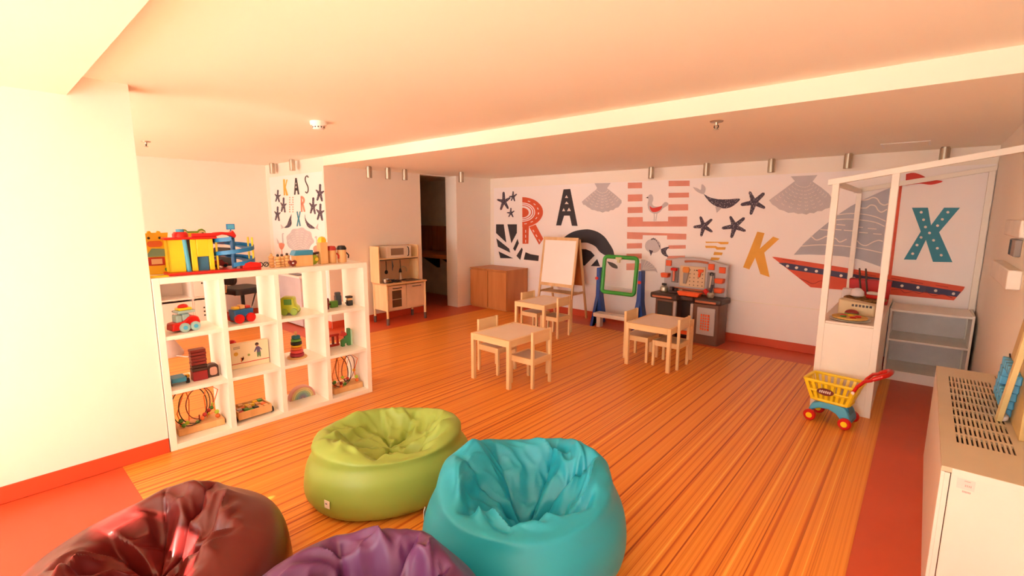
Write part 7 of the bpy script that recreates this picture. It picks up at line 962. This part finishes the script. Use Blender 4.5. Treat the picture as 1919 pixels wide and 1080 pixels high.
k = thing('toy_animal', 'small green and brown wooden animal in the top right compartment', 'toy figure', sh(1.265, 0.17, Z1), SA, 'little wooden figures')
MB().box(-0.03, -0.015, 0, 0.03, 0.015, 0.05).build('body', W_GRN, k, 0.006); MB().box(-0.05, -0.01, 0.02, -0.028, 0.01, 0.035).build('snout', W_DKRED, k, 0.003)
k = thing('toy_figure', 'slate blue wooden figure at the back of the top right compartment', 'toy figure', sh(1.345, 0.25, Z1), SA, 'little wooden figures')
MB().box(-0.022, -0.018, 0, 0.022, 0.018, 0.075).build('body', W_GREY, k, 0.004); MB().box(-0.02, -0.016, 0.075, 0.02, 0.016, 0.10).build('head', mat('slate_dark', (80, 92, 100), 0.45), k, 0.006)
k = thing('toy_figure', 'black and white wooden figure on the right of the top right compartment', 'toy figure', sh(1.405, 0.16, Z1), SA, 'little wooden figures')
MB().box(-0.02, -0.018, 0, 0.02, 0.018, 0.04).build('body', W_BLACK, k, 0.004); MB().box(-0.017, -0.015, 0.04, 0.017, 0.015, 0.058).build('face', TOYWOOD, k, 0.003); MB().box(-0.024, -0.02, 0.058, 0.02, 0.02, 0.074).build('hat', W_BLACK, k, 0.004); MB().box(-0.03, -0.01, 0.018, -0.02, 0.01, 0.026).build('arm', W_BLACK, k)

# --- second row
k = thing('toy_cart', 'flat blue toy cart with black wheels in the middle left compartment', 'toy vehicle', sh(0.105, 0.15, Z2), SA)
MB().box(-0.038, -0.05, 0.018, 0.038, 0.05, 0.045).build('tray', W_TEAL, k, 0.006)
for x in (-0.045, 0.045):
    for y in (-0.03, 0.03): MB().cyl((x-0.008, y, 0.016), (x+0.008, y, 0.016), 0.016, n=14).build('wheel', BLACK, k)
k = thing('domino_tower', 'tower of stacked reddish-brown wooden slabs in the middle left compartment', 'toy block', sh(0.235, 0.15, Z2+0.067), SA)
for i in range(7): MB().box(-0.042+0.002*(i%2), -0.03, i*0.0205, 0.042+0.002*(i%2), 0.03, i*0.0205+0.017).build('slab', W_DKRED if i > 1 else W_DKBR, k, 0.002)
o = tag(MB().box(-0.045, -0.04, 0, 0.045, 0.04, 0.066).build('wooden_block', mat('dark_red_block', (150, 34, 38), 0.4), None, 0.004, loc=sh(0.235, 0.15, Z2), rz=SA), 'dark red block under the slab tower in the shelf', 'toy block')
k = thing('arched_block', 'brown and pink arched wooden block beside the slab tower', 'toy block', sh(0.318, 0.155, Z2), SA)
MB().prism([(-0.035, 0)]+[(0.035*math.cos(a), 0.075+0.02*math.sin(a)) for a in [PI-i*PI/8 for i in range(9)]]+[(0.035, 0)], -0.03, 0.03, 'y').build('arch', W_DKBR, k, 0.003); MB().prism(rbox(0.045, 0.06, 0.015, 4, 0, 0.045), -0.034, -0.028, 'y').build('face_panel', mat('dusty_pink', (206, 150, 130), 0.45), k)
tag(MB().box(-0.05, -0.02, 0, 0.05, 0.02, 0.018).build('yellow_block', W_YEL, None, 0.003, loc=sh(0.15, 0.27, Z2), rz=SA), 'small yellow flat block behind the slab tower', 'toy block')
k = thing('puzzle_box', 'cream picture box printed with a child in blue shirt, leaning in the shelf', 'box', sh(0.592, 0.21, Z2), SA)
MB().box(-0.133, -0.012, 0, 0.133, 0.035, 0.19).build('box', mat('box_card', (246, 226, 190), 0.5, var=0.02), k, 0.001)
MB().box(-0.133, -0.0135, 0.036, 0.133, -0.011, 0.041).build('red_line', P_RED, k)
pm = lambda nm, poly, m_: MB().prism(poly, -0.0145, -0.0115, 'y').build(nm, m_, k)
pc = lambda x, z, r: [(x+r*math.cos(i*PI/8), z+r*math.sin(i*PI/8)) for i in range(16)]
pm('printed_hair', pc(0.05, 0.165, 0.013), W_DKBR)
pm('printed_face', pc(0.051, 0.155, 0.009), mat('print_skin', (206, 150, 120), 0.6))
pm('printed_shirt', [(0.044, 0.146), (0.064, 0.146), (0.085, 0.118), (0.08, 0.114), (0.07, 0.126), (0.072, 0.10), (0.046, 0.10), (0.047, 0.126), (0.032, 0.105), (0.026, 0.11)], mat('print_violet', (110, 92, 130), 0.6))
pm('printed_trousers', [(0.046, 0.10), (0.073, 0.10), (0.072, 0.062), (0.063, 0.062), (0.060, 0.082), (0.055, 0.062), (0.047, 0.064)], mat('print_green', (98, 130, 90), 0.6))
pm('printed_sun', pc(-0.10, 0.115, 0.015), mat('print_gold', (226, 178, 74), 0.6)); pm('printed_flower', pc(-0.012, 0.092, 0.009), mat('print_olive', (150, 160, 80), 0.6))
pm('printed_animal', [(-0.07, 0.048), (-0.064, 0.048), (-0.058, 0.075), (-0.052, 0.09), (-0.049, 0.07), (-0.06, 0.052), (-0.063, 0.082), (-0.068, 0.082)], W_ORA)
for z in (0.163, 0.152): pm('printed_text', [(-0.115, z), (-0.07, z+0.002), (-0.07, z+0.006), (-0.115, z+0.004)], mat('print_ink', (150, 130, 120), 0.6))
tag(MB().ball((0, 0, 0.02), (0.035, 0.03, 0.025)).build('red_ball', P_RED, loc=sh(0.50, 0.30, Z2+0.16)), 'red rounded toy peeking above the picture box', 'toy')
tag(MB().box(-0.14, -0.02, 0, 0.13, 0.025, 0.165).build('game_box', mat('dark_game_box', (120, 90, 70), 0.5), None, 0.002, loc=sh(0.58, 0.30, Z2), rz=SA), 'brown game box hidden behind the cream picture box', 'box')
k = thing('ring_stacker', 'rainbow ring stacker with teal top in the middle of the shelf', 'toy', sh(0.93, 0.17, Z2), SA)
MB().lathe([(0.062, 0), (0.064, 0.005), (0.06, 0.01), (0.001, 0.010)], n=26).build('base', TOYWOOD, k)
for i, (r, h, m_) in enumerate(((0.045, 0.024, mat('crimson_ring', (170, 40, 60), 0.4)), (0.041, 0.022, mat('rose_ring', (232, 84, 84), 0.4)), (0.037, 0.018, W_ORA), (0.034, 0.016, W_YEL), (0.036, 0.022, W_BLACK), (0.033, 0.02, W_GRN), (0.028, 0.022, mat('deep_teal_ring', (30, 110, 130), 0.4)))):
    z0 = 0.010+sum((0.024, 0.022, 0.018, 0.016, 0.022, 0.02, 0.022)[:i])
    MB().lathe([(r-0.006, z0), (r, z0+0.004), (r, z0+h-0.004), (r-0.006, z0+h)], n=24).build('ring', m_, k)
MB().lathe([(0.006, 0.15), (0.006, 0.165), (0.011, 0.172), (0.008, 0.182), (0.001, 0.184)], n=12).build('knob', TOYWOOD, k)
k = thing('toy_xylophone', 'red slatted wooden toy with dark bars in the right middle compartment', 'toy', sh(1.245, 0.27, Z2), SA)
MB().box(-0.10, -0.012, 0.0, 0.10, 0.012, 0.02).box(-0.10, -0.012, 0.09, 0.10, 0.012, 0.11).build('frame', W_RED, k, 0.003)
for i in range(5): MB().box(-0.092+i*0.042, -0.010, 0.02, -0.074+i*0.042, 0.010, 0.09).build('bar', W_RED if i % 2 == 0 else W_DKRED, k, 0.002)
k = thing('crocodile_block', 'green wooden dinosaur block at the right of the middle right compartment', 'toy block', sh(1.385, 0.21, Z2), SA)
MB().prism([(-0.045, 0), (-0.02, 0), (-0.018, 0.022), (0.002, 0.022), (0.005, 0), (0.03, 0), (0.03, 0.135), (0.008, 0.135), (0.006, 0.085), (-0.018, 0.075), (-0.015, 0.062), (-0.045, 0.05)], -0.014, 0.014, 'y').build('body', mat('dino_green', (70, 140, 80), 0.45), k, 0.003)
MB().prism([(-0.05, 0.085), (-0.02, 0.078), (0.004, 0.09), (-0.01, 0.11), (-0.035, 0.125)], -0.010, 0.010, 'y').build('jaw', W_RED, k, 0.003)
tag(MB().box(-0.008, -0.03, 0, 0.008, 0.03, 0.14).build('mint_board', mat('mint_board', (190, 220, 190), 0.5), None, 0.002, loc=sh(1.428, 0.225, Z2), rz=SA), 'narrow mint green board beside the dinosaur block', 'toy block')

# --- third row
def bead_maze(label, u, d, w, rings, seed):
    k = thing('bead_maze', label, 'toy', sh(u, d, Z3), SA, 'bead mazes on the bottom row')
    MB().box(-w/2, -0.045, 0, w/2, 0.10, 0.045).build('base', TOYWOOD, k, 0.004)
    rnd = random.Random(seed); cols = [W_GRN, W_RED, W_ORA, W_YEL, W_LIME]
    n = 0
    for i, (cx_, r, tilt) in enumerate(rings):
        pts = [(cx_+r*math.cos(a)+tilt*math.sin(a)*0.5, 0.03+0.06*math.sin(a+i), 0.165+0.115*math.sin(a)) for a in [2*PI*q/28 for q in range(28)]]
        wre = MB().tube(pts, 0.0032, 6, closed=True).build('wire', (W_BLACK, W_DKBR, W_DKRED)[i % 3], k)
        for q in range(3):
            p = pts[rnd.randint(16, 26)]; MB().ball(p, 0.0135, 10, 7).build('bead', cols[(n+i) % 5], wre); n += 1
    for x, m1, m2 in ((-w/2+0.03, W_GRN, W_ORA), (w/2-0.03, W_LIME, W_ORA)):
        wre = MB().tube([(x, 0.0, 0.045), (x-0.02, 0.0, 0.14), (x+0.015, 0.0, 0.24), (x+0.04*(1 if x < 0 else -1), 0.02, 0.29), (x+0.06*(1 if x < 0 else -1), 0.04, 0.20), (x+0.05*(1 if x < 0 else -1), 0.05, 0.045)], 0.0032, 6).build('wire', W_ORA, k)
        MB().ball((x, -0.002, 0.06), 0.015, 10, 7).build('bead', m2, wre); MB().ball((x-0.003, -0.002, 0.088), 0.015, 10, 7).build('bead', m1, wre)
    MB().tube([(0, 0.02, 0.045), (0.002, 0.02, 0.09)], 0.004, 6).build('support_pin', W_DKRED, k)
bead_maze('wooden bead maze with dark rings in the bottom left compartment', 0.215, 0.16, 0.265, ((-0.045, 0.10, 0.02), (-0.015, 0.10, 0.0), (0.015, 0.09, -0.03)), 3)
bead_maze('wooden bead maze with thin rings in the bottom right compartment', 1.315, 0.12, 0.25, ((-0.05, 0.085, 0.02), (0.0, 0.09, 0.0), (0.04, 0.085, -0.02)), 9)
k = thing('block_wagon', 'shallow wooden wagon filled with coloured blocks in the bottom row', 'toy vehicle', sh(0.548, 0.15, Z3), SA+math.radians(3))
b = MB().box(-0.12, -0.09, 0.018, 0.12, 0.09, 0.026).box(-0.12, -0.09, 0.026, 0.12, -0.08, 0.075).box(-0.12, 0.08, 0.026, 0.12, 0.09, 0.085).box(-0.12, -0.08, 0.026, -0.11, 0.08, 0.08).box(0.11, -0.08, 0.026, 0.12, 0.08, 0.08)
b.build('tray', TOYWOOD, k, 0.002)
for x in (-0.131, 0.131):
    for y in (-0.055, 0.055): MB().cyl((x-0.007, y, 0.023), (x+0.007, y, 0.023), 0.023, n=18).build('wheel', BLACK, k)
rnd = random.Random(4)
for i in range(6):
    for j in range(4):
        x = -0.088+i*0.035; y = -0.056+j*0.038; h = 0.03+0.02*rnd.random()
        MB().box(x-0.015, y-0.016, 0.027, x+0.015, y+0.016, 0.027+h+0.01).build('block', rnd.choice([W_GRN, W_RED, W_ORA, W_YEL, TOYWOOD, W_BLACK, W_LIME, mat('pale_block', (220, 206, 190), .5)]), k, 0.002)
k = thing('rainbow_stacker', 'pastel wooden rainbow of nested arches in the bottom row', 'toy', sh(0.965, 0.22, Z3), SA)
PAS = [(232, 170, 160), (238, 206, 150), (232, 224, 160), (176, 210, 180), (150, 190, 190), (150, 160, 190), (170, 150, 180)]
for i, c in enumerate(PAS):
    r1 = 0.098-i*0.0135; r0 = r1-0.0115
    poly = [(r1*math.cos(a), r1*math.sin(a)) for a in [q*PI/20 for q in range(21)]]+[(r0*math.cos(a), r0*math.sin(a)) for a in [PI-q*PI/20 for q in range(21)]]
    MB().prism(poly, -0.022, 0.022, 'y').build('arch', mat('pastel_%d' % i, c, 0.5), k, 0.002)
tag(MB().box(-0.012, -0.02, 0, 0.012, 0.02, 0.05).build('brown_block', W_DKBR, None, 0.003, loc=sh(0.066, 0.30, Z3), rz=SA), 'small dark block behind the bottom left bead maze', 'toy block')

for nm, f in (('ring_stacker', 1.2), ('toy_truck', 1.2), ('toy_wagon', 1.15), ('toy_train_engine', 1.15), ('bead_maze', 1.08), ('peg_person', 1.2), ('peg_stack', 1.2), ('tower_block', 1.15), ('roof_block', 1.15), ('crocodile_block', 1.15), ('toy_cart', 1.15), ('toy_figure', 1.15), ('toy_animal', 1.15), ('domino_tower', 1.1), ('rainbow_stacker', 1.1)):
    for o in bpy.data.objects:
        if o.parent is None and o.name.split('.')[0] == nm: o.scale = (f, f, f)

# ---------------------------------------------------------------- alcove behind the shelf
t = thing('locker_cabinet', 'white cube cabinet with dotted doors in the alcove behind the shelf', 'cabinet', (-6.98, 1.455, 0), 0)
LM = mat('locker_white', (244, 234, 226), 0.45, var=0.01)
NYc, cwd, chh = 2, 0.345, 0.40
Wc, Hc = NYc*cwd+0.02, 2*chh+0.14
b = MB().box(-0.40, 0, 0, -0.385, Wc, Hc).box(-0.385, 0, 0, 0, 0.02, Hc).box(-0.385, Wc-0.02, 0, 0, Wc, Hc).box(-0.385, 0.02, Hc-0.02, 0, Wc-0.02, Hc).box(-0.385, 0.02, 0.0, -0.01, Wc-0.02, 0.10)
for i in range(1, NYc): b.box(-0.385, i*cwd+0.0, 0.10, 0, i*cwd+0.02, Hc-0.02)
for i in range(NYc): b.box(-0.385, i*cwd+0.02, 0.10+chh, 0, (i+1)*cwd, 0.12+chh)
b.build('carcass', LM, t)
for i, j, dots in ((0, 0, 9), (1, 0, 9), (1, 1, 9)):
    y0, z0 = i*cwd+0.024, 0.104+j*(chh+0.02)
    if dots == 0: continue
    d = MB().box(-0.02, y0, z0, 0.004, y0+cwd-0.028, z0+chh-0.03).build('door', LM, t, 0.003)
    for a in range(3):
        for c in range(dots//3):
            MB().cyl((0.003, y0+0.10+(0.0 if dots == 9 else 0.03)+c*0.055, z0+0.17+a*0.05), (0.0055, y0+0.10+(0.0 if dots == 9 else 0.03)+c*0.055, z0+0.17+a*0.05), 0.011, n=10).build('black_dot', BLACK, d)
t = thing('office_chair', 'black padded chair on chrome legs in the alcove', 'chair', (-7.35, 2.52, 0), math.radians(15))
UPH = mat('black_upholstery', (34, 30, 30), 0.55)
MB().prism(rbox(0.50, 0.48, 0.08, 5), 0.46, 0.545, 'z').build('seat', UPH, t, 0.02, 3)
MB().prism(rbox(0.44, 0.52, 0.08, 5, 0, 0.86), -0.25, -0.20, 'y').build('backrest', UPH, t, 0.018, 3)
MB().tube([(0.0, -0.22, 0.62), (0, -0.24, 0.50), (0, -0.10, 0.44)], 0.02, 8).build('back_bar', CHROME, t)
MB().cyl((0, 0, 0.10), (0, 0, 0.46), 0.025).build('column', BLACK, t)
for i in range(5):
    a = 2*PI*i/5+0.4; l = MB().tube([(0, 0, 0.12), (0.28*math.cos(a), 0.28*math.sin(a), 0.07)], 0.018, 8).build('leg', CHROME, t)
    MB().cyl((0.28*math.cos(a)-0.012, 0.28*math.sin(a), 0.028), (0.28*math.cos(a)+0.012, 0.28*math.sin(a), 0.028), 0.026, n=14).build('castor', BLACK, l)
MB().tube([(0.05, 0.18, 0.46), (0.22, -0.10, 0.06)], 0.012, 8).build('front_stay', CHROME, t)
t = thing('desk', 'grey-white desk with closed front panel under the alcove mural', 'desk', (-6.90, 3.04, 0))
GRD = mat('desk_grey', (214, 204, 210), 0.5)
MB().box(-0.50, -0.09, 0.02, 0.46, -0.07, 0.70).build('front_panel', GRD, t, 0.001)
for x in (-0.50, 0.44): MB().box(x, -0.07, 0.0, x+0.02, 0.12, 0.70).build('side_panel', GRD, t, 0.001)
MB().box(-0.52, -0.11, 0.70, 0.48, 0.13, 0.725).build('desktop', LM, t, 0.002)
tag(MB().prism([(-0.15, 0), (0.15, 0), (0.17, 0.012), (-0.13, 0.012)], -0.05, 0.05, 'y').build('desk_folder', mat('folder_grey', (110, 104, 110), 0.5), loc=(-6.72, 3.03, 0.727)), 'dark flat folder lying on the alcove desk', 'folder')
k = thing('floor_fan_base', 'small pale grey device on the alcove floor seen through the shelf', 'device', (-6.30, 1.33, 0.0))
MB().lathe([(0.16, 0), (0.16, 0.03), (0.11, 0.12), (0.07, 0.19), (0.001, 0.20)], n=26).build('body', mat('device_pale', (216, 204, 204), 0.5), k)
MB().tube([(0.14, 0.05, 0.015), (0.25, 0.12, 0.008), (0.33, 0.20, 0.008)], 0.006, 6).build('cable', mat('device_pale', (216, 204, 204), 0.5), k)
